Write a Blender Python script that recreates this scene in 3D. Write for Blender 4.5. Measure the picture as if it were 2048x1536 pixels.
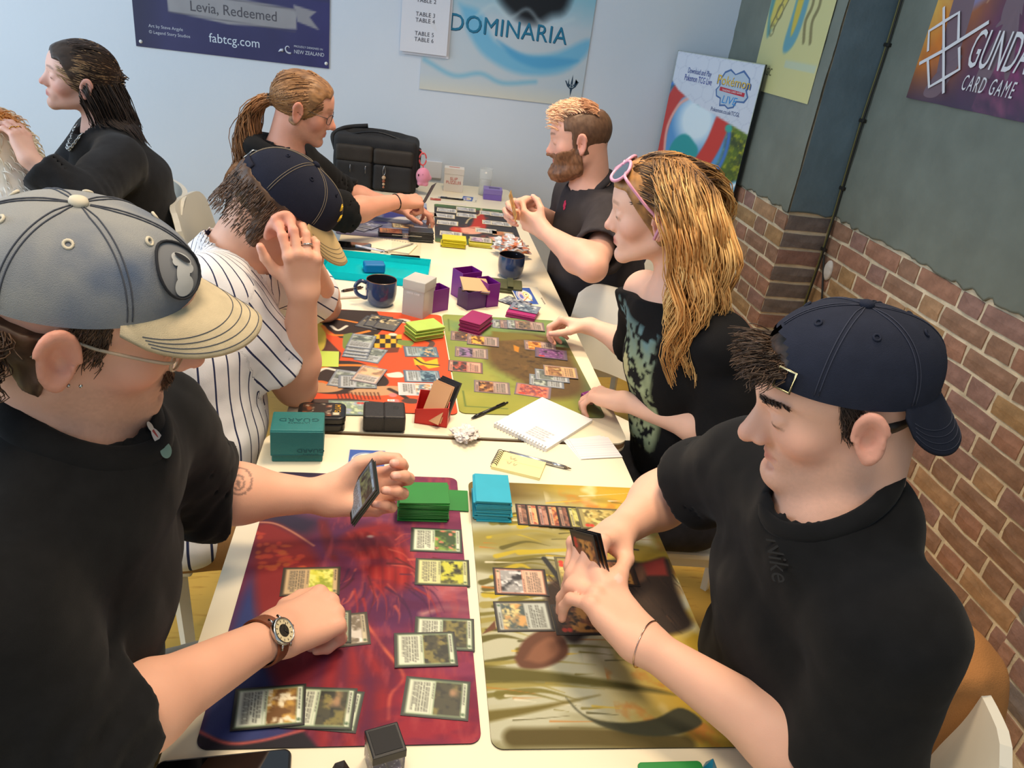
import bpy, bmesh, math, random
import numpy as np
from mathutils import Vector, Matrix, Euler

for _o in list(bpy.data.objects):
    bpy.data.objects.remove(_o, do_unlink=True)
SC = bpy.context.scene
COL = SC.collection
pi = math.pi
random.seed(7)

# ---------------------------------------------------------------- camera
FPX = 1511.378
cam_data = bpy.data.cameras.new('camera')
cam_data.sensor_fit = 'HORIZONTAL'; cam_data.sensor_width = 36.0
cam_data.lens = FPX / 2048 * 36.0
cam_data.clip_start = 0.02; cam_data.clip_end = 60
cam = bpy.data.objects.new('camera', cam_data)
cam.location = (0.034, -0.963, 1.590)
cam.rotation_euler = Euler((math.radians(63.394), math.radians(-6.942), math.radians(-6.81)), 'XYZ')
COL.objects.link(cam)
SC.camera = cam

# ---------------------------------------------------------------- world and lights
def srgb(c):
    if isinstance(c, str):
        c = c.lstrip('#'); c = [int(c[i:i + 2], 16) for i in (0, 2, 4)]
    c = np.asarray(c, float)
    if c.max() > 1.001: c = c / 255.0
    return np.where(c <= .04045, c / 12.92, ((c + .055) / 1.055) ** 2.4)

world = bpy.data.worlds.new('room_daylight'); SC.world = world
world.use_nodes = True
world.node_tree.nodes['Background'].inputs[0].default_value = (0.73, 0.87, 1.0, 1)
world.node_tree.nodes['Background'].inputs[1].default_value = 0.58

def area(name, loc, target, sx, sy, power, color, spread=180):
    l = bpy.data.lights.new(name, 'AREA'); l.shape = 'RECTANGLE'; l.size = sx; l.size_y = sy
    l.energy = power; l.color = color; l.spread = math.radians(spread)
    o = bpy.data.objects.new(name, l); COL.objects.link(o)
    o.location = loc
    o.rotation_euler = (Vector(target) - Vector(loc)).to_track_quat('-Z', 'Y').to_euler()
    return o
area('window_daylight', (-3.6, 0.6, 2.0), (0.2, 1.5, 0.9), 2.6, 1.7, 92, (0.70, 0.85, 1.0))
area('ceiling_lamp_rear', (0.30, 1.75, 2.9), (0.25, 1.70, 0.7), 0.45, 0.45, 14, (1.0, 0.76, 0.50), 95)
area('ceiling_lamp_middle', (0.45, 0.55, 2.9), (0.40, 0.50, 0.7), 0.45, 0.45, 13, (1.0, 0.76, 0.50), 95)
area('ceiling_lamp_front', (-0.1, -0.7, 2.9), (0.1, -0.3, 0.7), 0.6, 0.6, 8, (1.0, 0.80, 0.56), 95)

SC.view_settings.view_transform = 'Standard'
SC.view_settings.look = 'None'
SC.view_settings.gamma = 1.0
SC.view_settings.use_curve_mapping = False
SC.view_settings.exposure = 0.02

# ---------------------------------------------------------------- finding places: a pixel of the photograph on a plane or at a depth
_R = np.array(cam.rotation_euler.to_matrix()); _C = np.array(cam.location)
def _ray(x, y):
    return _R @ np.array([(x - 1024) / FPX, -(y - 768) / FPX, -1.0])
TZ = 0.73                                     # height of the table tops
def pz(x, y, z=TZ):
    d = _ray(x, y); return _C + d * (z - _C[2]) / d[2]
def py_(x, y, Y):
    d = _ray(x, y); return _C + d * (Y - _C[1]) / d[1]
def px_(x, y, X):
    d = _ray(x, y); return _C + d * (X - _C[0]) / d[0]
def pd(x, y, D):
    return _C + _ray(x, y) * D

# ---------------------------------------------------------------- objects
def tag(o, label=None, cat=None, group=None, kind=None):
    if label: o['label'] = label
    if cat: o['category'] = cat
    if group: o['group'] = group
    if kind: o['kind'] = kind
    return o
def link(o, parent=None):
    COL.objects.link(o)
    if parent is not None: o.parent = parent
    return o
def empty(name, loc=(0, 0, 0), rz=0.0, label=None, cat=None, group=None):
    o = bpy.data.objects.new(name, None); o.empty_display_size = .05
    o.location = loc; o.rotation_euler = (0, 0, rz)
    link(o); return tag(o, label, cat, group)

def world_parts(root):
    """parts of root were laid out in world coordinates: keep them there"""
    inv = (Matrix.Translation(root.location) @ root.rotation_euler.to_matrix().to_4x4()).inverted()
    for c in root.children: c.matrix_parent_inverse = inv

def mesh_np(name, V, Q, mat=None, parent=None, col=None, smooth=True, uv=None, attrs=None):
    """V (n,3); Q (m,3|4) or list of such arrays"""
    V = np.asarray(V, np.float32)
    if isinstance(Q, np.ndarray): Q = [Q]
    Q = [np.asarray(q, np.int32) for q in Q if len(q)]
    me = bpy.data.meshes.new(name)
    me.vertices.add(len(V)); me.vertices.foreach_set('co', V.ravel())
    nl = sum(q.size for q in Q); nf = sum(len(q) for q in Q)
    me.loops.add(nl); me.loops.foreach_set('vertex_index', np.concatenate([q.ravel() for q in Q]))
    tot = np.concatenate([np.full(len(q), q.shape[1], np.int32) for q in Q])
    st = np.concatenate([[0], np.cumsum(tot)[:-1]]).astype(np.int32)
    me.polygons.add(nf); me.polygons.foreach_set('loop_start', st)
    me.polygons.foreach_set('use_smooth', np.full(nf, smooth))
    me.update(calc_edges=True)
    if col is not None: set_col(me, col)
    if attrs:
        for k, a in attrs.items():
            at = me.attributes.new(k, 'FLOAT', 'POINT'); at.data.foreach_set('value', np.asarray(a, np.float32))
    if mat: me.materials.append(mat)
    o = bpy.data.objects.new(name, me)
    return link(o, parent)
def set_col(me, col):
    col = np.asarray(col, np.float32)
    a = me.color_attributes.new('Col', 'FLOAT_COLOR', 'POINT')
    c4 = np.ones((len(col), 4), np.float32); c4[:, :3] = col
    a.data.foreach_set('color', c4.ravel())
def bm_obj(name, bm, mat=None, parent=None, smooth=False):
    me = bpy.data.meshes.new(name); bm.to_mesh(me); bm.free()
    if mat: me.materials.append(mat)
    if smooth:
        me.polygons.foreach_set('use_smooth', np.ones(len(me.polygons), bool))
    o = bpy.data.objects.new(name, me)
    return link(o, parent)
def box_bm(sx, sy, sz, loc=(0, 0, 0), bevel=0.0, seg=2, rot=None, bm=None):
    b = bmesh.new()
    bmesh.ops.create_cube(b, size=1)
    bmesh.ops.scale(b, vec=(sx, sy, sz), verts=b.verts)
    if bevel > 0:
        bmesh.ops.bevel(b, geom=list(b.edges), offset=bevel, segments=seg, profile=.6, affect='EDGES')
    if rot is not None: bmesh.ops.rotate(b, matrix=rot, verts=b.verts)
    bmesh.ops.translate(b, vec=loc, verts=b.verts)
    if bm is None: return b
    me = bpy.data.meshes.new('t'); b.to_mesh(me); b.free(); bm.from_mesh(me); bpy.data.meshes.remove(me)
    return bm
def box(name, sx, sy, sz, loc, mat, parent=None, bevel=0.0, rz=0.0, seg=2):
    o = bm_obj(name, box_bm(sx, sy, sz, bevel=bevel, seg=seg), mat, parent)
    o.location = loc; o.rotation_euler = (0, 0, rz)
    return o
def tube_np(pts, r, n=8, closed=False, caps=True):
    """tube along points; r scalar or list -> V, Q"""
    P = np.asarray(pts, float); m = len(P)
    rr = np.full(m, r) if np.isscalar(r) else np.asarray(r, float)
    T = np.gradient(P, axis=0) if not closed else (np.roll(P, -1, 0) - np.roll(P, 1, 0))
    T /= np.linalg.norm(T, axis=1)[:, None] + 1e-12
    ref = np.array([0, 0, 1.]) if abs(T[:, 2]).mean() < .8 else np.array([1., 0, 0])
    N = np.cross(T, ref); N /= np.linalg.norm(N, axis=1)[:, None] + 1e-12
    B = np.cross(T, N)
    a = np.linspace(0, 2 * pi, n, endpoint=False)
    V = P[:, None] + rr[:, None, None] * (np.cos(a)[None, :, None] * N[:, None] + np.sin(a)[None, :, None] * B[:, None])
    V = V.reshape(-1, 3)
    Q = []
    for i in range(m if closed else m - 1):
        i2 = (i + 1) % m
        for j in range(n):
            k = (j + 1) % n
            Q.append((i * n + j, i * n + k, i2 * n + k, i2 * n + j))
    Q = np.array(Q)
    if caps and not closed:
        V = np.concatenate([V, P[:1], P[-1:]])
        c0, c1 = m * n, m * n + 1
        T3 = [(c0, (j + 1) % n, j) for j in range(n)] + [(c1, (m - 1) * n + j, (m - 1) * n + (j + 1) % n) for j in range(n)]
        return V, [Q, np.array(T3)]
    return V, [Q]
def tube(name, pts, r, mat, parent=None, n=8, closed=False):
    V, Q = tube_np(pts, r, n, closed)
    return mesh_np(name, V, Q, mat, parent)
def merge(parts):
    """list of (V, [Q...]) -> V, [quads, tris]"""
    Vs, q4, q3, off = [], [], [], 0
    for V, Qs in parts:
        Vs.append(np.asarray(V, float))
        for Q in Qs:
            if len(Q) == 0: continue
            (q4 if Q.shape[1] == 4 else q3).append(np.asarray(Q) + off)
        off += len(V)
    out = []
    if q4: out.append(np.concatenate(q4))
    if q3: out.append(np.concatenate(q3))
    return np.concatenate(Vs), out
def lathe_np(prof, n=40):
    """profile [(r,z)] -> V,Q"""
    prof = np.asarray(prof, float); m = len(prof)
    a = np.linspace(0, 2 * pi, n, endpoint=False)
    V = np.stack([prof[:, None, 0] * np.cos(a), prof[:, None, 0] * np.sin(a), np.repeat(prof[:, 1:2], n, 1)], 2).reshape(-1, 3)
    Q = np.array([(i * n + j, i * n + (j + 1) % n, (i + 1) * n + (j + 1) % n, (i + 1) * n + j) for i in range(m - 1) for j in range(n)])
    return V, [Q]
def spline(pts, n=40):
    """Catmull-Rom through points"""
    P = np.asarray(pts, float); P = np.concatenate([[2 * P[0] - P[1]], P, [2 * P[-1] - P[-2]]])
    m = len(P) - 3
    t = np.linspace(0, m - 1e-6, n); i = t.astype(int); u = (t - i)[:, None]
    a, b, c, d = P[i], P[i + 1], P[i + 2], P[i + 3]
    return .5 * (2 * b + (c - a) * u + (2 * a - 5 * b + 4 * c - d) * u ** 2 + (3 * b - a - 3 * c + d) * u ** 3)

# ---------------------------------------------------------------- materials
_M = {}
def mat(name, color, rough=.6, var=0.0, vscale=30, bump=0.0, bscale=200, metal=0.0, spec=.5, trans=0.0, ior=1.45, alpha=1.0, sss=0.0, sheen=0.0, coat=0.0, attr=None, stripe=None):
    if name in _M: return _M[name]
    m = bpy.data.materials.new(name); m.use_nodes = True
    nt = m.node_tree; N = nt.nodes; L = nt.links
    b = N['Principled BSDF']
    c = list(srgb(color)) + [1]
    b.inputs['Base Color'].default_value = c
    b.inputs['Roughness'].default_value = rough
    b.inputs['Metallic'].default_value = metal
    b.inputs['Specular IOR Level'].default_value = spec
    b.inputs['IOR'].default_value = ior
    b.inputs['Transmission Weight'].default_value = trans
    b.inputs['Alpha'].default_value = alpha
    if sss:
        b.inputs['Subsurface Weight'].default_value = sss
        b.inputs['Subsurface Radius'].default_value = (1.0, .35, .2); b.inputs['Subsurface Scale'].default_value = .006
    if sheen: b.inputs['Sheen Weight'].default_value = sheen; b.inputs['Sheen Roughness'].default_value = .5
    if coat: b.inputs['Coat Weight'].default_value = coat
    tc = None
    src = None
    if attr:
        a = N.new('ShaderNodeAttribute'); a.attribute_name = attr; src = a.outputs['Color']
    if var > 0:
        tc = N.new('ShaderNodeTexCoord')
        n = N.new('ShaderNodeTexNoise'); n.inputs['Scale'].default_value = vscale; n.inputs['Detail'].default_value = 4
        L.new(tc.outputs['Object'], n.inputs['Vector'])
        mr = N.new('ShaderNodeMapRange'); mr.inputs[1].default_value = .3; mr.inputs[2].default_value = .7
        mr.inputs[3].default_value = 1 - var; mr.inputs[4].default_value = 1 + var
        L.new(n.outputs['Fac'], mr.inputs[0])
        mx = N.new('ShaderNodeVectorMath'); mx.operation = 'SCALE'
        if src is not None: L.new(src, mx.inputs[0])
        else: mx.inputs[0].default_value = c[:3]
        L.new(mr.outputs[0], mx.inputs['Scale'])
        src = mx.outputs[0]
    if src is not None: L.new(src, b.inputs['Base Color'])
    if bump > 0:
        tc = tc or N.new('ShaderNodeTexCoord')
        n2 = N.new('ShaderNodeTexNoise'); n2.inputs['Scale'].default_value = bscale; n2.inputs['Detail'].default_value = 3
        L.new(tc.outputs['Object'], n2.inputs['Vector'])
        bp = N.new('ShaderNodeBump'); bp.inputs['Strength'].default_value = min(1, bump); bp.inputs['Distance'].default_value = .002
        L.new(n2.outputs['Fac'], bp.inputs['Height']); L.new(bp.outputs[0], b.inputs['Normal'])
    _M[name] = m
    return m

STEEL = mat('steel', (190, 190, 188), rough=.22, metal=1.0)

# ---------------------------------------------------------------- value noise
def _hash(ix, iy, iz, seed):
    h = (ix.astype(np.int64) * 374761393 + iy.astype(np.int64) * 668265263 + iz.astype(np.int64) * 2147483647 + seed * 1274126177) & 0x7fffffff
    h = ((h ^ (h >> 13)) * 1274126177) & 0x7fffffff
    return ((h ^ (h >> 16)) & 0xffff) / 65535.0
def vnoise(P, seed=0):
    """P (...,2|3) -> 0..1"""
    P = np.asarray(P, float)
    if P.shape[-1] == 2: P = np.concatenate([P, np.zeros(P.shape[:-1] + (1,))], -1)
    I = np.floor(P).astype(np.int64); F = P - I; F = F * F * (3 - 2 * F)
    x, y, z = I[..., 0], I[..., 1], I[..., 2]; fx, fy, fz = F[..., 0], F[..., 1], F[..., 2]
    r = 0
    for dx in (0, 1):
        for dy in (0, 1):
            for dz in (0, 1):
                w = (fx if dx else 1 - fx) * (fy if dy else 1 - fy) * (fz if dz else 1 - fz)
                r = r + w * _hash(x + dx, y + dy, z + dz, seed)
    return r
def fbm(P, seed=0, oct=4):
    P = np.asarray(P, float); r = 0; a = .5; s = 0
    for k in range(oct):
        r = r + a * vnoise(P * 2 ** k, seed + 17 * k); s += a; a *= .5
    return r / s
# ---------------------------------------------------------------- printed sheets: artwork painted on a fine grid of vertices
class Canvas:
    """u to the right 0..w, v up 0..h, metres; colours sRGB"""
    def __init__(s, w, h, step):
        s.w, s.h = w, h
        s.nx = max(3, int(round(w / step)) + 1); s.ny = max(3, int(round(h / step)) + 1)
        u, v = np.meshgrid(np.linspace(0, w, s.nx), np.linspace(0, h, s.ny))
        s.P = np.stack([u.ravel(), v.ravel()], 1); s.step = step
        s.img = np.ones((len(s.P), 3))
    @property
    def u(s): return s.P[:, 0] / s.w
    @property
    def v(s): return s.P[:, 1] / s.h
    def c(s, c):
        if isinstance(c, str):
            c = c.lstrip('#'); c = [int(c[i:i + 2], 16) for i in (0, 2, 4)]
        c = np.asarray(c, float); return c / 255.0 if c.max() > 1.001 else c
    def mix(s, m, c):
        m = np.clip(m, 0, 1)[:, None]
        cc = c if isinstance(c, np.ndarray) and c.ndim == 2 else s.c(c)
        s.img = s.img * (1 - m) + cc * m
    def fill(s, c): s.img[:] = s.c(c)
    def noise(s, f, seed=0, oct=4, ax=1.0, ang=0.0):
        c_, s_ = math.cos(ang), math.sin(ang)
        Q = np.stack([(s.P[:, 0] * c_ + s.P[:, 1] * s_) * ax, -s.P[:, 0] * s_ + s.P[:, 1] * c_], 1)
        return fbm(Q * f, seed, oct)
    def near(s, pts, pad):
        P = np.asarray(pts, float) * [s.w, s.h]; lo = P.min(0) - pad; hi = P.max(0) + pad
        return np.nonzero(((s.P > lo) & (s.P < hi)).all(1))[0]
    def dseg(s, pts, closed, Q):
        P = np.asarray(pts, float) * [s.w, s.h]
        d = np.full(len(Q), 9.0); t = np.zeros(len(Q))
        m = len(P)
        for i in range(m if closed else m - 1):
            a, b = P[i], P[(i + 1) % m]; ba = b - a
            h = np.clip(((Q - a) @ ba) / (ba @ ba + 1e-12), 0, 1)
            dd = np.hypot(*(Q - a - h[:, None] * ba).T)
            k = dd < d; d[k] = dd[k]; t[k] = ((i + h) / max(1, m - 1))[k]
        return d, t
    def inside(s, pts, Q):
        P = np.asarray(pts, float) * [s.w, s.h]; x, y = Q.T
        r = np.zeros(len(Q), bool); m = len(P)
        for i in range(m):
            (x1, y1), (x2, y2) = P[i], P[(i + 1) % m]
            if y1 == y2: continue
            r ^= ((y1 > y) != (y2 > y)) & (x < (x2 - x1) * (y - y1) / (y2 - y1) + x1)
        return r
    def put(s, idx, m, c):
        s.img[idx] += (s.c(c) - s.img[idx]) * m[:, None]; f = np.zeros(len(s.P)); f[idx] = m; return f
    def poly(s, pts, c, soft=None, smooth=False, a=1.0):
        if smooth:
            pts = np.asarray(pts, float); pts = spline(np.concatenate([pts, pts[:1]]), len(pts) * 5)[:-1]
        soft = soft or s.step * 1.2; idx = s.near(pts, soft); Q = s.P[idx]
        d, _ = s.dseg(pts, True, Q); d = np.where(s.inside(pts, Q), d, -d)
        return s.put(idx, np.clip(.5 + d / soft, 0, 1) * a, c)
    def stroke(s, pts, w, c, soft=None, smooth=True, taper=False, a=1.0):
        if smooth and len(pts) > 2: pts = spline(pts, len(pts) * 5)
        soft = soft or s.step * 1.2; idx = s.near(pts, w + soft)
        d, t = s.dseg(pts, False, s.P[idx])
        ww = w * (1 - t) if taper else w
        return s.put(idx, np.clip(.5 + (ww / 2 - d) / soft, 0, 1) * a, c)
    def ell(s, cx, cy, rx, ry, c, ang=0, soft=None, a=1.0, ring=None):
        soft = soft or s.step * 1.2
        dx = s.P[:, 0] - cx * s.w; dy = s.P[:, 1] - cy * s.h
        ca, sa = math.cos(ang), math.sin(ang)
        X = (dx * ca + dy * sa) / rx; Y = (-dx * sa + dy * ca) / ry
        d = (1 - np.sqrt(X * X + Y * Y)) * min(rx, ry)
        if ring: d = ring / 2 - abs(d)
        m = np.clip(.5 + d / soft, 0, 1) * a
        s.mix(m, c); return m
    def rect(s, u0, v0, u1, v1, c, a=1.0, soft=None):
        soft = soft or s.step * .8
        x, y = s.P.T
        d = np.minimum(np.minimum(x - u0 * s.w, u1 * s.w - x), np.minimum(y - v0 * s.h, v1 * s.h - y))
        m = np.clip(.5 + d / soft, 0, 1) * a
        s.mix(m, c); return m
    def lines(s, u0, v0, u1, v1, n, c, seed=0, a=.7, vertical=False):
        """rows of tiny print"""
        rng = random.Random(seed)
        for i in range(n):
            v = v1 - (i + .5) * (v1 - v0) / n
            u = u0; end = u1 - (rng.random() * .3 * (u1 - u0) if rng.random() < .35 else 0)
            hh = (v1 - v0) / n * .3
            while u < end:
                l = (.06 + .12 * rng.random()) * (u1 - u0)
                s.rect(u, v - hh, min(u + l, end), v + hh, c, a)
                u += l + .03 * (u1 - u0)

PRINT = mat('printed_card', (200, 200, 200), rough=.42, attr='Col')
PRINT_CLOTH = mat('printed_cloth', (200, 200, 200), rough=.72, attr='Col', bump=.25, bscale=1500)
PRINT_GLOSS = mat('printed_poster', (200, 200, 200), rough=.38, attr='Col')
def sheet(name, cv, thick, m, parent=None, edge=(30, 30, 30), corner=0.0, warp=None):
    """solid sheet, artwork on top (+z), centred on the origin, u along x, v along y; rounded corners"""
    nx, ny = cv.nx, cv.ny
    X = cv.P[:, 0] - cv.w / 2; Y = cv.P[:, 1] - cv.h / 2
    if corner > 0:
        hx, hy = cv.w / 2 - corner, cv.h / 2 - corner
        ex = np.maximum(abs(X) - hx, 0); ey = np.maximum(abs(Y) - hy, 0)
        q = (ex > 0) & (ey > 0)
        # square corner patch -> quarter disc
        mx = np.maximum(ex, ey); ln = np.hypot(ex, ey) + 1e-12
        f = np.where(q, mx / ln, 1)
        X = np.where(q, np.sign(X) * (hx + ex * f), X); Y = np.where(q, np.sign(Y) * (hy + ey * f), Y)
    Z = np.full(len(X), thick)
    if warp is not None: Z = Z + warp(cv.u, cv.v)
    top = np.stack([X, Y, Z], 1)
    i, j = np.meshgrid(np.arange(nx - 1), np.arange(ny - 1)); k = (j * nx + i).ravel()
    Q = np.stack([k, k + 1, k + nx + 1, k + nx], 1)
    rim = np.concatenate([np.arange(nx), np.arange(2, ny + 1) * nx - 1, np.arange(nx - 2, -1, -1) + (ny - 1) * nx, np.arange(ny - 2, 0, -1) * nx])
    bot = top[rim].copy(); bot[:, 2] -= thick
    rt = top[rim].copy()
    n0 = len(top); m_ = len(rim)
    V = np.concatenate([top, rt, bot])
    a = np.arange(m_); b = (a + 1) % m_
    S = np.stack([n0 + a, n0 + m_ + a, n0 + m_ + b, n0 + b], 1)
    col = np.concatenate([srgb_arr(cv.img), np.tile(srgb(edge), (2 * m_, 1))])
    # underside
    V = np.concatenate([V, [[0, 0, 0]]]); col = np.concatenate([col, [srgb(edge)]])
    if warp is not None: V[-1, 2] = bot[:, 2].mean()
    T = np.stack([n0 + m_ + a, np.full(m_, len(V) - 1), n0 + m_ + b], 1)
    return mesh_np(name, V, [np.concatenate([Q, S]), T], m, parent, col=col, smooth=False)
def srgb_arr(c):
    c = np.clip(c, 0, 1); return np.where(c <= .04045, c / 12.92, ((c + .055) / 1.055) ** 2.4)

INK = {}
def ink(c, rough=.5):
    k = str(c)
    if k not in INK: INK[k] = mat('ink_' + (c.lstrip('#') if isinstance(c, str) else '_'.join(str(int(x)) for x in c)), c, rough=rough)
    return INK[k]
def lettering(txt, size, m, parent, loc, rot=(0, 0, 0), align='CENTER', depth=0.0, sx=1.0, shear=0.0, name='lettering', space=1.0):
    cu = bpy.data.curves.new('t', 'FONT'); cu.body = txt; cu.size = size; cu.align_x = align; cu.align_y = 'CENTER'
    cu.extrude = depth; cu.shear = shear; cu.space_character = space; cu.resolution_u = 3
    o = bpy.data.objects.new('t', cu); COL.objects.link(o)
    me = bpy.data.meshes.new_from_object(o.evaluated_get(bpy.context.evaluated_depsgraph_get()))
    bpy.data.objects.remove(o); bpy.data.curves.remove(cu)
    me.materials.clear(); me.materials.append(m); me.name = name
    r = bpy.data.objects.new(name, me); link(r, parent)
    r.location = loc; r.rotation_euler = rot; r.scale = (sx, 1, 1)
    return r
# ---------------------------------------------------------------- smooth solids: distance fields turned into meshes
V3 = lambda *a: np.array(a, float)
def unit(v): v = np.asarray(v, float); return v / (np.linalg.norm(v) + 1e-12)
def smin(a, b, k):
    h = np.maximum(k - np.abs(a - b), 0) / k
    return np.minimum(a, b) - h * h * k * .25
def smax(a, b, k): return -smin(-a, -b, k)
def s_sph(P, c, r): return np.linalg.norm(P - c, axis=1) - r
def s_ell(P, c, r):
    q = (P - c) / r; k0 = np.sqrt((q * q).sum(1)); q2 = q / r; k1 = np.sqrt((q2 * q2).sum(1)) + 1e-9
    return k0 * (k0 - 1) / k1
def s_rc(P, a, b, r1, r2):
    a = np.asarray(a, float); b = np.asarray(b, float); ba = b - a; pa = P - a
    h = np.clip(pa @ ba / (ba @ ba + 1e-12), 0, 1)
    return np.linalg.norm(pa - h[:, None] * ba, axis=1) - (r1 + (r2 - r1) * h)
def s_chain(P, pts, rs, k=.01):
    d = s_rc(P, pts[0], pts[1], rs[0], rs[1])
    for i in range(1, len(pts) - 1): d = smin(d, s_rc(P, pts[i], pts[i + 1], rs[i], rs[i + 1]), k)
    return d
def s_ecap(P, a, b, ra, rb, S, F):
    """capsule with elliptical section: half widths along S and F"""
    ba = b - a; pa = P - a
    h = np.clip(pa @ ba / (ba @ ba), 0, 1)
    q = pa - h[:, None] * ba; U = np.cross(S, F)
    rx = ra[0] + (rb[0] - ra[0]) * h; ry = ra[1] + (rb[1] - ra[1]) * h; rz = np.minimum(rx, ry) * .8
    x, y, z = q @ S, q @ F, q @ U
    k0 = np.sqrt((x / rx) ** 2 + (y / ry) ** 2 + (z / rz) ** 2)
    k1 = np.sqrt((x / rx ** 2) ** 2 + (y / ry ** 2) ** 2 + (z / rz ** 2) ** 2) + 1e-9
    return np.where(k0 < 1e-6, -np.minimum(rx, ry), k0 * (k0 - 1) / k1)
def masked(P, c, R, f):
    """evaluate f only near c"""
    dd = np.linalg.norm(P - c, axis=1); out = dd - R + .03
    m = dd < R
    if m.any(): out[m] = f(P[m])
    return out
def sdf_mesh(f, lo, hi, h, B=8):
    """sparse surface nets -> V, quads"""
    lo = np.asarray(lo, float); hi = np.asarray(hi, float)
    nb = np.ceil((hi - lo) / (h * B)).astype(int) + 1
    g = np.stack(np.meshgrid(*[np.arange(n) for n in nb], indexing='ij'), -1).reshape(-1, 3)
    d = f(lo + (g + .5) * (h * B))
    g = g[np.abs(d) < B * h * .87 * 1.12 + h]
    ar = np.arange(B + 1)
    L = np.stack(np.meshgrid(ar, ar, ar, indexing='ij'), -1).reshape(-1, 3)
    vals = np.empty((len(g), (B + 1) ** 3), np.float32)
    ch = 300
    for i in range(0, len(g), ch):
        gg = g[i:i + ch]
        P = lo + (gg[:, None] * B + L[None]).reshape(-1, 3) * h
        vals[i:i + ch] = f(P).reshape(len(gg), -1)
    vals = vals.reshape(-1, B + 1, B + 1, B + 1)
    ins = vals < 0
    cs = np.zeros((len(g), B, B, B), np.int8)
    for a in (0, 1):
        for b in (0, 1):
            for c in (0, 1): cs += ins[:, a:B + a, b:B + b, c:B + c]
    K, I, J, Kz = np.nonzero((cs > 0) & (cs < 8))
    acc = np.zeros((len(K), 3)); cnt = np.zeros(len(K))
    for ax in range(3):
        for a in (0, 1):
            for b in (0, 1):
                o0 = [0, 0, 0]; o1 = [0, 0, 0]; oth = [x for x in range(3) if x != ax]
                o0[oth[0]] = o1[oth[0]] = a; o0[oth[1]] = o1[oth[1]] = b; o1[ax] = 1
                v0 = vals[K, I + o0[0], J + o0[1], Kz + o0[2]]; v1 = vals[K, I + o1[0], J + o1[1], Kz + o1[2]]
                m = (v0 < 0) != (v1 < 0)
                t = np.where(m, v0 / np.where(m, v0 - v1, 1), 0)
                pt = np.tile(np.array(o0, float), (len(K), 1)); pt[:, ax] += t
                acc[m] += pt[m]; cnt[m] += 1
    cell = g[K] * B + np.stack([I, J, Kz], 1)
    V = lo + (cell + acc / cnt[:, None]) * h
    dims = (nb + 1) * B
    key = (cell[:, 0] * dims[1] + cell[:, 1]) * dims[2] + cell[:, 2]
    order = np.argsort(key); ks = key[order]
    Qs = []
    for ax in range(3):
        sl0 = [slice(0, B)] * 3; sl1 = list(sl0); sl1[ax] = slice(1, B + 1)
        a0 = ins[(slice(None),) + tuple(sl0)]; a1 = ins[(slice(None),) + tuple(sl1)]
        k, i, j, l = np.nonzero(a0 != a1)
        if len(k) == 0: continue
        e = g[k] * B + np.stack([i, j, l], 1)
        flip = a0[k, i, j, l]
        u, v = [x for x in range(3) if x != ax]
        if ax == 1: u, v = v, u
        quad = []
        for du, dv in ((-1, -1), (0, -1), (0, 0), (-1, 0)):
            c = e.copy(); c[:, u] += du; c[:, v] += dv
            kk = (c[:, 0] * dims[1] + c[:, 1]) * dims[2] + c[:, 2]
            pos = np.clip(np.searchsorted(ks, kk), 0, len(ks) - 1)
            quad.append(np.where(ks[pos] == kk, order[pos], -1))
        q = np.stack(quad, 1); ok = (q >= 0).all(1)
        q = q[ok]; fl = flip[ok]
        q[~fl] = q[~fl][:, ::-1]
        Qs.append(q)
    return V, np.concatenate(Qs)
def strands_np(paths, r, col):
    """paths (n,k,3), r (n,k), col (n,k,3) -> V, Q, C : thin three-sided tapered strands"""
    n, k, _ = paths.shape
    T = np.gradient(paths, axis=1); T /= np.linalg.norm(T, axis=2)[..., None] + 1e-12
    ref = np.where(np.abs(T[..., 2:3]) < .9, np.array([0, 0, 1.]), np.array([1., 0, 0]))
    N = np.cross(T, ref); N /= np.linalg.norm(N, axis=2)[..., None] + 1e-12
    Bn = np.cross(T, N)
    V = []
    for j in range(3):
        a = 2 * pi * j / 3
        V.append(paths + r[..., None] * (math.cos(a) * N + math.sin(a) * Bn))
    V = np.stack(V, 2).reshape(-1, 3)
    C = np.repeat(col[:, :, None], 3, 2).reshape(-1, 3)
    base = (np.arange(n)[:, None] * k + np.arange(k - 1)[None]) * 3
    Q = []
    for j in range(3):
        j2 = (j + 1) % 3
        Q.append(np.stack([base + j, base + j2, base + 3 + j2, base + 3 + j], -1).reshape(-1, 4))
    return V, np.concatenate(Q), C
# ---------------------------------------------------------------- people
SKIN = mat('skin', (220, 170, 145), rough=.5, attr='Col', sss=.12, bump=.12, bscale=900, spec=.35)
HAIR = mat('hair', (80, 60, 45), rough=.48, attr='Col', spec=.4)
class Frame:
    """head-like frame: x = the person's right, y = forward, z = up"""
    def __init__(s, pos, yaw, pitch, roll=0.0, scale=1.0):
        y, p, r = [math.radians(a) for a in (yaw, pitch, roll)]
        F = V3(math.cos(y) * math.cos(p), math.sin(y) * math.cos(p), -math.sin(p))
        Rt = V3(math.sin(y), -math.cos(y), 0); U = np.cross(Rt, F)
        R2 = Rt * math.cos(r) + U * math.sin(r); U = np.cross(R2, F)
        s.B = np.stack([R2, F, U], 1); s.pos = np.asarray(pos, float); s.s = scale
    def w(s, L): return s.pos + s.s * (np.asarray(L, float) @ s.B.T)
    def l(s, P): return (P - s.pos) @ s.B / s.s

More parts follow.
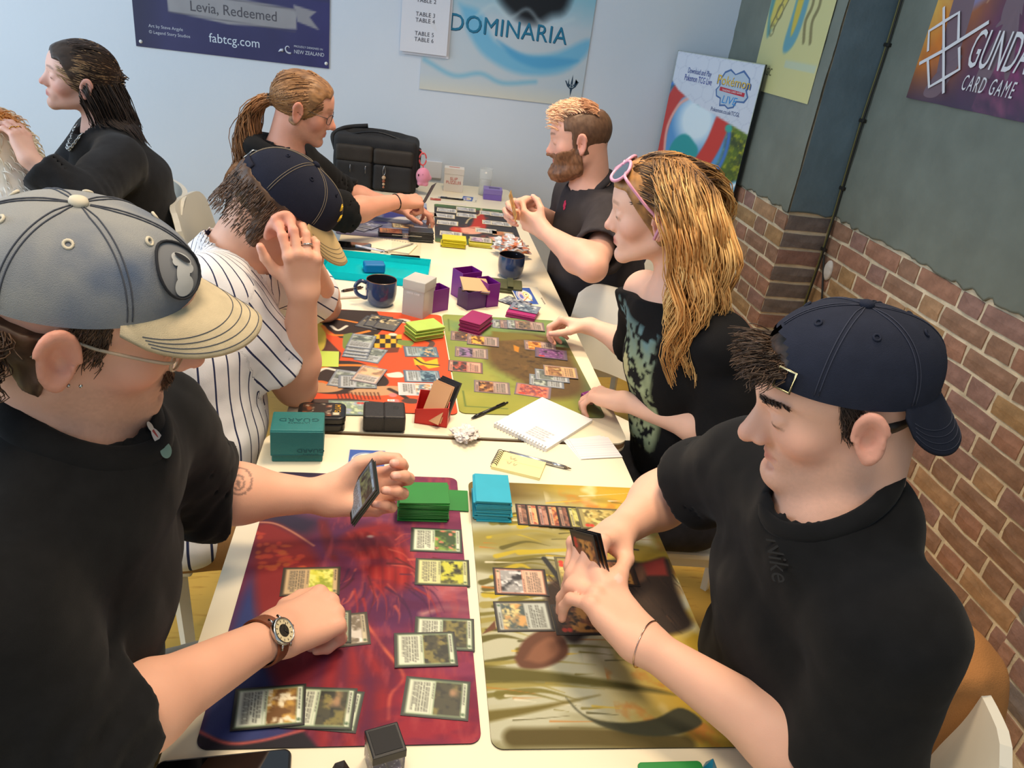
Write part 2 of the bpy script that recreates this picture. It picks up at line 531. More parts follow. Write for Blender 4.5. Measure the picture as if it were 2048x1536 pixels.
HP = dict(jaw=1.0, chin=0.0, nose=1.0, noselen=0.0, brow=1.0, cheek=1.0, full=0.0, lips=1.0, crease=1.0, ears=1.0)
def head_sdf(L, p=None, ears=True):
    p = {**HP, **(p or {})}
    A = L.copy(); A[:, 0] = np.abs(A[:, 0])
    j = p['jaw']; fu = p['full']
    d = s_ell(A, V3(0, -.018, .028), V3(.0740, .095, .079))
    d = smin(d, s_ell(A, V3(0, .022, .035), V3(.062, .066, .058)), .03)
    d = smin(d, s_ell(A, V3(0, .020, -.038), V3((.056 + fu) * j, .062, .072)), .03)
    d = smin(d, s_rc(A, V3(.049 * j, -.010, -.058), V3(.013, .066 + p['chin'], -.100), .0195 + fu, .0155), .025)
    d = smin(d, s_sph(A, V3(0, .070 + p['chin'], -.099), .0175), .018)
    d = smin(d, s_sph(A, V3(.041, .050, -.026), .0215 * p['cheek'] + fu * .4), .026)
    d = smin(d, s_rc(A, V3(.006, .0795, .021), V3(.037, .067, .0225), .0105 * p['brow'], .0085), .014)
    n = p['nose']; nl = p['noselen']
    d = smin(d, s_rc(A, V3(0, .080, .013), V3(0, .0985 + nl, -.028), .0072 * n, .0098 * n), .011)
    d = smin(d, s_rc(A, V3(0, .076, .002), V3(0, .086 + nl * .6, -.032), .0085 * n, .0150 * n), .010)
    d = smin(d, s_sph(A, V3(0, .1025 + nl, -.034), .0098 * n), .008)
    d = smin(d, s_sph(A, V3(.0105 * n, .0915 + nl * .6, -.038), .0072 * n), .006)
    d = smin(d, s_ell(A, V3(0, .068, -.066), V3(.030, .018, .023)), .014)
    # eye sockets, eyeballs under lids
    d = smax(d, -s_ell(A, V3(.032, .097, .002), V3(.0185, .019, .0105)), .014)
    d = smin(d, s_sph(A, V3(.0315, .0715, -.001), .0128), .004)
    # lids: fold above the eye
    d = smin(d, s_rc(A, V3(.019, .081, .0065), V3(.044, .072, .0055), .0034, .0032), .006)
    # lips
    l = p['lips']
    d = smin(d, s_rc(A, V3(0, .0875, -.0615), V3(.021, .0775, -.0660), .0046 * l, .0028), .005)
    d = smin(d, s_rc(A, V3(0, .0865, -.0720), V3(.018, .0775, -.0690), .0056 * l, .0030), .005)
    d = smax(d, -s_rc(A, V3(0, .0965, -.0668), V3(.0235, .0800, -.0675), .0022, .0014), .003)
    d = smax(d, -s_rc(A, V3(0, .0885, -.0845), V3(.012, .0845, -.0835), .004, .003), .008)
    d = smax(d, -s_sph(A, V3(.0068, .0985 + nl * .8, -.0445), .0038), .003)
    if ears:
        def ear(Q):
            c, s = math.cos(.42), math.sin(.42)
            x = Q[:, 0] - .0765; y = Q[:, 1] + .004; z = Q[:, 2] + .006
            ex = x * c + y * s; ey = -x * s + y * c + .012
            z2 = z + .22 * ey
            w = np.where(z2 > 0, .0172, .0140)
            q = np.sqrt((ey / w) ** 2 + (z2 / .0285) ** 2)
            ring = np.sqrt(((q - 1) * .017) ** 2 + (ex - .0068) ** 2) - .0042
            disc = np.sqrt(np.maximum((q - .8) * .017, 0) ** 2 + (ex + .0005) ** 2) - .0040
            e = smin(ring, disc, .0055)
            anti = np.sqrt(((np.sqrt(((ey + .001) / .010) ** 2 + ((z2 - .003) / .018) ** 2) - 1) * .010) ** 2 + (ex - .0045) ** 2) - .0032
            e = smin(e, anti, .004)
            e = smax(e, -s_ell(np.stack([ex, ey, z2], 1), V3(.008, .003, -.004), V3(.0072, .0075, .011)), .003)
            e = smin(e, s_sph(np.stack([ex, ey, z2], 1), V3(.0015, .004, -.030), .0075), .006)
            return e
        d = smin(d, masked(A, V3(.077, -.008, -.006), .06, ear) if len(A) else d, .007)
    return d
def skin_color(L, base, p, P):
    """colouring of a face in head coordinates"""
    base = srgb(base); n = len(L); C = np.tile(base, (n, 1))
    def mixc(m, c):
        nonlocal C
        m = np.clip(m, 0, 1)[:, None]; C = C * (1 - m) + np.asarray(c) * m
    ax = np.abs(L[:, 0]); y, z = L[:, 1], L[:, 2]
    mott = fbm(P * 55, 3, 3) - .5
    C *= (1 + .10 * mott)[:, None]
    red = srgb(p.get('blush', (214, 120, 105)))
    g = lambda cx, cy, cz, s: np.exp(-((ax - cx) ** 2 + (y - cy) ** 2 + (z - cz) ** 2) / (2 * s * s))
    mixc(.45 * g(.048, .055, -.035, .020) * p.get('flush', 1), red)
    mixc(.50 * g(0, .108, -.036, .013) * p.get('flush', 1), red)
    mixc(.40 * np.clip((ax - .0775) / .006, 0, 1) * np.clip((.052 - np.abs(z)) / .01, 0, 1) * np.clip((.03 - np.abs(y + .010)) / .008, 0, 1), srgb(p.get('earc', (214, 128, 112))))
    # lips
    lipm = np.clip(1.4 - np.sqrt((ax / .0225) ** 2 + ((z + .0668) / .0098) ** 2) * 1.2, 0, 1) * (y > .072)
    mixc(lipm * 1.2 * p.get('lipa', .8), srgb(p.get('lip', (190, 105, 98))))
    # brows
    bc = z - (.0245 + .004 * np.sin(np.clip((ax - .01) / .04, 0, 1) * 2.6))
    brow = np.clip(1.6 - np.abs(bc) / .0034, 0, 1) * np.clip((ax - .010) / .004, 0, 1) * np.clip((.049 - ax) / .006, 0, 1) * (y > .045)
    mixc(brow * p.get('browa', .85), srgb(p.get('browc', (70, 50, 40))))
    # eye: slit with lashes, looking down
    ey = (y > .058) & (ax > .017) & (ax < .047)
    zz = z + .0035 + .0009 * ((ax - .0315) / .012) ** 2 * 3
    if p.get('open', 0) > 0:
        o = p['open'] * .004 if 'open' in p else .0016
        mixc(((np.abs(zz + o * .2) < o) & ey & (np.abs(ax - .0315) < .0115)) * 1.0, srgb((225, 215, 208)))
        mixc(((np.abs(zz + o * .2) < o) & ey & (np.abs(ax - .0325) < .0045)) * 1.0, srgb(p.get('iris', (60, 60, 65))))
        zz = zz - o * .9
    mixc(np.clip(1.6 - np.abs(zz) / .0020, 0, 1) * ey * np.clip(1.4 - np.abs(ax - .0318) / .012, 0, 1) * .95, srgb((54, 36, 32)))
    # stubble, moustache
    if p.get('stubble', 0):
        st = np.clip((-.040 - z) / .012, 0, 1) * np.clip((y + .02) / .02, 0, 1)
        nz = fbm(P * 420, 9, 2)
        mixc(st * p['stubble'] * (.4 + nz), srgb(p.get('stubc', (120, 95, 85))))
    return np.clip(C, 0, 1)

# ------------------------------------------------ hands
POSES = dict(
    relaxed=dict(c=[(25, 35, 20), (30, 40, 25), (36, 45, 28), (42, 48, 30)], sp=(7, 1, -5, -11), th=[(.62, .70, .35), (.80, .50, .33), (.92, .25, .28)]),
    fist=dict(c=[(62, 80, 45), (66, 84, 50), (70, 84, 50), (72, 84, 50)], sp=(4, 1, -3, -7), th=[(.62, .55, .56), (.80, .10, .60), (.80, -.30, .50)]),
    pinch=dict(c=[(48, 62, 30), (60, 78, 45), (68, 82, 50), (72, 84, 50)], sp=(6, 1, -4, -8), th=[(.70, .50, .50), (.90, .20, .38), (.98, -.05, .12)]),
    hold=dict(c=[(38, 48, 25), (42, 52, 28), (46, 55, 30), (50, 55, 30)], sp=(8, 2, -4, -10), th=[(.60, .60, .53), (.86, .30, .40), (.97, .0, .2)]),
    flat=dict(c=[(10, 14, 8), (10, 14, 8), (12, 15, 8), (14, 18, 10)], sp=(9, 2, -5, -13), th=[(.55, .80, .2), (.72, .68, .1), (.80, .6, .0)]),
    claw=dict(c=[(30, 50, 35), (34, 54, 38), (38, 56, 38), (42, 58, 38)], sp=(12, 3, -6, -15), th=[(.55, .72, .42), (.72, .50, .48), (.80, .25, .55)]),
)
FL = [(.044, .026, .021), (.049, .030, .022), (.045, .028, .022), (.035, .021, .019)]
FB = [(.089, .0285), (.094, .0090), (.089, -.0110), (.079, -.0290)]
FR = [(.0098, .0086, .0076), (.0100, .0088, .0078), (.0095, .0083, .0073), (.0085, .0073, .0064)]
def hand_parts(W, fwd, pn, side, pose, s=1.0):
    fwd = unit(fwd); pn = unit(np.asarray(pn, float) - fwd * np.dot(pn, fwd))
    lat = np.cross(fwd, pn) * (1 if side == 'R' else -1)     # towards the thumb
    ps = POSES[pose] if isinstance(pose, str) else pose
    pt = lambda f, l, n: W + s * (f * fwd + l * lat + n * pn)
    segs = []; tips = []
    for i in range(4):
        f0, l0 = FB[i]
        p = pt(f0, l0, -.003); a = math.radians(ps['sp'][i])
        dirf = math.cos(a) * fwd + math.sin(a) * lat
        ang = 0; pts = [p]
        for q in range(3):
            ang += math.radians(ps['c'][i][q])
            dv = math.cos(ang) * dirf + math.sin(ang) * pn
            p = p + s * FL[i][q] * dv; pts.append(p)
        dors = -math.sin(ang) * dirf * -1
        nrm = -(math.cos(ang) * pn - math.sin(ang) * dirf)
        segs.append((pts, [FR[i][0] * s * 1.02, FR[i][0] * s * .97, FR[i][1] * s, FR[i][2] * s * .92]))
        tips.append((pts[-1], nrm, pts[-2]))
    p = pt(.020, .020, .006); pts = [p]
    for q, ln in enumerate((.046, .034, .027)):
        f, l, n = ps['th'][q]
        dv = unit(f * fwd + l * lat + n * pn); p = p + s * ln * dv; pts.append(p)
    th = (pts, [.0150 * s, .0118 * s, .0104 * s, .0085 * s])
    f, l, n = ps['th'][2]; dv = unit(f * fwd + l * lat + n * pn)
    tn = unit(lat * .8 - pn * .45 - dv * np.dot(lat * .8 - pn * .45, dv))
    tips.append((pts[-1], tn, pts[-2]))
    def f_(P):
        d = None
        for i in range(4):
            f0, l0 = FB[i]
            q = s_rc(P, pt(.004, l0 * .55, 0), pt(f0, l0, -.002), .0150 * s, .0112 * s)
            d = q if d is None else smin(d, q, .014 * s)
        d = smin(d, s_rc(P, pt(.015, .014, .008), pt(.052, .026, .012), .014 * s, .012 * s), .014 * s)
        d = smin(d, s_rc(P, pt(.015, -.018, .008), pt(.060, -.024, .008), .013 * s, .010 * s), .014 * s)
        d = smin(d, s_chain(P, th[0], th[1], .004), .013 * s)
        for pts, rs in segs:
            d = smin(d, s_chain(P, pts, rs, .004), .0045 * s)
            d = smin(d, s_sph(P, pts[0] - pn * .0015 * s, rs[0] * 1.06), .006 * s)
        return d
    c = pt(.085, 0, .02)
    return f_, c, tips, dict(fwd=fwd, pn=pn, lat=lat, pt=pt, segs=segs, thumb=th)
def nails(C, P, tips, s=1.0):
    for t, n, b in tips:
        ax = unit(t - b); q = P - (t - ax * .001 * s)
        u = q @ n; lat = q - np.outer(u, n); la = lat @ ax; ls = np.linalg.norm(lat - np.outer(la, ax), axis=1)
        m = (u > .0032 * s) & (ls < .0052 * s) & (np.abs(la - .001 * s) < .0062 * s)
        C[m] = C[m] * .35 + srgb((240, 190, 178)) * .65
    return C

def radii(f, c, U, r0=.02, n=30):
    """distance from c to the surface along each direction of U"""
    r = np.full(len(U), r0)
    for _ in range(n): r = r - f(c + U * r[:, None]) * .9
    return r
def ray_hit(f, x, y, t0=.4, n=60):
    """where the surface stands behind a pixel, and its normal"""
    r = _ray(x, y); t = t0
    for _ in range(n): t += float(f((_C + r * t)[None])[0]) * .8
    c = _C + r * t; E_ = np.eye(3) * 1e-3
    g = f(np.concatenate([c + E_, c - E_])); return c, unit(g[:3] - g[3:])
def build_skin(name, S, parent, h):
    """S: dict with head Frame, hp (shape), neck, sh, el, wr, hand, base colour, extra"""
    hd = S['head']; sc = S.get('scale', 1.0); fe = S.get('thin', 1.0)
    hands = {}
    for sd in S['arms']:
        a = S['arms'][sd]
        hands[sd] = hand_parts(a['wr'], a['fwd'], a['pn'], sd, a['pose'], a.get('hs', sc))
    nb = S['neck']
    jaw = hd.w((0, -.012, -.055)); nk = S.get('neckr', .054) * fe
    def f(P):
        d = s_rc(P, hd.w((0, -.034, -.03)), nb, nk, nk * 1.12)
        for sd in S['arms']:
            a = S['arms'][sd]
            d = smin(d, s_rc(P, nb + V3(0, 0, -.035), a['sh'], .058 * fe, .052 * fe), .05)
            q = s_rc(P, a['sh'], a['el'], .054 * fe, .042 * fe)
            mid = a['el'] + (a['wr'] - a['el']) * .28
            q = smin(q, s_rc(P, a['el'], mid, .0400 * fe, .0435 * fe * a.get('fa', 1)), .03)
            q = smin(q, s_rc(P, mid, a['wr'], .0435 * fe * a.get('fa', 1), .0255 * fe), .03)
            hf, hc, _, _ = hands[sd]
            q = smin(q, masked(P, hc, .17 * a.get('hs', sc), hf), .022)
            d = smin(d, q, .03) if not S.get('split') else np.minimum(d, q)
        if 'extra' in S:
            for (c, r, k) in S['extra']: d = smin(d, s_ell(P, np.asarray(c), np.asarray(r)), k)
        d = smin(d, masked(P, hd.pos, .21 * hd.s, lambda Q: head_sdf(hd.l(Q), S.get('hp')) * hd.s), .022)
        return d
    pts = [hd.w((x, y, z)) for x in (-.1, .1) for y in (-.13, .13) for z in (-.14, .13)] + [nb]
    for sd in S['arms']:
        a = S['arms'][sd]; pts += [a['sh'], a['el'], a['wr'], hands[sd][1]]
        pts += [hands[sd][1] + V3(x, y, z) * .11 for x in (-1, 1) for y in (-1, 1) for z in (-1, 1)]
    pts = np.array(pts)
    V, Q = sdf_mesh(f, pts.min(0) - .09, pts.max(0) + .07, h)
    L = hd.l(V)
    nearhead = np.clip((.15 - np.linalg.norm(L - V3(0, .02, -.01), axis=1)) / .02, 0, 1)
    base = S['skin']
    C0 = np.tile(srgb(base), (len(V), 1)) * (1 + .10 * (fbm(V * 40, 5, 3) - .5))[:, None]
    C1 = skin_color(L, base, S.get('fc', {}), V)
    C = C0 * (1 - nearhead[:, None]) + C1 * nearhead[:, None]
    for sd in S['arms']:
        hp = hands[sd]
        m = np.linalg.norm(V - hp[1], axis=1) < .16
        # knuckles and finger ends run a little redder
        for t, n_, b in hp[2]:
            g = np.exp(-((V[m] - t) ** 2).sum(1) / (2 * .011 ** 2))[:, None] * .30
            C[m] = C[m] * (1 - g) + srgb((222, 130, 112)) * g
        for pts_, _ in hp[3]['segs']:
            for q in (0, 1):
                g = np.exp(-((V[m] - pts_[q]) ** 2).sum(1) / (2 * .010 ** 2))[:, None] * .20
                C[m] = C[m] * (1 - g) + srgb((216, 125, 108)) * g
        C[m] = nails(C[m], V[m], hp[2], S['arms'][sd].get('hs', sc))
    if 'paint' in S: C = S['paint'](V, C)
    o = mesh_np(name, V, Q, SKIN, parent, col=C)
    S['f'] = f; S['hands'] = hands
    return o

# ------------------------------------------------ clothes
def wr_noise(P, seed, f=14, amp=.004):
    n = fbm(P * f, seed, 3) - .5
    r = 1 - np.abs(2 * vnoise(P * f * .8 + 5.3, seed + 3) - 1)
    return amp * (1.2 * n + .9 * (r - .5))
def build_shirt(name, S, parent, m, h, sleeve=.55, ease=1.0, neck_r=.075, seed=1, folds=.004, hem=None, torso=None, sl_r=(.080, .072), neck_drop=.0, neck_tilt=.35, collar_h=-.030, col=None, attrs=None, cuffs=None, open_side=None, extra=None, sub=None):
    """torso: list of (centre, half width, half depth) from hip to chest; sleeve: fraction of upper arm (0..1) or up to 2 past the elbow"""
    side = S['side']; front = S['front']; up = np.cross(side, front)
    nb = S['neck']; hd = S['head']
    T = torso
    ndir = unit(hd.w((0, -.02, -.05)) - nb)
    slv = {}
    for sd in S['arms']:
        a = S['arms'][sd]; sh, el, wr = a['sh'], a['el'], a['wr']
        t = a.get('sleeve', sleeve)
        if t <= 1: end = sh + (el - sh) * t; pts = [sh, end]; axis = unit(el - sh)
        else: end = el + (wr - el) * (t - 1); pts = [sh, el, end]; axis = unit(wr - el)
        slv[sd] = (pts, axis, end)
    def f(P):
        d = None
        for i in range(len(T) - 1):
            q = s_ecap(P, T[i][0], T[i + 1][0], (T[i][1] * ease, T[i][2] * ease), (T[i + 1][1] * ease, T[i + 1][2] * ease), side, front)
            d = q if d is None else smin(d, q, .05)
        for sd in S['arms']:
            a = S['arms'][sd]
            d = smin(d, s_rc(P, nb + V3(0, 0, -.045), a['sh'], .072, .066), .05)
        d = smin(d, s_rc(P, nb - ndir * .03, nb + ndir * collar_h, .092, neck_r + .010), .03)
        if extra is not None: d = extra(P, d)
        ds = None
        for sd in slv:
            pts, axis, end = slv[sd]
            long_ = end + axis * .05
            r0, r1 = sl_r
            rs = [r0, r1, r1] if len(pts) == 2 else [r0, (r0 + r1) / 2, r1, r1]
            pp = [pts[0]] + ([pts[1]] if len(pts) == 2 else [pts[1], pts[2]]) + [long_]
            q = s_chain(P, pp, rs, .03)
            t = (P - end) @ axis
            if len(pts) == 3:    # gather folds at the elbow
                e = pts[1]; g = np.exp(-((P - e) ** 2).sum(1) / (2 * .07 ** 2))
                ax2 = unit(pts[2] - pts[0]); s_ = (P - e) @ ax2
                q = q - .006 * g * np.sin(s_ * 165 + 3 * np.sin(P @ V3(31, 17, 23)))
            q = smax(q, t, .006)
            inner = s_chain(P, pp, [x - .0165 for x in rs], .02)
            q = smax(q, -np.maximum(inner, -(t + .055)), .003)
            d = smin(d, q, .035)
            # keep the sleeve mouth open where torso blending would close it
        nr = np.abs(d) < .03
        d[nr] += wr_noise(P[nr], seed, 13, folds)
        if S.get('foldfn') is not None: d = d + S['foldfn'](P)
        # neck opening
        c0 = nb + ndir * .01 + front * neck_drop
        q = s_rc(P, c0 - ndir * .05 - front * .0, c0 + ndir * .16, neck_r * .9, neck_r * 1.06)
        tt = (P - c0) @ unit(ndir + front * neck_tilt)
        hole = np.maximum(q, -(tt + .02))
        d = smax(d, -hole, .006)
        if hem is not None: d = smax(d, hem(P), .005)
        if sub is not None: d = sub(P, d)
        return d
    pts = [t[0] + side * sx * t[1] + front * fy * t[2] for t in T for sx in (-1.1, 1.1) for fy in (-1.1, 1.1)]
    for sd in slv: pts += [q + V3(x, x, x) * .09 for q in slv[sd][0] for x in (-1, 1)]
    pts += [nb]; pts = np.array(pts)
    V, Q = sdf_mesh(f, pts.min(0) - .05, pts.max(0) + .05, h)
    C = col(V) if col is not None else None
    A = attrs(V) if attrs is not None else None
    S['shirt_f'] = f
    return mesh_np(name, V, Q, m, parent, col=C, attrs=A)
def build_legs(S, parent, m, shoe_m, hips, knees, ankles, h=.013, r=(.088, .066, .050), shoe_dir=None, name='trousers'):
    def f(P):
        d = s_ell(P, (hips[0] + hips[1]) / 2 + V3(0, 0, .02), V3(.15, .15, .11))
        for i in (0, 1):
            d = smin(d, s_rc(P, hips[i], knees[i], r[0], r[1]), .05)
            d = smin(d, s_rc(P, knees[i], ankles[i], r[1] * .95, r[2]), .02)
        return d + wr_noise(P, 31, 12, .004)
    pts = np.concatenate([hips, knees, ankles])
    V, Q = sdf_mesh(f, pts.min(0) - .17, pts.max(0) + .17, h)
    o = mesh_np(name, V, Q, m, parent)
    for i in (0, 1):
        fd = unit(shoe_dir if shoe_dir is not None else S['front'] * V3(1, 1, 0)); A = ankles[i] * V3(1, 1, 0)
        def g(P):
            d = s_rc(P, A - fd * .03 + V3(0, 0, .045), A + fd * .14 + V3(0, 0, .035), .042, .038)
            d = smin(d, s_rc(P, A + V3(0, 0, .06), A + V3(0, 0, .10), .045, .042), .03)
            return smax(d, .002 - P[:, 2], .006)
        lo = np.minimum(A - fd * .1, A + fd * .2) - .06; hi = np.maximum(A - fd * .1, A + fd * .2) + .06
        lo[2] = -.01; hi[2] = .17
        V, Q = sdf_mesh(g, lo, hi, .007)
        mesh_np('shoe', V, Q, shoe_m, parent)
    return o
def ring_collar(S, parent, m, rad=.078, minor=.009, tilt=.35, drop=0.0, lift=.004, name='collar', ry=1.08, flat=1.6):
    nb = S['neck']; hd = S['head']; front = S['front']; side = S['side']
    ndir = unit(hd.w((0, -.02, -.05)) - nb)
    n = unit(ndir + front * tilt); f2 = unit(front - n * np.dot(front, n)); s2 = np.cross(f2, n)
    c = nb + ndir * .01 + front * drop + n * lift
    a = np.linspace(0, 2 * pi, 48, endpoint=False)
    V = []
    for t in a:
        o = math.cos(t) * s2 * rad + math.sin(t) * f2 * rad * ry
        r_ = unit(o)
        for b in np.linspace(0, 2 * pi, 10, endpoint=False):
            V.append(c + o + minor * (math.cos(b) * r_ + flat * math.sin(b) * (n * .9 - r_ * .35)))
    Q = [(i * 10 + j, ((i + 1) % 48) * 10 + j, ((i + 1) % 48) * 10 + (j + 1) % 10, i * 10 + (j + 1) % 10) for i in range(48) for j in range(10)]
    return mesh_np(name, np.array(V), np.array(Q), m, parent)

# ------------------------------------------------ hair
def hair_shell(name, S, parent, off, region, col, h=.004, amp=.004, freq=90, seed=3, stretch=(1, 1, .35), bound=.17, k=.006, edge=.016):
    """short hair: a layer over the head, limited by region(L) < 0"""
    hd = S['head']
    def f(P):
        L = hd.l(P)
        o = off(L) if callable(off) else off
        d = head_sdf(L, S.get('hp'), ears=False) - o - amp * (fbm(L * freq * np.array(stretch), seed, 3) - .5) * 2
        return smax(d, region(L) + edge * (fbm(L * 55, seed + 2, 2) - .5), k) * hd.s
    c = hd.pos
    V, Q = sdf_mesh(f, c - bound, c + bound, h)
    L = hd.l(V)
    n = fbm(L * np.array(stretch) * freq * 1.6, seed + 5, 3)
    C = col(L, n)
    return V, Q, C
def cols(a, b, t):
    a, b = srgb(a), srgb(b); t = np.clip(t, 0, 1)[..., None]
    return a * (1 - t) + b * t
def push_out(P, hd, r=(.083, .104, .094), c=(0, -.016, .028)):
    L = (P - hd.pos) @ hd.B / hd.s - np.array(c)
    q = L / np.array(r); n = np.linalg.norm(q, axis=-1, keepdims=True)
    q = np.where(n < 1, q / np.maximum(n, 1e-6), q)
    return hd.pos + hd.s * ((q * np.array(r) + np.array(c)) @ hd.B.T)
def grow(hd, roots, d0, n, step, fields, rng, wave=.0, wfreq=3.0, body=None, off=.004, gravity=.25, stiff=.75, jitter=.1, clump=None, r=(.083, .104, .094)):
    """roots (m,3) local; d0 (m,3) local start direction -> world paths (m,n,3)"""
    P = hd.w(roots); D = d0 @ hd.B.T; D /= np.linalg.norm(D, axis=1)[:, None]
    m = len(P); path = [P]
    ph = rng.random(m) * 6.28; amp = wave * (.6 + .8 * rng.random(m))
    if clump is not None: ph = ph[clump] + .5 * rng.random(m)
    st = step if np.ndim(step) else np.full(m, step)
    for i in range(1, n):
        t = i / (n - 1)
        tgt = fields(P, t) if fields is not None else np.zeros_like(P)
        D = stiff * D + gravity * np.array([0, 0, -1.]) + tgt + jitter * (rng.random((m, 3)) - .5)
        D /= np.linalg.norm(D, axis=1)[:, None] + 1e-9
        side = np.cross(D, np.array([0.2, .3, 1.])); side /= np.linalg.norm(side, axis=1)[:, None] + 1e-9
        P = P + D * st[:, None] + side * (amp * np.cos(ph + t * wfreq * 6.28))[:, None] * st[:, None]
        P = push_out(P, hd, r)
        if body is not None:
            d = body(P); k = d < off
            if k.any():
                e = 1e-3; Q = P[k]
                g = np.stack([body(Q + V3(*(e * (np.arange(3) == a)))) - body(Q - V3(*(e * (np.arange(3) == a)))) for a in range(3)], 1)
                g /= np.linalg.norm(g, axis=1)[:, None] + 1e-9
                P[k] = Q + g * (off - d[k])[:, None]
        path.append(P)
    return np.stack(path, 1)
def hair_obj(name, parts, parent, m=None):
    """parts: list of (V,Q,C)"""
    V = []; Q = []; C = []; o = 0
    for v, q, c in parts:
        V.append(v); Q.append(q + o); C.append(c); o += len(v)
    return mesh_np(name, np.concatenate(V), np.concatenate(Q), m or HAIR, parent, col=np.concatenate(C))

def fuzz(S, n, sample, d0, ln, ca, cb, seed=1, r=(.0007, .0003), k=5, wave=.3, off=.0):
    """short strands rooted on the head: sample(rng, n) -> local points near the surface"""
    hd = S['head']; rng = np.random.default_rng(seed); L = sample(rng, n); E_ = np.eye(3) * 1e-3
    for _ in range(4):
        d = head_sdf(L, S.get('hp'), ears=False); G = np.stack([head_sdf(L + e, S.get('hp'), ears=False) - head_sdf(L - e, S.get('hp'), ears=False) for e in E_], 1)
        G /= np.linalg.norm(G, axis=1)[:, None] + 1e-9; L = L - G * (d - off)[:, None]
    D = d0(L, G, rng); D /= np.linalg.norm(D, axis=1)[:, None]
    t = np.linspace(0, 1, k)[None, :, None]; l = rng.uniform(ln[0], ln[1], n)[:, None, None]
    P = L[:, None] + D[:, None] * l * t + G[:, None] * l * .25 * (t - t * t) + rng.normal(0, wave, (n, 1, 3)) * l * t * t * .5
    return strands_np(hd.w(P.reshape(-1, 3)).reshape(P.shape), np.linspace(r[0], r[1], k)[None] * np.ones((n, 1)), cols(ca, cb, rng.random(n))[:, None] * np.ones((1, k, 1)))
def side_hair(S, ca, cb, n=700, seed=2, x=.066, y=(-.006, .024), z=(-.024, .045), ln=(.008, .014)):
    f = lambda rng, m: np.stack([np.where(rng.random(m) < .5, 1, -1) * x, rng.uniform(*y, m), rng.triangular(z[0], z[1], z[1], m)], 1)
    return fuzz(S, n, f, lambda L, G, rng: np.stack([0 * L[:, 0], -.25 + rng.normal(0, .15, len(L)), -1 + 0 * L[:, 0]], 1) + G * .25, ln, ca, cb, seed)
def brow_hair(S, ca, cb, n=360, seed=3):
    def f(rng, m): u = rng.random(m); return np.stack([np.where(rng.random(m) < .5, 1, -1) * (.011 + .037 * u), .085 - .022 * u, .0245 + .004 * np.sin(u * 2.6) + rng.normal(0, .0015, m)], 1)
    return fuzz(S, n, f, lambda L, G, rng: np.stack([np.sign(L[:, 0]), -.3 + 0 * L[:, 0], .15 + rng.normal(0, .2, len(L))], 1) + G * .15, (.005, .009), ca, cb, seed, (.0007, .0003), 4)
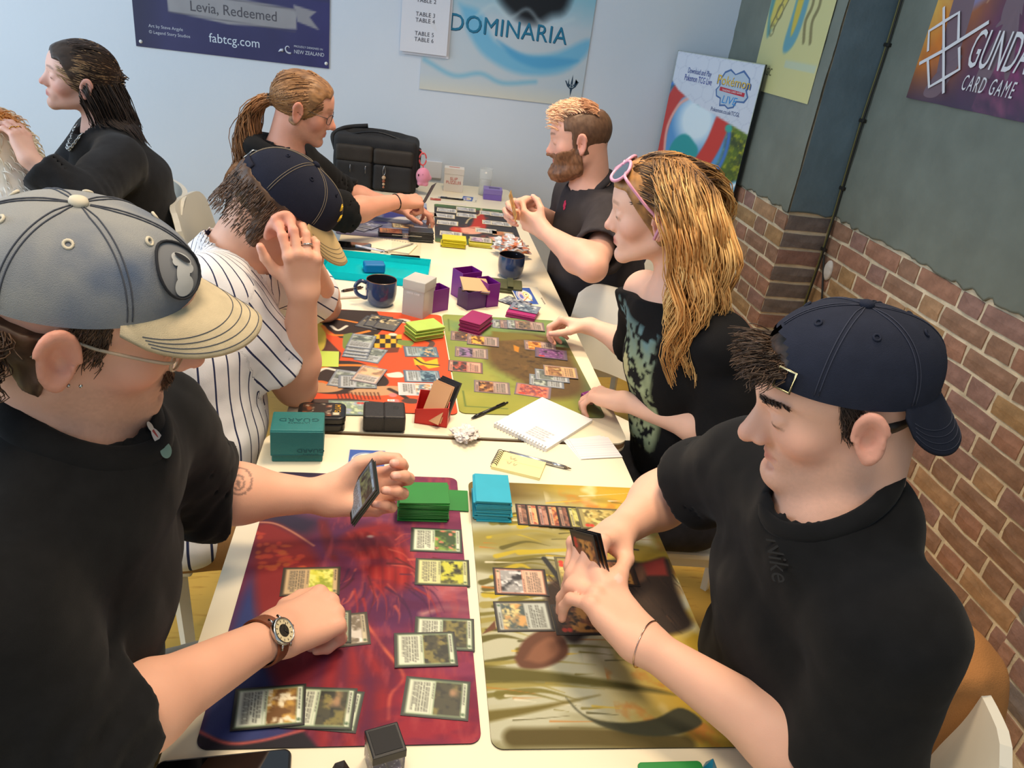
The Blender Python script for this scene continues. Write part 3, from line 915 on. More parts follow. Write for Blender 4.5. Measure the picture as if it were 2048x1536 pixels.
# ------------------------------------------------ caps
def cap(S, parent, crown_m, brim_m, button_m, thread_m, tilt=0.0, back=False, rim=(.0865, .107), H=.108, centre=(0, -.014, .030), brim_len=.075, brim_w=1.08, droop=.022, brim_pitch=12, strap_m=None, buckle_m=None, opening=False, name='cap', colfn=None, arch=.42, bside=1):
    hd = S['head']
    ca, sa = math.cos(math.radians(tilt)), math.sin(math.radians(tilt))
    sg = -1 if back else 1
    def W(L):       # cap frame -> world (y towards the brim)
        L = np.atleast_2d(np.asarray(L, float)); X, Y, Z = L[:, 0] * sg, L[:, 1] * sg, L[:, 2]
        Y2 = Y * ca + Z * sa; Z2 = -Y * sa + Z * ca
        return hd.w(np.stack([X + centre[0], Y2 + centre[1], Z2 + centre[2]], 1))
    nt, nz = 96, 22
    def surf(th, ph, off=0.0):
        # th 0 = brim direction ; ph 0 rim .. 1 top
        a = ph * pi / 2
        r = np.cos(a) ** .82; z = np.sin(a) ** 1.02
        fr = np.clip(np.cos(th), 0, 1) ** 2
        x = rim[0] * np.sin(th) * r; y = rim[1] * np.cos(th) * r + fr * .010 * np.sin(a * 2) * .9
        n6 = 1 - .012 * np.cos(6 * th + pi) * np.sin(a * 2)           # six panels, slightly faceted
        k = 1 + off / .1
        return np.stack([x * n6 * k, y * n6 * k, H * z + off * np.sin(a)], -1)
    TH, PH = np.meshgrid(np.linspace(-pi, pi, nt + 1), np.linspace(0, .985, nz))
    L = surf(TH, PH)
    V = W(L.reshape(-1, 3)); w = nt + 1
    Q = np.array([(i * w + j, i * w + j + 1, (i + 1) * w + j + 1, (i + 1) * w + j) for i in range(nz - 1) for j in range(nt)])
    V = np.concatenate([V, W([[0, 0, H]])]); top = len(V) - 1
    T3 = np.array([((nz - 1) * w + j, (nz - 1) * w + j + 1, top) for j in range(nt)])
    if opening:
        thc = TH.ravel()[Q].mean(1); phc = PH.ravel()[Q].mean(1)
        dth = np.minimum(abs(thc - pi), abs(thc + pi))
        Q = Q[~((dth / arch) ** 2 + (phc / .40) ** 2 < 1)]
    C = colfn(V, hd) if colfn else None
    crown = mesh_np(name, V, [Q, T3], crown_m, parent, col=C)
    # seams
    for k in range(6):
        th = k * pi / 3
        for o_ in (-.022, .022):
            ph = np.linspace(.05 if not (opening and k == 3) else .45, .97, 20)
            pts = W(surf(np.full(20, th) + o_ / np.maximum(np.cos(ph * pi / 2), .2), ph, .0006))
            V_, Q_ = tube_np(pts, .0007, 4); mesh_np('stitching', V_, Q_, thread_m, crown)
    for k in range(6):
        th = (k + .5) * pi / 3
        c = W(surf(np.array([th]), np.array([.62]), .0006))[0]; n = unit(c - W([[0, 0, H * .2]])[0])
        u = unit(np.cross(n, V3(.3, .2, 1))); v = np.cross(n, u); a = np.linspace(0, 2 * pi, 12, endpoint=False)
        V_, Q_ = tube_np([c + .0036 * (math.cos(t) * u + math.sin(t) * v) for t in a], .0014, 6, closed=True)
        mesh_np('eyelet', V_, Q_, thread_m if button_m is None else button_m, crown)
    # button
    V_, Q_ = lathe_np([(.0001, .006), (.004, .0057), (.0075, .004), (.0085, .001), (.008, -.001)], 20)
    mesh_np('button', W(V_ + V3(0, 0, H + .001)), Q_, button_m or crown_m, crown)
    # brim
    nu, nv = 41, 12
    U, Vv = np.meshgrid(np.linspace(-1, 1, nu), np.linspace(0, 1, nv))
    th = U * 1.12
    inner = surf(th, np.zeros_like(th))
    ext = brim_len * np.clip(np.cos(U * pi / 2), 0, 1) ** .55
    bp = math.radians(brim_pitch)
    x = inner[..., 0] * (1 + (brim_w - 1) * Vv * (1 - .25 * U * U)); y = inner[..., 1] + ext * Vv * math.cos(bp)
    z = inner[..., 2] - ext * Vv * math.sin(bp) - droop * 1.5 * np.abs(U) ** 1.5 * (ext / brim_len) * Vv - .006 * Vv * Vv
    Lb = np.stack([x, y, z + .001], -1).reshape(-1, 3)
    tb = Lb.copy(); tb[:, 2] += .0018; bb = Lb.copy(); bb[:, 2] -= .0018
    V = W(np.concatenate([tb, bb])); n0 = nu * nv
    q = np.array([(i * nu + j, i * nu + j + 1, (i + 1) * nu + j + 1, (i + 1) * nu + j) for i in range(nv - 1) for j in range(nu - 1)])
    rimi = [i * nu for i in range(nv)] + [(nv - 1) * nu + j for j in range(1, nu)] + [i * nu + nu - 1 for i in range(nv - 2, -1, -1)]
    e = np.array([(rimi[i], rimi[i] + n0, rimi[i + 1] + n0, rimi[i + 1]) for i in range(len(rimi) - 1)])
    mesh_np('brim', V, np.concatenate([q[:, ::-1], q + n0, e]), brim_m, crown)
    for fr in (.55, .68, .81, .94):
        pts = []
        for u in np.linspace(-.93, .93, 40):
            j = (u + 1) / 2 * (nu - 1); j0 = int(j); jf = j - j0
            i = fr * (nv - 1); i0 = int(i); i_f = i - i0
            g = lambda a, b: tb[a * nu + b]
            pts.append((g(i0, j0) * (1 - jf) + g(i0, j0 + 1) * jf) * (1 - i_f) + (g(i0 + 1, j0) * (1 - jf) + g(i0 + 1, j0 + 1) * jf) * i_f + V3(0, 0, .0002))
        V_, Q_ = tube_np(W(np.array(pts)), .0005, 4); mesh_np('stitching', V_, Q_, thread_m, crown)
    S['capW'] = W; S['capsurf'] = surf
    if strap_m:
        ph = .055; a = np.linspace(pi - arch * 1.15, pi + arch * 1.15, 16)
        lo = surf(a, np.full(16, .0), .002); hi = surf(a, np.full(16, .135), .002)
        V = W(np.concatenate([lo, hi])); Q = np.array([(i, i + 1, 17 + i, 16 + i) for i in range(15)])
        st = mesh_np('strap', V, Q, strap_m, crown); md = st.modifiers.new('t', 'SOLIDIFY'); md.thickness = .0025; md.offset = 0
        for sgn, wd in ((bside, .11),):
            a0 = pi + sgn * arch * 1.02
            pts = W(np.stack([surf(np.array([t]), np.array([p]), .0060)[0] for t, p in ((a0 - wd, .0), (a0 + wd, .0), (a0 + wd, .17), (a0 - wd, .17))]))
            V_, Q_ = tube_np(pts, .0016, 6, closed=True); mesh_np('buckle', V_, Q_, buckle_m, crown)
    return crown
# ================================================================ the room
def place(o, org, X, Y, Z=None):
    X = unit(X); Y = unit(Y); Z = np.cross(X, Y) if Z is None else Z
    m = Matrix(np.stack([X, Y, Z], 1).tolist()).to_4x4(); m.translation = Vector([float(a) for a in org])
    o.matrix_world = m
    o.location = m.translation; o.rotation_euler = m.to_euler()
    return o
YB = 3.08; XA = 1.66; XB = 1.865; YP = 2.05; YN = .33; BT = .950     # back wall, pier face, recess face, pier corners, top of bare brick
floor_m = mat('yellow_linoleum', (206, 166, 74), rough=.42, var=.10, vscale=3)
nt = floor_m.node_tree; N = nt.nodes; L = nt.links
tcn = N.new('ShaderNodeTexCoord'); mp = N.new('ShaderNodeMapping'); mp.inputs['Scale'].default_value = (9, 60, 1)
nz = N.new('ShaderNodeTexNoise'); nz.inputs['Scale'].default_value = 1.0; nz.inputs['Detail'].default_value = 5
cr = N.new('ShaderNodeValToRGB'); cr.color_ramp.elements[0].position = .30; cr.color_ramp.elements[1].position = .42
cr.color_ramp.elements[0].color = (.72, .62, .45, 1); cr.color_ramp.elements[1].color = (1, 1, 1, 1)
mx = N.new('ShaderNodeMix'); mx.data_type = 'RGBA'; mx.blend_type = 'MULTIPLY'; mx.inputs['Factor'].default_value = .8
L.new(tcn.outputs['Object'], mp.inputs[0]); L.new(mp.outputs[0], nz.inputs['Vector']); L.new(nz.outputs[0], cr.inputs[0])
b = N['Principled BSDF']; src = b.inputs['Base Color'].links[0].from_socket
L.new(src, mx.inputs['A']); L.new(cr.outputs[0], mx.inputs['B']); L.new(mx.outputs['Result'], b.inputs['Base Color'])
fl = box('floor', 6.6, 6.6, .04, (-1.2, .5, -.02), floor_m); tag(fl, 'yellow linoleum floor', kind='structure')
wall_m = mat('white_wall_paint', (219, 228, 239), rough=.7, var=.02, vscale=2, bump=.25, bscale=60)
wb = box('wall_back', 6.4, .12, 3.0, (-1.2, YB + .06, 1.5), wall_m); tag(wb, 'white painted plaster wall behind the tables', kind='structure')

# --- right wall: pier, recess and a second pier, bare brick below and painted plaster above
mortar_m = mat('lime_mortar', (220, 206, 178), rough=.95, var=.22, vscale=16, bump=1.0, bscale=120)
def prism(name, plan, z0, z1, m, parent=None):
    bm = bmesh.new(); a = [bm.verts.new((x, y, z0)) for x, y in plan]; t = [bm.verts.new((x, y, z1)) for x, y in plan]
    n = len(plan)
    bm.faces.new(a[::-1]); bm.faces.new(t)
    for i in range(n): bm.faces.new((a[i], a[(i + 1) % n], t[(i + 1) % n], t[i]))
    bmesh.ops.recalc_face_normals(bm, faces=bm.faces)
    return bm_obj(name, bm, m, parent)
rc_ = .004
plan = lambda o: [(XA + o, YB), (XA + o, YP - o * 0 + o), (XB + o, YP + o), (XB + o, YN - o), (XA + o, YN - o), (XA + o, -2.3), (XB + .3, -2.3), (XB + .3, YB)]
wr_ = prism('wall_right', plan(rc_), 0, 3.0, mortar_m); tag(wr_, 'brick wall with painted plaster above', kind='structure')
green = mat('green_wall_paint', (116, 123, 114), rough=.62, var=.10, vscale=7, bump=.9, bscale=28)
blue = mat('blue_grey_wall_paint', (98, 118, 128), rough=.6, var=.10, vscale=8, bump=.9, bscale=30)
def plaster(name, p0, p1, m, ragged=.018, seed=0):
    """lumpy coat of plaster between two plan points, ragged at the lower edge"""
    p0 = V3(*p0, 0); p1 = V3(*p1, 0); ln = np.linalg.norm(p1 - p0); d = (p1 - p0) / ln; n = np.cross(d, V3(0, 0, 1))
    nu = max(4, int(ln / .016)); nv = 70
    U, W = np.meshgrid(np.linspace(0, ln, nu), np.linspace(0, 1, nv) ** 1.3)
    u = U.ravel(); w = W.ravel()
    z0 = BT + .004 + ragged * (fbm(np.stack([u * 24 + seed * 9, 0 * u], 1), seed, 4) - .5) * 2
    z = z0 + w * (2.98 - z0)
    off = .006 + .005 * (fbm(np.stack([u * 9, z * 9], 1), seed + 4, 4) - .5) * 2 * np.clip(w * 8, 0, 1)
    P = p0 + u[:, None] * d + off[:, None] * n; P[:, 2] = z
    q = np.array([(i * nu + j, i * nu + j + 1, (i + 1) * nu + j + 1, (i + 1) * nu + j) for i in range(nv - 1) for j in range(nu - 1)])
    # lower lip
    lip = P[:nu] - n * .010; V = np.concatenate([P, lip]); k = nu * nv
    q2 = np.array([(k + j, k + j + 1, j + 1, j) for j in range(nu - 1)])
    return mesh_np(name, V, np.concatenate([q, q2]), m, wr_)
plaster('plaster', (XA, YB), (XA, YP), green, seed=1)
plaster('plaster', (XA, YP), (XB, YP), blue, seed=2, ragged=.010)
plaster('plaster', (XB, YP), (XB, YN), green, seed=3)
plaster('plaster', (XA, YN), (XA, -2.2), green, seed=5)
# bricks, one by one: stretchers and headers in turn
bmats = [mat('brick_%s' % n, c, rough=.9, var=.22, vscale=28, bump=1.0, bscale=90) for n, c in (('red_brown', (158, 118, 98)), ('brown', (146, 114, 94)), ('tan', (170, 136, 104)), ('plum', (146, 114, 104)), ('grey', (118, 108, 104)), ('ochre', (164, 132, 94)))]
def brick_mesh(l, seed):
    rng = np.random.default_rng(seed); hx, hy, hz = l / 2, .012, .031
    bm = bmesh.new(); bmesh.ops.create_cube(bm, size=1)
    bmesh.ops.scale(bm, vec=(l, .024, .062), verts=bm.verts)
    bmesh.ops.subdivide_edges(bm, edges=[e for e in bm.edges if abs((e.verts[0].co - e.verts[1].co).x) > .01 or abs((e.verts[0].co - e.verts[1].co).z) > .01], cuts=1, use_grid_fill=True)
    for v in bm.verts:
        ex = abs(v.co.x) > hx - 1e-4; ez = abs(v.co.z) > hz - 1e-4
        v.co.x += rng.normal(0, .0018); v.co.z += rng.normal(0, .0016)
        if v.co.y < 0: v.co.y += rng.normal(0, .0012) + (.004 if ex and ez else .0022 if (ex or ez) else 0)
    me = bpy.data.meshes.new('brick'); bm.to_mesh(me); bm.free(); return me
_bm = {}
def brick(l, mi, pos, d, rng):
    k = (round(l, 3), mi, rng.integers(3))
    if k not in _bm:
        me = brick_mesh(l, 100 + len(_bm)); me.materials.append(bmats[mi]); _bm[k] = me
    o = bpy.data.objects.new('brick', _bm[k]); link(o, wr_)
    o.location = pos; o.rotation_euler = (0, 0, math.atan2(d[1], d[0]))
rng = np.random.default_rng(11)
def brickwork(p0, p1, flem=True, tones=(0, 0, 1, 1, 0, 3, 3, 2, 1, 5), start=0.0, ztop=BT - .006, zmin=0.0, one=None):
    p0 = V3(*p0, 0); p1 = V3(*p1, 0); ln = np.linalg.norm(p1 - p0); d = (p1 - p0) / ln; n = np.cross(d, V3(0, 0, 1)); row = 0
    z = ztop - .0325
    while z > zmin + .02:
        if one: segs = [(ln / 2, ln - .012)]
        else:
            segs = []; u = -(.169 if row % 2 else 0.0) + start; k = 0
            while u < ln:
                l = .215 if k % 2 == 0 else .1025
                a, b = max(u, .004), min(u + l, ln - .004)
                if b - a > .035: segs.append(((a + b) / 2, b - a))
                u += l + .015; k += 1
        for c, l in segs:
            brick(l, one[row % len(one)] if one else tones[rng.integers(len(tones))], p0 + d * c + V3(0, 0, z) - n * (.0105 - rng.random() * .003), d, rng)
        z -= .0755; row += 1
brickwork((XA, YB), (XA, YP))
brickwork((XA, YP), (XB, YP), one=[4, 4, 3, 4])
brickwork((XB, YP), (XB, YN), start=-.05)
brickwork((XA, YN), (XA, -.55), tones=(3, 4, 3, 1, 0), zmin=.0)
# white filler lump beside the cable
V, Q = sdf_mesh(lambda P: s_ell(P, V3(XB - .004, 1.955, .745), V3(.012, .030, .045)) + .004 * (fbm(P * 60, 3, 2) - .5), (XB - .03, 1.90, .68), (XB + .02, 2.0, .81), .005)
mesh_np('filler_patch', V, Q, mat('white_filler', (206, 202, 196), rough=.9), wr_)

# --- cable clipped down the recess corner
cable_m = mat('black_cable', (34, 33, 30), rough=.5); olive = mat('olive_cable', (96, 92, 48), rough=.5)
cb = empty('wall_cable', (XB - .02, 2.02, .4), label='thin olive and black cable clipped down the corner of the brick wall', cat='cable')
cpts = [(XB - .022, 2.030, 2.0), (XB - .015, 2.030, 1.63), (XB - .018, 2.034, 1.35), (XB - .013, 2.034, 1.08), (XB - .018, 2.020, .82), (XB - .03, 2.014, .49), (XB - .03, 2.01, .30)]
tube('cable', spline(cpts, 60), .0045, olive, cb, 7)
tube('cable', spline([(a, b_ - .010, c) for a, b_, c in cpts], 60), .0035, cable_m, cb, 7)
tube('cable', spline([(XB - .018, 2.0, .80), (XB - .014, 1.955, .70), (XB - .014, 1.91, .60), (XB - .014, 1.90, .45)], 24), .0045, cable_m, cb, 7)
tube('cable', spline([(XB - .03, 2.0, .49), (XB - .03, 1.96, .545), (XB - .025, 1.90, .52), (XB - .02, 1.87, .42)], 24), .0045, cable_m, cb, 7)
for a, b_, c in cpts[1:6] + [(XB - .014, 1.91, .60)]:
    box('cable_clip', .014, .034, .014, (a, b_ - .006, c), cable_m, cb, .003)
world_parts(cb)

# ---------------------------------------------------------------- posters
def wallsheet(name, cv, c, X, label, cat='poster', thick=.0015, m=None, edge=(200, 200, 200), warp=None, Y=(0, 0, 1)):
    o = sheet(name, cv, thick, m or PRINT_GLOSS, None, edge, warp=warp)
    place(o, c, X, Y); tag(o, label, cat); return o
# dark blue banner poster
cv = Canvas(.878, .80, .006); cv.fill((66, 66, 108))
n = cv.noise(5, 3); cv.mix(n * .5, (50, 50, 84)); cv.mix(np.clip((cv.u - .7) * 2, 0, .6), (62, 60, 120)); cv.mix(np.clip(.15 - cv.u, 0, .12) * 4, (46, 46, 66))
X_ = lambda x: (x + 1.217) / .878
Z_ = lambda z: (z - 1.21) / .80
rib = [(-1.144, 1.470), (-1.06, 1.452), (-.75, 1.452), (-.49, 1.448), (-.49, 1.362), (-.75, 1.350), (-1.0, 1.352), (-1.065, 1.372), (-1.065, 1.46)]
cv.poly([(X_(x), Z_(z)) for x, z in [(-1.066, 1.475), (-.80, 1.468), (-.492, 1.452), (-.490, 1.366), (-.80, 1.352), (-1.062, 1.376)]], (158, 156, 160), soft=.006)
cv.poly([(X_(x), Z_(z)) for x, z in [(-.505, 1.470), (-.40, 1.452), (-.43, 1.425), (-.385, 1.375), (-.486, 1.400)]], (150, 148, 154), soft=.006)
cv.poly([(X_(x), Z_(z)) for x, z in [(-1.20, 1.48), (-1.08, 1.478), (-1.08, 1.440), (-1.19, 1.445), (-1.15, 1.462)]], (150, 148, 154), soft=.006)
for dz in (.004, -.088): cv.stroke([(X_(-1.06), Z_(1.462 + dz)), (X_(-.80), Z_(1.454 + dz)), (X_(-.494), Z_(1.444 + dz))], .003, (96, 94, 104))
cv.img *= (1 + .10 * (cv.noise(14, 8) - .5))[:, None]
cv.poly([(.0, .36), (1, .36), (1, 1), (0, 1)], (60, 62, 98), a=.85)
cv.ell(.5, .75, .30, .24, (86, 84, 130), soft=.2, a=.7)
fp = wallsheet('wall_poster', cv, (-1.217 + .439, YB - .004, 1.21 + .40), (1, 0, 0), 'dark blue banner poster with grey ribbon reading Levia, Redeemed', edge=(190, 180, 170))
def onsheet(o, par, cx, cz, txt, size, c, sx=1.0, align='CENTER', wx=None, shear=0, space=1.0, up=.0022):
    """text on a back-wall sheet given world x,z"""
    return lettering(txt, size, ink(c), par, (cx - wx[0], cz - wx[1], up), sx=sx, align=align, shear=shear, space=space)
w0 = (-1.217 + .439, 1.61)
onsheet(None, fp, -.773, 1.408, 'Levia, Redeemed', .062, (84, 82, 90), wx=w0, sx=.92)
onsheet(None, fp, -.774, 1.283, 'fabtcg.com', .056, (214, 226, 240), wx=w0, sx=.95)
onsheet(None, fp, -1.155, 1.304, 'Art by Steve Argyle', .019, (196, 200, 214), align='LEFT', wx=w0)
onsheet(None, fp, -1.155, 1.278, '© Legend Story Studios', .019, (196, 200, 214), align='LEFT', wx=w0)
onsheet(None, fp, -.503, 1.292, 'PROUDLY DESIGNED IN', .0125, (206, 212, 226), align='LEFT', wx=w0)
onsheet(None, fp, -.503, 1.268, 'NEW ZEALAND', .0235, (206, 212, 226), align='LEFT', wx=w0, sx=.85)
sp = [(.003 + .0045 * t * math.cos(t), .0045 * t * math.sin(t)) for t in np.linspace(.6, 5.2, 24)]
tube('emblem', np.array([(-.530 - w0[0] + x, 1.280 - w0[1] + y, .0022) for x, y in sp]), [.0015 + .0030 * i / 24 for i in range(24)], ink((206, 212, 226)), fp, 6)
tube('emblem', np.array([(-.530 - w0[0] + x, 1.280 - w0[1] + y, .0022) for x, y in ((-.022, -.012), (-.034, -.012), (-.045, -.020))]), [.008, .006, .001], ink((206, 212, 226)), fp, 6)
for x, z in ((-1.195, 1.232), (-.352, 1.232)):
    V, Q = lathe_np([(.0001, .004), (.006, .003), (.008, 0)], 14); pn_ = mesh_np('pin', V + V3(x - w0[0], z - w0[1], .002), Q, mat('pin_white', (230, 230, 226), rough=.3), fp)
# pale blue fantasy poster, generic swirls
cv = Canvas(.822, .80, .006); cv.fill((196, 212, 224))
n = cv.noise(9, 5); cv.mix(n * .35, (214, 214, 214)); cv.mix(np.clip(.10 - cv.v, 0, .1) * 8, (226, 222, 204))
cv.stroke([(.02, .17), (.20, .10), (.36, .13), (.5, .09), (.7, .12)], .018, (120, 190, 220), soft=.02, a=.8)
cv.poly([(.20, .50), (.26, .36), (.38, .23), (.60, .155), (.85, .19), (.99, .31), (.99, .40), (.80, .30), (.60, .27), (.42, .33), (.33, .47)], (118, 190, 226), soft=.03, smooth=True, a=.95)
cv.poly([(.44, .33), (.56, .235), (.74, .20), (.95, .27), (.80, .275), (.62, .265)], (86, 170, 218), soft=.02, smooth=True, a=.9)
cv.mix(np.clip((cv.v - .44) * 5, 0, .9) * (.5 + .5 * cv.noise(10, 9)), (116, 190, 214))
cv.poly([(.40, .60), (.46, .52), (.56, .46), (.66, .45), (.74, .50), (.84, .58), (.86, 1), (.40, 1)], (22, 26, 32), soft=.05, smooth=True)
cv.stroke([(.30, .44), (.40, .52), (.50, .46), (.60, .52), (.72, .44), (.88, .50)], .012, (206, 224, 230), soft=.02, a=.6)
dp = wallsheet('wall_poster', cv, (.10 + .411, YB - .004, 1.167 + .40), (1, 0, 0), 'pale blue poster with swirling mist and the word Dominaria', edge=(206, 214, 220))
w1 = (.511, 1.567)
onsheet(None, dp, .512, 1.483, 'DOMINARIA', .108, (34, 122, 158), wx=w1, sx=.96, space=1.02)
onsheet(None, dp, .515, 1.480, 'DOMINARIA', .108, (34, 78, 104), wx=w1, sx=.96, space=1.02, up=.0018)
fk = [(.0, -.055), (.006, -.02), (.022, -.008), (.036, .018), (.030, .018), (.020, .002), (.018, .030), (.012, .002), (.006, .004), (0, .050), (-.006, .004), (-.012, .002), (-.018, .030), (-.020, .002), (-.030, .018), (-.036, .018), (-.022, -.008), (-.006, -.02)]
bm = bmesh.new(); bm.faces.new([bm.verts.new((.862 - w1[0] + x, 1.268 - w1[1] + y, .002)) for x, y in fk]); bmesh.ops.triangulate(bm, faces=bm.faces)
bm_obj('emblem', bm, ink((44, 70, 92)), dp)
onsheet(None, dp, .862, 1.264, '25', .026, (190, 205, 214), wx=w1, up=.0026)
# printed table list hung over the poster
cv = Canvas(.226, .44, .006); cv.fill((226, 228, 236))
tl = wallsheet('paper_notice', cv, (.108, YB - .012, 1.331 + .22), (1, 0, .0), 'white paper notice listing the table numbers, hung over the pale poster', 'notice', thick=.001, warp=lambda u, v: .006 * (1 - v) ** 2 + .004 * u * (1 - v), edge=(225, 225, 230))
for t_, z_ in (('TABLE 1', 1.584), ('TABLE 2', 1.560), ('TABLE 3', 1.500), ('TABLE 4', 1.474), ('TABLE 5', 1.416), ('TABLE 6', 1.390)):
    lettering(t_, .026, ink((70, 72, 84)), tl, (0, z_ - 1.551, .0024 + (lambda w: .006 * w * w + .002 * w)(1 - (z_ - 1.331) / .44)), sx=.95, space=1.05)
tl2 = sheet('sheet', cv, .001, PRINT_GLOSS, tl, (215, 215, 220)); tl2.location = (.012, -.012, -.004)
# standing board across the corner
cw, chh = .556, 1.49
cv = Canvas(cw, chh, .0065); cv.fill((60, 74, 40))
n = cv.noise(22, 4); n2 = cv.noise(60, 6)
cv.mix(np.clip(n * 1.8 - .5, 0, 1) * np.clip((cv.u - .45) * 5, 0, 1), (110, 140, 40)); cv.mix(np.clip(n2 * 2.4 - 1.2, 0, 1) * np.clip((cv.u - .5) * 5, 0, 1), (196, 196, 40))
cv.mix(np.clip((.60 - cv.v) * 8, 0, 1), (44, 58, 38)); cv.mix(np.clip(n2 * 3 - 1.7, 0, 1) * (cv.v < .66), (80, 120, 40))
cv.mix(np.clip((.47 - cv.v) * 30, 0, 1), (150, 160, 50)); cv.mix(np.clip((.424 - cv.v) * 200, 0, 1), (40, 42, 62))
# round blue scene with bold red and teal curved shapes (a plain stand-in for the picture)
cv.ell(.30, .745, .27, .255, (88, 150, 206), soft=.03); cv.ell(.40, .80, .13, .12, (216, 234, 244), soft=.08)
cv.ell(.30, .745, .285, .27, (70, 120, 196), ring=.02, soft=.012)
cv.stroke([(.02, .62), (.0, .75), (.10, .87), (.30, .90), (.44, .875)], .085, (192, 66, 62), soft=.012)
cv.stroke([(.10, .64), (.06, .75), (.14, .83), (.26, .865)], .016, (226, 170, 160), soft=.01)
cv.stroke([(.28, .60), (.22, .68), (.30, .72), (.42, .70)], .085, (44, 152, 156), soft=.012)
cv.stroke([(.36, .615), (.52, .65), (.64, .73), (.70, .82)], .095, (200, 62, 54), soft=.012)
for i in range(6):
    t = i / 5; cv.ell(.52 + .24 * t, .635 + .19 * t, .022, .022, (200, 62, 54), soft=.01)
cv.ell(.74, .845, .02, .028, (64, 170, 156), soft=.01); cv.ell(.78, .80, .022, .018, (64, 170, 156), soft=.01); cv.ell(.40, .86, .03, .022, (64, 160, 150), soft=.01)
cv.stroke([(.10, .55), (.40, .535), (.70, .565), (1.0, .635)], .05, (120, 180, 214), soft=.015); cv.stroke([(.10, .555), (.40, .54), (.70, .57), (1.0, .64)], .016, (222, 238, 246), soft=.01)
cv.stroke([(.30, .47), (.6, .475), (1.0, .505)], .008, (220, 230, 220), soft=.01)
band = [(0, 1.0), (0, .905), (.10, .880), (.30, .852), (.55, .833), (.80, .812), (1, .795), (1, 1.0)]
m = cv.poly(band, (206, 214, 228))
# honeycomb lines
hx = cv.P[:, 0] / .040; hy = (cv.P[:, 1]) / .040
def hexd(x, y):
    s3 = math.sqrt(3); a = np.stack([np.mod(x, 1) - .5, np.mod(y, s3) - s3 / 2], 1); b_ = np.stack([np.mod(x - .5, 1) - .5, np.mod(y - s3 / 2, s3) - s3 / 2], 1)
    q = np.where(((a ** 2).sum(1) < (b_ ** 2).sum(1))[:, None], a, b_); q = np.abs(q)
    return .5 - np.maximum(q[:, 0], q @ np.array([.5, s3 / 2]))
cv.mix(m * np.clip(1 - hexd(hx * .55, hy * .55) / .045, 0, 1) * .5, (168, 178, 200))
bd = empty('standing_board', (1.505, 2.80, 0), label='tall printed game board standing across the corner, white honeycomb top over bright jungle picture', cat='display board')
dX = unit(V3(1.63 - 1.38, 2.553 - 3.05, 0))
o = sheet('panel', cv, .012, PRINT_GLOSS, bd, (40, 42, 50)); place(o, (1.505, 2.80, chh / 2 + .002), dX, (0, 0, 1)); brd = o
def ob(txt, u, v, size, c, sx=1.0, sh=0.0, up=.0135, space=1.0, depth=0): return lettering(txt, size, ink(c), brd, ((u - .5) * cw, (v - .5) * chh, up), sx=sx, shear=sh, space=space)
ob('Download and Play', .315, .945, .036, (52, 78, 150), .56); ob('Pokemon TCG Live', .315, .922, .041, (40, 62, 150), .56)
ob('Pokemon.co.uk/TCGL', .70, .845, .027, (60, 78, 130), .75)
def flat(pts, c, up, par=brd):
    bm = bmesh.new(); bm.faces.new([bm.verts.new(((u - .5) * cw, (v - .5) * chh, up)) for u, v in pts]); bmesh.ops.triangulate(bm, faces=bm.faces); return bm_obj('emblem', bm, ink(c), par)
flat([(.56, .935), (.60, .962), (.66, .972), (.72, .960), (.80, .975), (.88, .955), (.90, .930), (.88, .918), (.91, .900), (.88, .882), (.80, .880), (.78, .862), (.72, .855), (.68, .862), (.62, .858), (.61, .880), (.56, .885), (.54, .905), (.57, .918)], (74, 108, 162), .0128)
flat([(.575, .934), (.61, .957), (.66, .966), (.72, .956), (.80, .968), (.87, .952), (.885, .932), (.86, .920), (.895, .900), (.87, .887), (.79, .884), (.77, .866), (.72, .860), (.68, .867), (.63, .864), (.62, .884), (.57, .889), (.555, .905), (.585, .920)], (176, 194, 212), .0131)
flat([(.585, .916), (.865, .911), (.865, .899), (.585, .904)], (186, 44, 62), .0134)
o = ob('Pokémon', .722, .935, .058, (226, 186, 40), .92, up=.0140); ob('Pokémon', .725, .934, .061, (52, 84, 150), .92, up=.0136)
ob('TRADING CARD GAME', .725, .9075, .0125, (232, 226, 230), .95, up=.0138); ob('LIVE', .715, .880, .050, (44, 140, 212), 1.0, sh=.15, up=.0138)
box('foot', .40, .10, .02, (1.505, 2.80, .012), mat('black_plastic', (30, 30, 32), rough=.5), bd, .004, rz=math.atan2(dX[1], dX[0]))
world_parts(bd)
# yellow poster on the pier
cv = Canvas(.59, .75, .007); cv.fill((208, 204, 146))
cv.mix(cv.noise(6, 2) * .5, (198, 196, 128))
cv.poly([(.0, .45), (.08, .30), (.16, .38), (.30, .62), (.36, 1), (.0, 1)], (92, 150, 150), smooth=True, soft=.02); cv.poly([(.06, .40), (.14, .35), (.34, .55), (.52, .70), (.50, 1), (.16, 1)], (212, 196, 92), smooth=True, soft=.02)
cv.stroke([(.10, .36), (.30, .62), (.46, .86)], .010, (110, 104, 60)); cv.stroke([(.16, .34), (.36, .58), (.52, .80)], .008, (110, 104, 60))
for k, (a, b_) in enumerate(((.20, .44), (.28, .56), (.14, .34))): cv.ell(a, b_, .030 - .004 * k, .030 - .004 * k, (112, 106, 66), ring=.006)
cv.poly([(.42, .95), (.56, .96), (.62, .60), (.60, .34), (.50, .24), (.40, .26), (.42, .50)], (98, 158, 172), smooth=True, soft=.015); cv.poly([(.48, .95), (.54, .90), (.54, .45), (.48, .32), (.45, .50)], (206, 184, 66), smooth=True, soft=.015)
cv.poly([(.62, .95), (.82, .90), (.84, .66), (.78, .54), (.66, .58), (.62, .74)], (140, 132, 84), smooth=True, soft=.015)
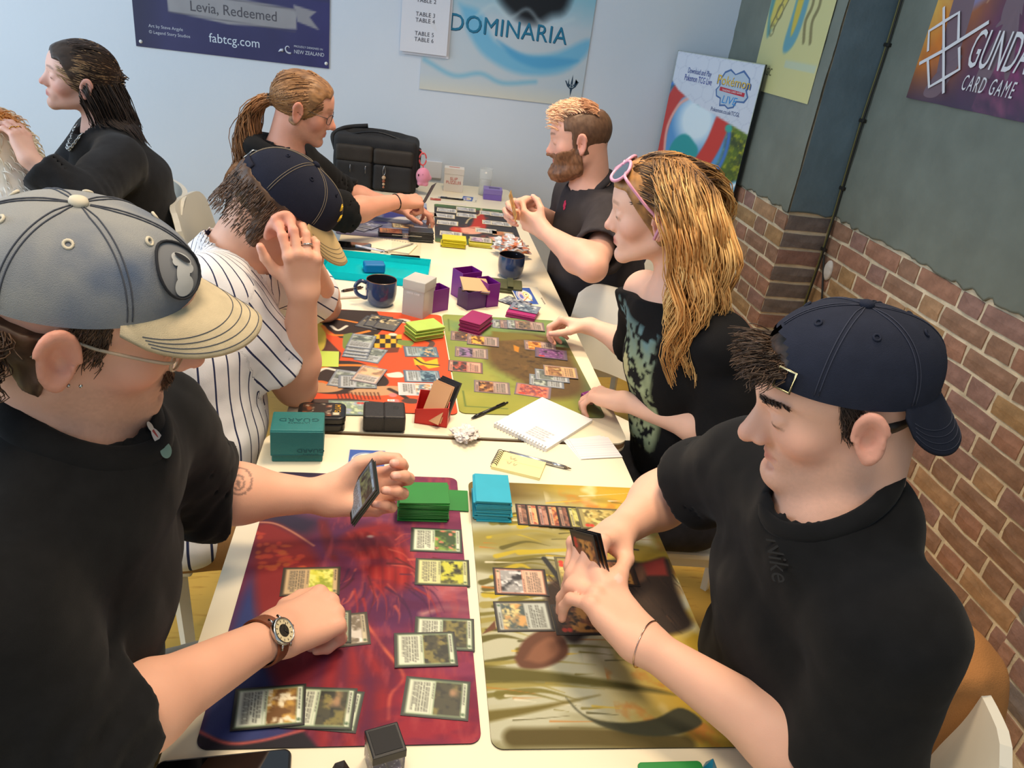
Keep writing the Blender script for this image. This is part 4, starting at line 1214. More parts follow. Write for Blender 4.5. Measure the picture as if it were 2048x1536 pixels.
for a in (.66, .76): cv.stroke([(a, .60), (a + .03, .48), (a - .01, .40), (a + .04, .30)], .022, (132, 124, 78))
cv.stroke([(.84, .75), (.96, .70), (.93, .85), (.99, .92)], .014, (150, 140, 92)); cv.rect(.50, .155, .98, .195, (180, 200, 190), a=.6)
yp = wallsheet('wall_poster', cv, (XA - .009, 2.13 + .295, 1.378 + .375), (0, -1, 0), 'pale yellow poster with robed shapes pinned on the green pier', edge=(210, 206, 160))
lettering('MAGIC', .045, ink((74, 76, 48)), yp, (-.16, -.375 + .085, .003), sx=.8, shear=.1)
# orange and purple poster in the recess
GX = XB - .012
pT = px_(1813, 195, GX); gy, gz = pT[1], pT[2]
cv = Canvas(.80, .62, .0055); cv.fill((96, 62, 84))
n = cv.noise(8, 3, 4, 2.5, .9); n2 = cv.noise(16, 7, 4, 3, .8)
cv.mix(np.clip((.40 - cv.u) * 3.2 + (cv.v - .3) * .6, 0, 1) * (.55 + .6 * n), (222, 130, 44)); cv.mix(np.clip((.22 - cv.u) * 4 + (cv.v - .55) * 2, 0, 1) * (.4 + .8 * n2), (244, 216, 110))
cv.mix(np.clip((cv.u - .30) * 3, 0, 1) * np.clip(n2 * 2 - .7, 0, .8), (150, 66, 116)); cv.mix(np.clip(.20 - cv.v, 0, .2) * 4.5, (72, 60, 84))
cv.poly([(.34, .98), (.40, .80), (.36, .60), (.24, .48), (.22, .55), (.30, .75), (.28, 1)], (128, 134, 186), soft=.03, smooth=True, a=.85)
cv.poly([(.48, 1), (.52, .74), (.60, .62), (.74, .66), (.90, .60), (1, .62), (1, 1)], (44, 38, 48), soft=.03, smooth=True); cv.stroke([(.545, 1.0), (.555, .86), (.55, .78)], .035, (220, 78, 46), soft=.02); cv.stroke([(.548, .9), (.553, .80)], .010, (250, 190, 80), soft=.012)
for k in range(14): cv.stroke([(.06 + .02 * k, .9 - .03 * k), (.10 + .022 * k, .99 - .028 * k)], .003, (250, 228, 170), soft=.004, a=.7)
cv.mix(np.clip(n * 2.6 - 1.5, 0, .5) * (cv.u > .45), (176, 96, 130))
gp = wallsheet('wall_poster', cv, (GX, gy - .40, gz + .31), (0, -1, 0), 'orange and purple poster with white crossed emblem in the brick recess', edge=(120, 100, 110), warp=lambda u, v: .004 * np.sin(u * 21 + 2 * v) * (1 - v))
GU = lambda x, y: (lambda p: (gy - p[1] - .40, p[2] - gz - .31, .007))(px_(x, y, GX))
wht = ink((226, 226, 230))
def bar(pts, w=.012): 
    P = np.array([GU(*p) for p in pts]); V, Q = tube_np(P, w / 2, 4); V[:, 2] = .0075 + (V[:, 2] - .007) * .08; mesh_np('emblem', V, Q, wht, gp, smooth=False)
zz = lambda x, y: (1800 + x * .1693, y * .1693)
for b_ in ([(540, 85), (535, 1105)], [(250, 755), (535, 600), (1075, 262)], [(352, 610), (365, 370), (540, 260), (720, 150), (712, 470)], [(722, 560), (725, 820), (540, 930), (365, 1030), (350, 700)]): bar([zz(*q) for q in b_])
a = GU(2020, 122); lettering('GUNDAM', .165, wht, gp, (GU(*zz(835, 680))[0] - .005, GU(*zz(1100, 690))[1] + .016, .0085), sx=.46, shear=.12, align='LEFT', space=1.0)
lettering('CARD GAME', .068, wht, gp, (GU(*zz(770, 960))[0], GU(*zz(1000, 990))[1] - .008, .0085), sx=.52, shear=.12, align='LEFT', space=1.3)
# ================================================================ tables and chairs
LAM = mat('cream_laminate', (232, 222, 196), rough=.35, var=.015, vscale=5)
EDGE = mat('plywood_edge', (150, 118, 84), rough=.7)
WHITE_LEG = mat('white_metal_leg', (214, 210, 200), rough=.4)
def table(cx, cy, w, l, rz, label):
    t = empty('table', (cx, cy, 0), rz, label, 'table', 'white tables pushed together')
    bm = bmesh.new(); rr = .035; n = 6; pts = []
    for sx, sy, a0 in ((1, 1, 0), (-1, 1, pi / 2), (-1, -1, pi), (1, -1, 1.5 * pi)):
        for k in range(n + 1):
            a = a0 + pi / 2 * k / n; pts.append((sx * (w / 2 - rr) + rr * math.cos(a), sy * (l / 2 - rr) + rr * math.sin(a)))
    def slab(nm, z0, z1, m, par, ins=0):
        b = bmesh.new(); s_ = (w - 2 * ins) / w, (l - 2 * ins) / l
        lo = [b.verts.new((x * s_[0], y * s_[1], z0)) for x, y in pts]; hi = [b.verts.new((x * s_[0], y * s_[1], z1)) for x, y in pts]; q = len(pts)
        b.faces.new(lo[::-1]); b.faces.new(hi)
        for i in range(q): b.faces.new((lo[i], lo[(i + 1) % q], hi[(i + 1) % q], hi[i]))
        return bm_obj(nm, b, m, par)
    slab('table_top', TZ - .004, TZ, LAM, t); slab('edge_band', TZ - .018, TZ - .004, EDGE, t, .0005); slab('underside', TZ - .024, TZ - .018, LAM, t)
    for sx in (-1, 1):
        for sy in (-1, 1):
            box('leg', .04, .04, TZ - .024, (sx * (w / 2 - .07), sy * (l / 2 - .08), (TZ - .024) / 2), WHITE_LEG, t, .006)
    for sx in (-1, 1): box('apron', .02, l - .22, .05, (sx * (w / 2 - .07), 0, TZ - .05), WHITE_LEG, t)
    return t
table(.168, -.175, .766, 1.262, 0.0, 'white table nearest the camera with the dragon and bamboo play mats')
table(.203, 1.736, .770, 2.530, -.004, 'long white table reaching the wall with the mugs and the black bag on it')

CHW = mat('white_painted_chair', (232, 228, 214), rough=.38, var=.015, vscale=6)
def chair_proto():
    c = empty('chair', (0, 0, 0))
    # sits facing +x
    bm = box_bm(.41, .43, .022, (0, 0, .445), bevel=.010, seg=3); bm_obj('seat', bm, CHW, c)
    # bent back panel: arc in plan, rounded corners
    nu, nv = 22, 12; top = []; 
    def bp(u, v, o):   # u -1..1 across, v 0..1 up
        y = .215 * u; x = -.215 - .055 * (1 - u * u) * 1.0 + .02 - .05 * v; z = .56 + .27 * v
        k = max(0, abs(u) - .72) / .28; zt = z
        if v > .5: zt = z - .045 * k * k * (v - .5) * 2
        else: zt = z + .045 * k * k * (.5 - v) * 2
        n_ = unit(V3(1, -.5 * u * .5, .18)); return V3(x, y, zt) + o * n_
    V = [bp(-1 + 2 * i / nu, j / nv, o) for o in (.009, -.009) for j in range(nv + 1) for i in range(nu + 1)]
    w_ = nu + 1; n0 = w_ * (nv + 1)
    q = np.array([(j * w_ + i, j * w_ + i + 1, (j + 1) * w_ + i + 1, (j + 1) * w_ + i) for j in range(nv) for i in range(nu)])
    rim = [i for i in range(w_)] + [j * w_ + nu for j in range(1, nv + 1)] + [nv * w_ + i for i in range(nu - 1, -1, -1)] + [j * w_ for j in range(nv - 1, 0, -1)]
    e = np.array([(rim[i], rim[i] + n0, rim[(i + 1) % len(rim)] + n0, rim[(i + 1) % len(rim)]) for i in range(len(rim))])
    mesh_np('backrest', np.array(V), np.concatenate([q[:, ::-1] if False else q, (q + n0)[:, ::-1], e[:, ::-1]]), CHW, c, smooth=False)
    for s in (-1, 1):
        tube('back_post', np.array([(-.195, s * .17, .44), (-.225, s * .17, .58), (-.27, s * .165, .74)]), .013, CHW, c, 8)
        for sx in (-1, 1):
            V, Q = tube_np(np.array([(sx * .165, s * .175, .44), (sx * .185, s * .19, 0)]), [.019, .014], 4); mesh_np('leg', V, Q, CHW, c, smooth=False)
    for s in (-1, 1): box('rail', .33, .018, .045, (0, s * .175, .412), CHW, c, .003)
    return c
CH0 = chair_proto(); _used = [False]
def chair(x, y, deg, label):
    if not _used[0]: o = CH0; _used[0] = True
    else:
        o = CH0.copy(); COL.objects.link(o)
        for ch in CH0.children:
            k = ch.copy(); COL.objects.link(k); k.parent = o
    o.location = (x, y, 0); o.rotation_euler = (0, 0, math.radians(deg)); tag(o, label, 'chair', 'white chairs around the tables')
    return o
chair(-.46, -.24, 0, 'white chair under the man in the grey cap')
CH_P2 = chair(.575, -.22, 180, 'white chair with the tan jacket hung over its back')
chair(.87, .63, 176, 'white chair under the woman with long blond hair')
chair(-.56, .55, 0, 'white chair under the man in the striped shirt')
chair(-.45, 1.85, 2, 'white chair under the man with the ponytail')
chair(.84, 1.70, 185, 'white chair under the bearded man')
chair(.590, .995, 222, 'empty white chair tucked in between the bearded man and the blond woman')
chair(-1.05, 1.92, 205, 'white chair under the woman with the chain necklace')
chair(-1.80, 2.45, 20, 'empty white chair at the far left beside the dog')
# ================================================================ play mats
MW, ML, MT = .3556, .6096, .0022
def mat_uv(cx, cy, yaw):
    c, s = math.cos(yaw), math.sin(yaw)
    def U(x, y):
        p = pz(x, y) - V3(cx, cy, 0); a = p[0] * c + p[1] * s; b = -p[0] * s + p[1] * c
        return (a / MW + .5, b / ML + .5)
    return U
def put_mat(cv, cx, cy, yaw, label, edge=(30, 28, 34), tone=.92):
    cv.img *= tone
    o = sheet('play_mat', cv, MT, PRINT_CLOTH, None, edge, corner=.016)
    o.location = (cx, cy, TZ + .0002); o.rotation_euler = (0, 0, yaw); tag(o, label, 'play mat', 'cloth play mats'); return o
# --- dragon-red mat
U = mat_uv(0, 0, 0); Z2 = lambda x, y: U(380 + x * .427, 880 + y * .427)
cv = Canvas(MW, ML, .0018); cv.fill((126, 36, 66))
n = cv.noise(14, 2); n2 = cv.noise(40, 5, 4, .35); n3 = cv.noise(26, 9, 4, 3.0)
cv.mix(np.clip(n * 2 - .7, 0, .8), (96, 34, 92)); cv.mix(np.clip((cv.u - .45) * 1.6, 0, .7), (168, 70, 108))
cv.poly([Z2(300, 620), Z2(240, 760), Z2(120, 1100), Z2(30, 1400), Z2(30, 1460), Z2(560, 1440), Z2(520, 1360), Z2(430, 1200), Z2(370, 1050), Z2(320, 800)], (48, 62, 128), soft=.02)
cv.poly([Z2(330, 140), Z2(620, 140), Z2(660, 300), Z2(560, 440), Z2(420, 420), Z2(310, 380)], (44, 30, 62), soft=.03, smooth=True)
cv.poly([Z2(430, 290), Z2(640, 300), Z2(700, 380), Z2(520, 350)], (150, 66, 100), soft=.03, smooth=True, a=.8)
cv.poly([Z2(640, 150), Z2(960, 150), Z2(1000, 300), Z2(930, 380), Z2(780, 360), Z2(700, 260)], (178, 92, 120), soft=.04, smooth=True, a=.9)
cv.poly([Z2(300, 400), Z2(380, 390), Z2(480, 440), Z2(560, 500), Z2(600, 600), Z2(520, 700), Z2(420, 800), Z2(330, 860), Z2(300, 620)], (150, 32, 34), soft=.02, smooth=True)
for i in range(60):
    rr = random.Random(i); x = 310 + rr.random() * 230; y = 420 + rr.random() * 190
    if y < 420 + (x - 300) * .5: continue
    a_, b_ = Z2(x, y); cv.ell(a_, b_, .004 + .004 * rr.random(), .003 + .003 * rr.random(), (206, 60 + int(40 * rr.random()), 44), soft=.003, a=.8)
cv.stroke([Z2(300, 390), Z2(390, 395), Z2(470, 430), Z2(580, 500)], .004, (214, 140, 110), soft=.003)
cv.poly([Z2(640, 380), Z2(600, 390), Z2(640, 540), Z2(690, 560)], (124, 26, 40), soft=.01, smooth=True)
cv.poly([Z2(700, 470), Z2(800, 410), Z2(930, 400), Z2(1000, 470), Z2(1040, 620), Z2(980, 760), Z2(860, 700), Z2(780, 560), Z2(690, 520)], (176, 34, 38), soft=.02, smooth=True)
for k in range(9):
    x0 = 740 + 30 * k; cv.stroke([Z2(x0, 440), Z2(x0 + 60, 540), Z2(x0 + 70, 680), Z2(x0 + 20, 780)], .005, (112, 20, 34) if k % 2 else (214, 84, 66), soft=.005, a=.45)
cv.ell(*Z2(845, 458), .006, .004, (250, 226, 196), soft=.004)
cv.poly([Z2(850, 720), Z2(1000, 700), Z2(1120, 690), Z2(1200, 830), Z2(1060, 860), Z2(940, 880), Z2(850, 800)], (92, 40, 92), soft=.03, smooth=True, a=.85)
cv.poly([Z2(1120, 690), Z2(1310, 640), Z2(1330, 820), Z2(1200, 840)], (208, 120, 128), soft=.03, smooth=True, a=.9)
cv.stroke([Z2(1090, 820), Z2(1180, 790), Z2(1300, 800)], .010, (238, 176, 160), soft=.012, a=.8)
cv.poly([Z2(380, 1060), Z2(470, 1000), Z2(640, 860), Z2(800, 830), Z2(920, 1000), Z2(1010, 1100), Z2(960, 1440), Z2(560, 1440), Z2(440, 1220)], (140, 26, 44), soft=.03, smooth=True, a=.9)
for k in range(7):
    x0 = 500 + 62 * k; cv.stroke([Z2(700 + 18 * k, 900), Z2(x0 + 90, 1150), Z2(x0 + 60, 1440)], .012, ((108, 30, 72), (176, 40, 48))[k % 2], soft=.014, a=.7)
cv.stroke([Z2(800, 830), Z2(900, 970), Z2(1000, 1110), Z2(940, 1200), Z2(930, 1310)], .005, (228, 110, 84), soft=.004)
cv.poly([Z2(960, 1440), Z2(930, 1300), Z2(1010, 1110), Z2(1200, 1120), Z2(1350, 1200), Z2(1360, 1420)], (178, 42, 60), soft=.03, smooth=True, a=.9)
cv.mix(np.clip(n2 * 2 - .9, 0, .5) * np.clip((cv.u - .2) * 6, 0, 1), (96, 26, 70)); cv.mix(np.clip(n3 * 2 - 1.1, 0, .4) * (cv.u > .3), (206, 84, 84))
for k in range(46):
    rr = random.Random(700 + k); a_ = rr.uniform(-.3, 2.9); r0 = 90 + 260 * rr.random(); x0 = 830 + r0 * math.cos(a_); y0 = 520 + r0 * math.sin(a_) * 1.2; l = 60 + 160 * rr.random(); b_ = a_ + rr.uniform(-.5, .5)
    cv.stroke([Z2(x0, y0), Z2(x0 + l * .5 * math.cos(b_), y0 + l * .5 * math.sin(b_)), Z2(x0 + l * math.cos(b_ + .3), y0 + l * math.sin(b_ + .3))], .002 + .004 * rr.random(), ((84, 18, 34), (226, 104, 84), (70, 26, 70), (190, 50, 50))[k % 4], taper=True, soft=.003, a=.7)
cv.poly([Z2(25, 1380), Z2(200, 1425), Z2(360, 1410), Z2(530, 1370), Z2(600, 1450), Z2(25, 1475)], (28, 24, 38), soft=.006)
cv.stroke([Z2(30, 1365), Z2(170, 1425), Z2(330, 1415), Z2(530, 1365)], .004, (206, 96, 90), soft=.004)
put_mat(cv, 0, 0, 0, 'red and purple play mat with winged dragon shapes, front left', tone=.84)
# --- bamboo mat
m2 = (.373, -.012, -.016); U = mat_uv(*m2); Z3 = lambda x, y: U(900 + x * .427, 880 + y * .427)
cv = Canvas(MW, ML, .0018); cv.fill((196, 196, 168))
cv.mix(np.clip((cv.u - .42) * 2.6, 0, 1), (214, 176, 52)); n = cv.noise(12, 4, 4, .30, .15); n2 = cv.noise(20, 8, 3, .22, -.2); n3 = cv.noise(34, 3, 4)
cv.mix(np.clip(n * 3.2 - 1.5, 0, .95), (150, 138, 66)); cv.mix(np.clip(n2 * 3.4 - 1.9, 0, .9), (104, 96, 42)); cv.mix(np.clip(n3 * 3 - 1.7, 0, .6) * (cv.u > .5), (206, 116, 40))
cv.mix(np.clip((cv.v - .90) * 9, 0, 1) * (.4 + .6 * n3), (206, 168, 40)); cv.mix(np.clip((cv.v - .87) * 14, 0, .8) * np.clip((.5 - cv.u) * 4, 0, 1), (92, 74, 34))
cv.mix(np.clip(cv.noise(16, 12, 3) * 5 - 2.9, 0, 1) * (cv.u > .42), (246, 240, 206))
for k in range(46):
    rr = random.Random(40 + k); y = 330 + rr.random() * 900; x0 = 90 + rr.random() * 250; l = 180 + rr.random() * 420
    if 560 < y < 900 and x0 > 300: continue
    cv.stroke([Z3(x0, y), Z3(x0 + l * .5, y - 10 - 20 * rr.random()), Z3(x0 + l, y - 20 + 60 * rr.random())], .006 + .010 * rr.random(), ((120, 112, 46), (92, 86, 34), (160, 148, 74), (196, 174, 44))[k % 4], taper=True, soft=.003, a=.9)
for k in range(70):
    rr = random.Random(300 + k); y = 260 + rr.random() * 1150; x0 = 80 + rr.random() * 700; l = 60 + rr.random() * 220; sl = rr.uniform(-.10, .16)
    cv.stroke([Z3(x0, y), Z3(x0 + l * .5, y + l * sl * .4), Z3(x0 + l, y + l * sl)], .0015 + .0035 * rr.random(), ((70, 66, 28), (236, 232, 206), (226, 190, 60), (120, 110, 44), (196, 120, 40))[k % 5], taper=True, soft=.002, a=.8)
# soft brown shapes in the middle
blob = [Z3(430, 700), Z3(520, 640), Z3(640, 600), Z3(800, 560), Z3(900, 580), Z3(1020, 560), Z3(1060, 700), Z3(1100, 800), Z3(1130, 880), Z3(1000, 920), Z3(880, 880), Z3(760, 850), Z3(660, 900), Z3(580, 960), Z3(490, 880)]
cv.poly(blob, (52, 40, 34), soft=.012, smooth=True)
cv.poly([Z3(300, 1030), Z3(350, 940), Z3(450, 890), Z3(530, 930), Z3(550, 1010), Z3(450, 1070), Z3(340, 1075)], (104, 66, 48), soft=.006, smooth=True)
cv.poly([Z3(350, 1035), Z3(400, 965), Z3(480, 930), Z3(510, 1000), Z3(430, 1050)], (138, 92, 68), soft=.008, smooth=True)
cv.mix((cv.noise(50, 6, 3, .4, .6) * 2.2 - .9).clip(0, .5) * np.clip(1 - np.abs(cv.u - .62) * 3.2, 0, 1) * np.clip(1 - np.abs(cv.v - .52) * 5, 0, 1), (120, 84, 58))
for k in range(70):
    rr = random.Random(500 + k); x0 = 450 + rr.random() * 600; y0 = 620 + rr.random() * 260
    cv.stroke([Z3(x0, y0), Z3(x0 + 25, y0 + 18 + 20 * rr.random()), Z3(x0 + 30 + 30 * rr.random(), y0 + 50)], .0025, ((26, 20, 18), (96, 68, 50), (70, 50, 40), (30, 24, 22))[k % 4], taper=True, soft=.002, a=.85)
cv.poly([Z3(880, 590), Z3(1000, 555), Z3(1020, 640), Z3(920, 640)], (150, 54, 46), soft=.008); cv.poly([Z3(150, 915), Z3(210, 850), Z3(215, 890)], (112, 72, 50))
cv.stroke([Z3(440, 560), Z3(500, 640), Z3(560, 720)], .010, (46, 48, 50)); cv.stroke([Z3(800, 510), Z3(880, 520)], .004, (46, 44, 46))
cv.poly([Z3(840, 610), Z3(900, 590), Z3(910, 660), Z3(820, 680)], (118, 82, 60), soft=.01, smooth=True)
cv.stroke([Z3(160, 1100), Z3(500, 1120), Z3(900, 1170), Z3(1060, 1200)], .030, (98, 92, 40), soft=.008, taper=True); cv.stroke([Z3(300, 1400), Z3(700, 1400), Z3(1100, 1430)], .030, (92, 80, 36), soft=.010)
cv.stroke([Z3(180, 1300), Z3(420, 1260), Z3(700, 1200)], .018, (116, 104, 46), taper=True, soft=.006)
cv.poly([Z3(540, 1210), Z3(640, 1300), Z3(800, 1330), Z3(960, 1310), Z3(1080, 1260), Z3(1180, 1330), Z3(1060, 1385), Z3(900, 1390), Z3(720, 1350), Z3(600, 1280)], (60, 62, 42), soft=.004, smooth=True)
put_mat(cv, *m2, 'green and gold bamboo-leaf play mat with brown furry shapes, front right', (70, 66, 44))
# --- orange cartoon mat
m3 = (.008, .864, .029); U = mat_uv(*m3); Z5 = lambda x, y: U(560 + x * .3418, 380 + y * .3418)
cv = Canvas(MW, ML, .0024); cv.fill((226, 84, 42))
dk = (52, 38, 36)
cv.poly([Z5(220, 705), Z5(560, 705), Z5(620, 800), Z5(560, 860), Z5(480, 880), Z5(350, 870), Z5(250, 800)], dk); cv.poly([Z5(160, 900), Z5(260, 860), Z5(360, 960), Z5(330, 1060), Z5(160, 1090)], (92, 52, 44))
cv.poly([Z5(200, 740), Z5(240, 770), Z5(270, 860), Z5(250, 940), Z5(180, 940), Z5(170, 800)], (214, 190, 74), smooth=True)
cv.stroke([Z5(250, 800), Z5(300, 850), Z5(420, 850), Z5(520, 830)], .012, (226, 130, 46)); cv.stroke([Z5(260, 770), Z5(330, 760), Z5(450, 780)], .010, (226, 130, 46))
cv.stroke([Z5(300, 800), Z5(340, 825), Z5(390, 800)], .010, (230, 224, 210)); cv.poly([Z5(370, 850), Z5(430, 845), Z5(430, 930), Z5(370, 930)], (120, 140, 72), smooth=True)
for i in range(6):
    for j in range(3): cv.poly([Z5(520 + 32 * i, 850 + 26 * j), Z5(552 + 32 * i, 850 + 26 * j), Z5(552 + 32 * i, 876 + 26 * j), Z5(520 + 32 * i, 876 + 26 * j)], (216, 178, 40) if (i + j) % 2 else (40, 34, 32))
cv.poly([Z5(610, 930), Z5(700, 925), Z5(690, 955), Z5(600, 960)], (112, 56, 40)); cv.poly([Z5(690, 880), Z5(780, 890), Z5(760, 920), Z5(690, 905)], (120, 140, 72), smooth=True)
cv.ell(*Z5(720, 770), .022, .016, (226, 220, 200)); cv.ell(*Z5(712, 768), .006, .005, dk); cv.ell(*Z5(660, 850), .012, .010, (226, 220, 200)); cv.ell(*Z5(730, 775), .005, .005, dk)
cv.poly([Z5(160, 1010), Z5(450, 1010), Z5(620, 1100), Z5(600, 1160), Z5(330, 1200), Z5(150, 1160)], dk, smooth=True); cv.stroke([Z5(160, 1110), Z5(260, 1040), Z5(430, 1030), Z5(560, 1040)], .012, (226, 130, 46))
cv.stroke([Z5(190, 1090), Z5(260, 1050), Z5(330, 1060)], .010, (230, 224, 210)); cv.ell(*Z5(230, 1160), .055, .026, (196, 150, 110)); cv.stroke([Z5(150, 1160), Z5(230, 1125), Z5(320, 1150)], .010, (226, 110, 46))
cv.ell(*Z5(590, 1180), .075, .024, (200, 156, 116), ang=.2); cv.poly([Z5(620, 1080), Z5(700, 1070), Z5(720, 1100), Z5(640, 1100)], (230, 226, 214), smooth=True)
for k in range(12): cv.stroke([Z5(330 + 22 * k, 1190), Z5(345 + 22 * k, 1230)], .003, (70, 30, 26))
cv.poly([Z5(110, 1230), Z5(400, 1225), Z5(620, 1250), Z5(620, 1300), Z5(110, 1300)], (78, 60, 56)); cv.stroke([Z5(130, 1275), Z5(270, 1285)], .008, (226, 84, 42))
cv.stroke([Z5(640, 1170), Z5(720, 1210), Z5(760, 1240)], .012, dk); cv.ell(*Z5(765, 1240), .022, .013, (84, 60, 54)); cv.ell(*Z5(660, 1205), .010, .010, (236, 130, 130)); cv.ell(*Z5(672, 1240), .011, .010, (236, 130, 130))
cv.poly([Z5(780, 990), Z5(820, 980), Z5(850, 1010), Z5(920, 990), Z5(930, 1040), Z5(870, 1050), Z5(840, 1030), Z5(790, 1030)], (222, 190, 44)); cv.stroke([Z5(790, 990), Z5(840, 1020), Z5(930, 1030)], .006, dk); cv.stroke([Z5(800, 1030), Z5(830, 1060)], .004, dk)
cv.stroke([Z5(850, 880), Z5(890, 900), Z5(870, 940), Z5(910, 960)], .016, (96, 70, 66)); cv.poly([Z5(900, 1110), Z5(980, 1100), Z5(990, 1150), Z5(940, 1150)], (222, 140, 46))
put_mat(cv, *m3, 'orange and black cartoon play mat, middle left', (60, 36, 30))
# --- green and brown mat
m4 = (.367, .883, .032); U = mat_uv(*m4); Z5 = lambda x, y: U(560 + x * .3418, 380 + y * .3418)
cv = Canvas(MW, ML, .0024); cv.fill((150, 164, 78)); n = cv.noise(12, 3); n2 = cv.noise(30, 7); n3 = cv.noise(70, 2, 3)
cv.mix(np.clip((.35 - cv.v) * 3, 0, .8), (172, 172, 66)); cv.mix(np.clip((cv.v - .6) * 3, 0, .7), (120, 160, 106)); cv.mix(np.clip(n * 2 - .9, 0, .5), (190, 186, 84)); cv.mix(np.clip((cv.u - .80) * 5, 0, .8) * np.clip((.6 - cv.v) * 3, 0, 1), (96, 118, 84))
cv.poly([Z5(1230, 860), Z5(1420, 840), Z5(1640, 880), Z5(1720, 1000), Z5(1780, 1180), Z5(1600, 1230), Z5(1480, 1180), Z5(1380, 1110), Z5(1250, 1040), Z5(1200, 960)], (108, 80, 44), soft=.035, smooth=True, a=.95)
cv.mix(np.clip(n3 * 3.4 - 1.7, 0, .8) * np.clip(1 - np.abs(cv.u - .62) * 2.6, 0, 1) * np.clip(1 - np.abs(cv.v - .5) * 2.6, 0, 1), (58, 44, 30)); cv.mix(np.clip(n2 * 3 - 1.8, 0, .7) * np.clip(1 - np.abs(cv.u - .6) * 3, 0, 1) * (cv.v < .75) * (cv.v > .3), (150, 110, 60))
cv.poly([Z5(1365, 910), Z5(1400, 925), Z5(1395, 955), Z5(1370, 945)], (214, 140, 40)); cv.poly([Z5(1240, 830), Z5(1460, 850), Z5(1560, 880), Z5(1400, 880), Z5(1240, 890)], (128, 116, 50), soft=.01)
cv.poly([Z5(1580, 870), Z5(1690, 850), Z5(1720, 930), Z5(1600, 920)], (104, 140, 104), soft=.01)
for a_, b_ in (((985, 760), (990, 830)), ((1070, 1180), (1085, 1270)), ((1085, 1270), (1330, 1285))): cv.stroke([Z5(*a_), Z5(*b_)], .004, (104, 128, 60), smooth=False)
put_mat(cv, *m4, 'green play mat with a brown tangled forest picture, middle right', (96, 104, 66), .85)
# --- far mats
m5 = (.364, 2.236, -.021); U = mat_uv(*m5); ZB = lambda x, y: U(640 + x * .2246, 230 + y * .2246)
cv = Canvas(MW, ML, .0036); cv.fill((54, 54, 60)); n = cv.noise(16, 5); n2 = cv.noise(30, 8)
cv.mix(np.clip((cv.v - .88) * 12, 0, 1) * n * 1.5, (92, 130, 78)); cv.mix(np.clip((.16 - cv.v) * 10, 0, 1) * n2 * 1.6, (84, 118, 74))
cv.poly([ZB(1380, 900), ZB(1450, 880), ZB(1480, 1000), ZB(1400, 1060), ZB(1180, 1040), ZB(1180, 1000), ZB(1330, 1000)], (190, 52, 42), soft=.012, smooth=True)
cv.poly([ZB(1250, 1010), ZB(1420, 1000), ZB(1430, 1060), ZB(1280, 1060)], (236, 170, 148), soft=.012, smooth=True); cv.poly([ZB(1500, 1090), ZB(1760, 1090), ZB(1720, 1130), ZB(1560, 1130)], (232, 178, 160), soft=.012, smooth=True)
cv.mix(np.clip(n2 * 3 - 1.9, 0, .8), (150, 60, 50)); cv.stroke([ZB(1440, 830), ZB(1420, 890), ZB(1330, 930), ZB(1300, 970)], .008, (196, 178, 140)); cv.ell(*ZB(1215, 1020), .014, .014, (206, 84, 40))
put_mat(cv, *m5, 'dark play mat with red and pink flower shapes, far right', (206, 190, 150))
m6 = (-.022, 2.240, -.005); U = mat_uv(*m6)
cv = Canvas(MW, ML, .0036); cv.fill((126, 132, 160)); n = cv.noise(12, 4, 4, .5, .4); n2 = cv.noise(26, 9, 4, .5, -.3)
cv.mix(np.clip(n * 3 - 1.2, 0, .9), (190, 200, 222)); cv.mix(np.clip(n2 * 3 - 1.6, 0, .9), (64, 70, 124)); cv.poly([ZB(560, 840), ZB(700, 800), ZB(900, 840), ZB(880, 880), ZB(620, 880)], (206, 150, 176), soft=.02, smooth=True)
cv.poly([ZB(560, 870), ZB(860, 860), ZB(820, 910), ZB(560, 920)], (62, 64, 140), soft=.015); cv.poly([ZB(600, 950), ZB(700, 910), ZB(820, 930), ZB(760, 970)], (226, 222, 224), soft=.01, smooth=True); cv.ell(*ZB(540, 960), .03, .02, (50, 56, 110)); cv.mix(np.clip((.10 - cv.v) * 14, 0, .8), (92, 84, 112))
put_mat(cv, *m6, 'blue and violet play mat under the ponytailed man\'s arm, far left', (90, 90, 120))

# ================================================================ cards
def paint_card(frame, art, text, border, seed, step, rot_art=0.0, ink_=(70, 70, 66), full=False):
    cv = Canvas(.066, .091, step); cv.fill(border)
    cv.rect(.045, .035, .955, .965, [x * .55 for x in cv.c(frame) * 255] if step < .002 else frame)
    cv.rect(.065, .050, .935, .950, frame)
    n = cv.noise(70, seed, 3, 1.0); n2 = cv.noise(130, seed + 5, 3); n3 = cv.noise(45, seed + 9, 2)
    lo, hi = (.12, .87) if full else (.465, .875)
    m = np.zeros(len(cv.P)); d = np.minimum(np.minimum(cv.u - .085, .915 - cv.u) * .066, np.minimum(cv.v - lo, hi - cv.v) * .091); m = np.clip(.5 + d / step, 0, 1)
    c = cv.c(art[0]) * np.ones((len(cv.P), 1))
    for k, col in enumerate(art[1:]):
        nn = (n, n2, n3)[k % 3]; w = np.clip(nn * 5 - 2.2 - .35 * k, 0, 1)[:, None]; c = c * (1 - w) + cv.c(col) * w
    cv.mix(m, c)
    if not full:
        cv.rect(.085, .065, .915, .405, text); cv.rect(.085, .415, .915, .455, text); cv.rect(.075, .885, .925, .940, text)
        cv.lines(.12, .12, .86, .385, 7 if step < .002 else 4, ink_, seed, a=.75)
        cv.lines(.12, .420, .60, .450, 1, ink_, seed + 1); cv.lines(.11, .892, .62, .932, 1, (40, 40, 40), seed + 2); cv.ell(.86, .912, .0022, .0022, (60, 90, 60))
    else:
        for k in range(2): cv.ell(.16, .84 - .09 * k, .0045, .0045, (196, 60, 46))
    cv.rect(.065, .040, .935, .060, border)
    return cv
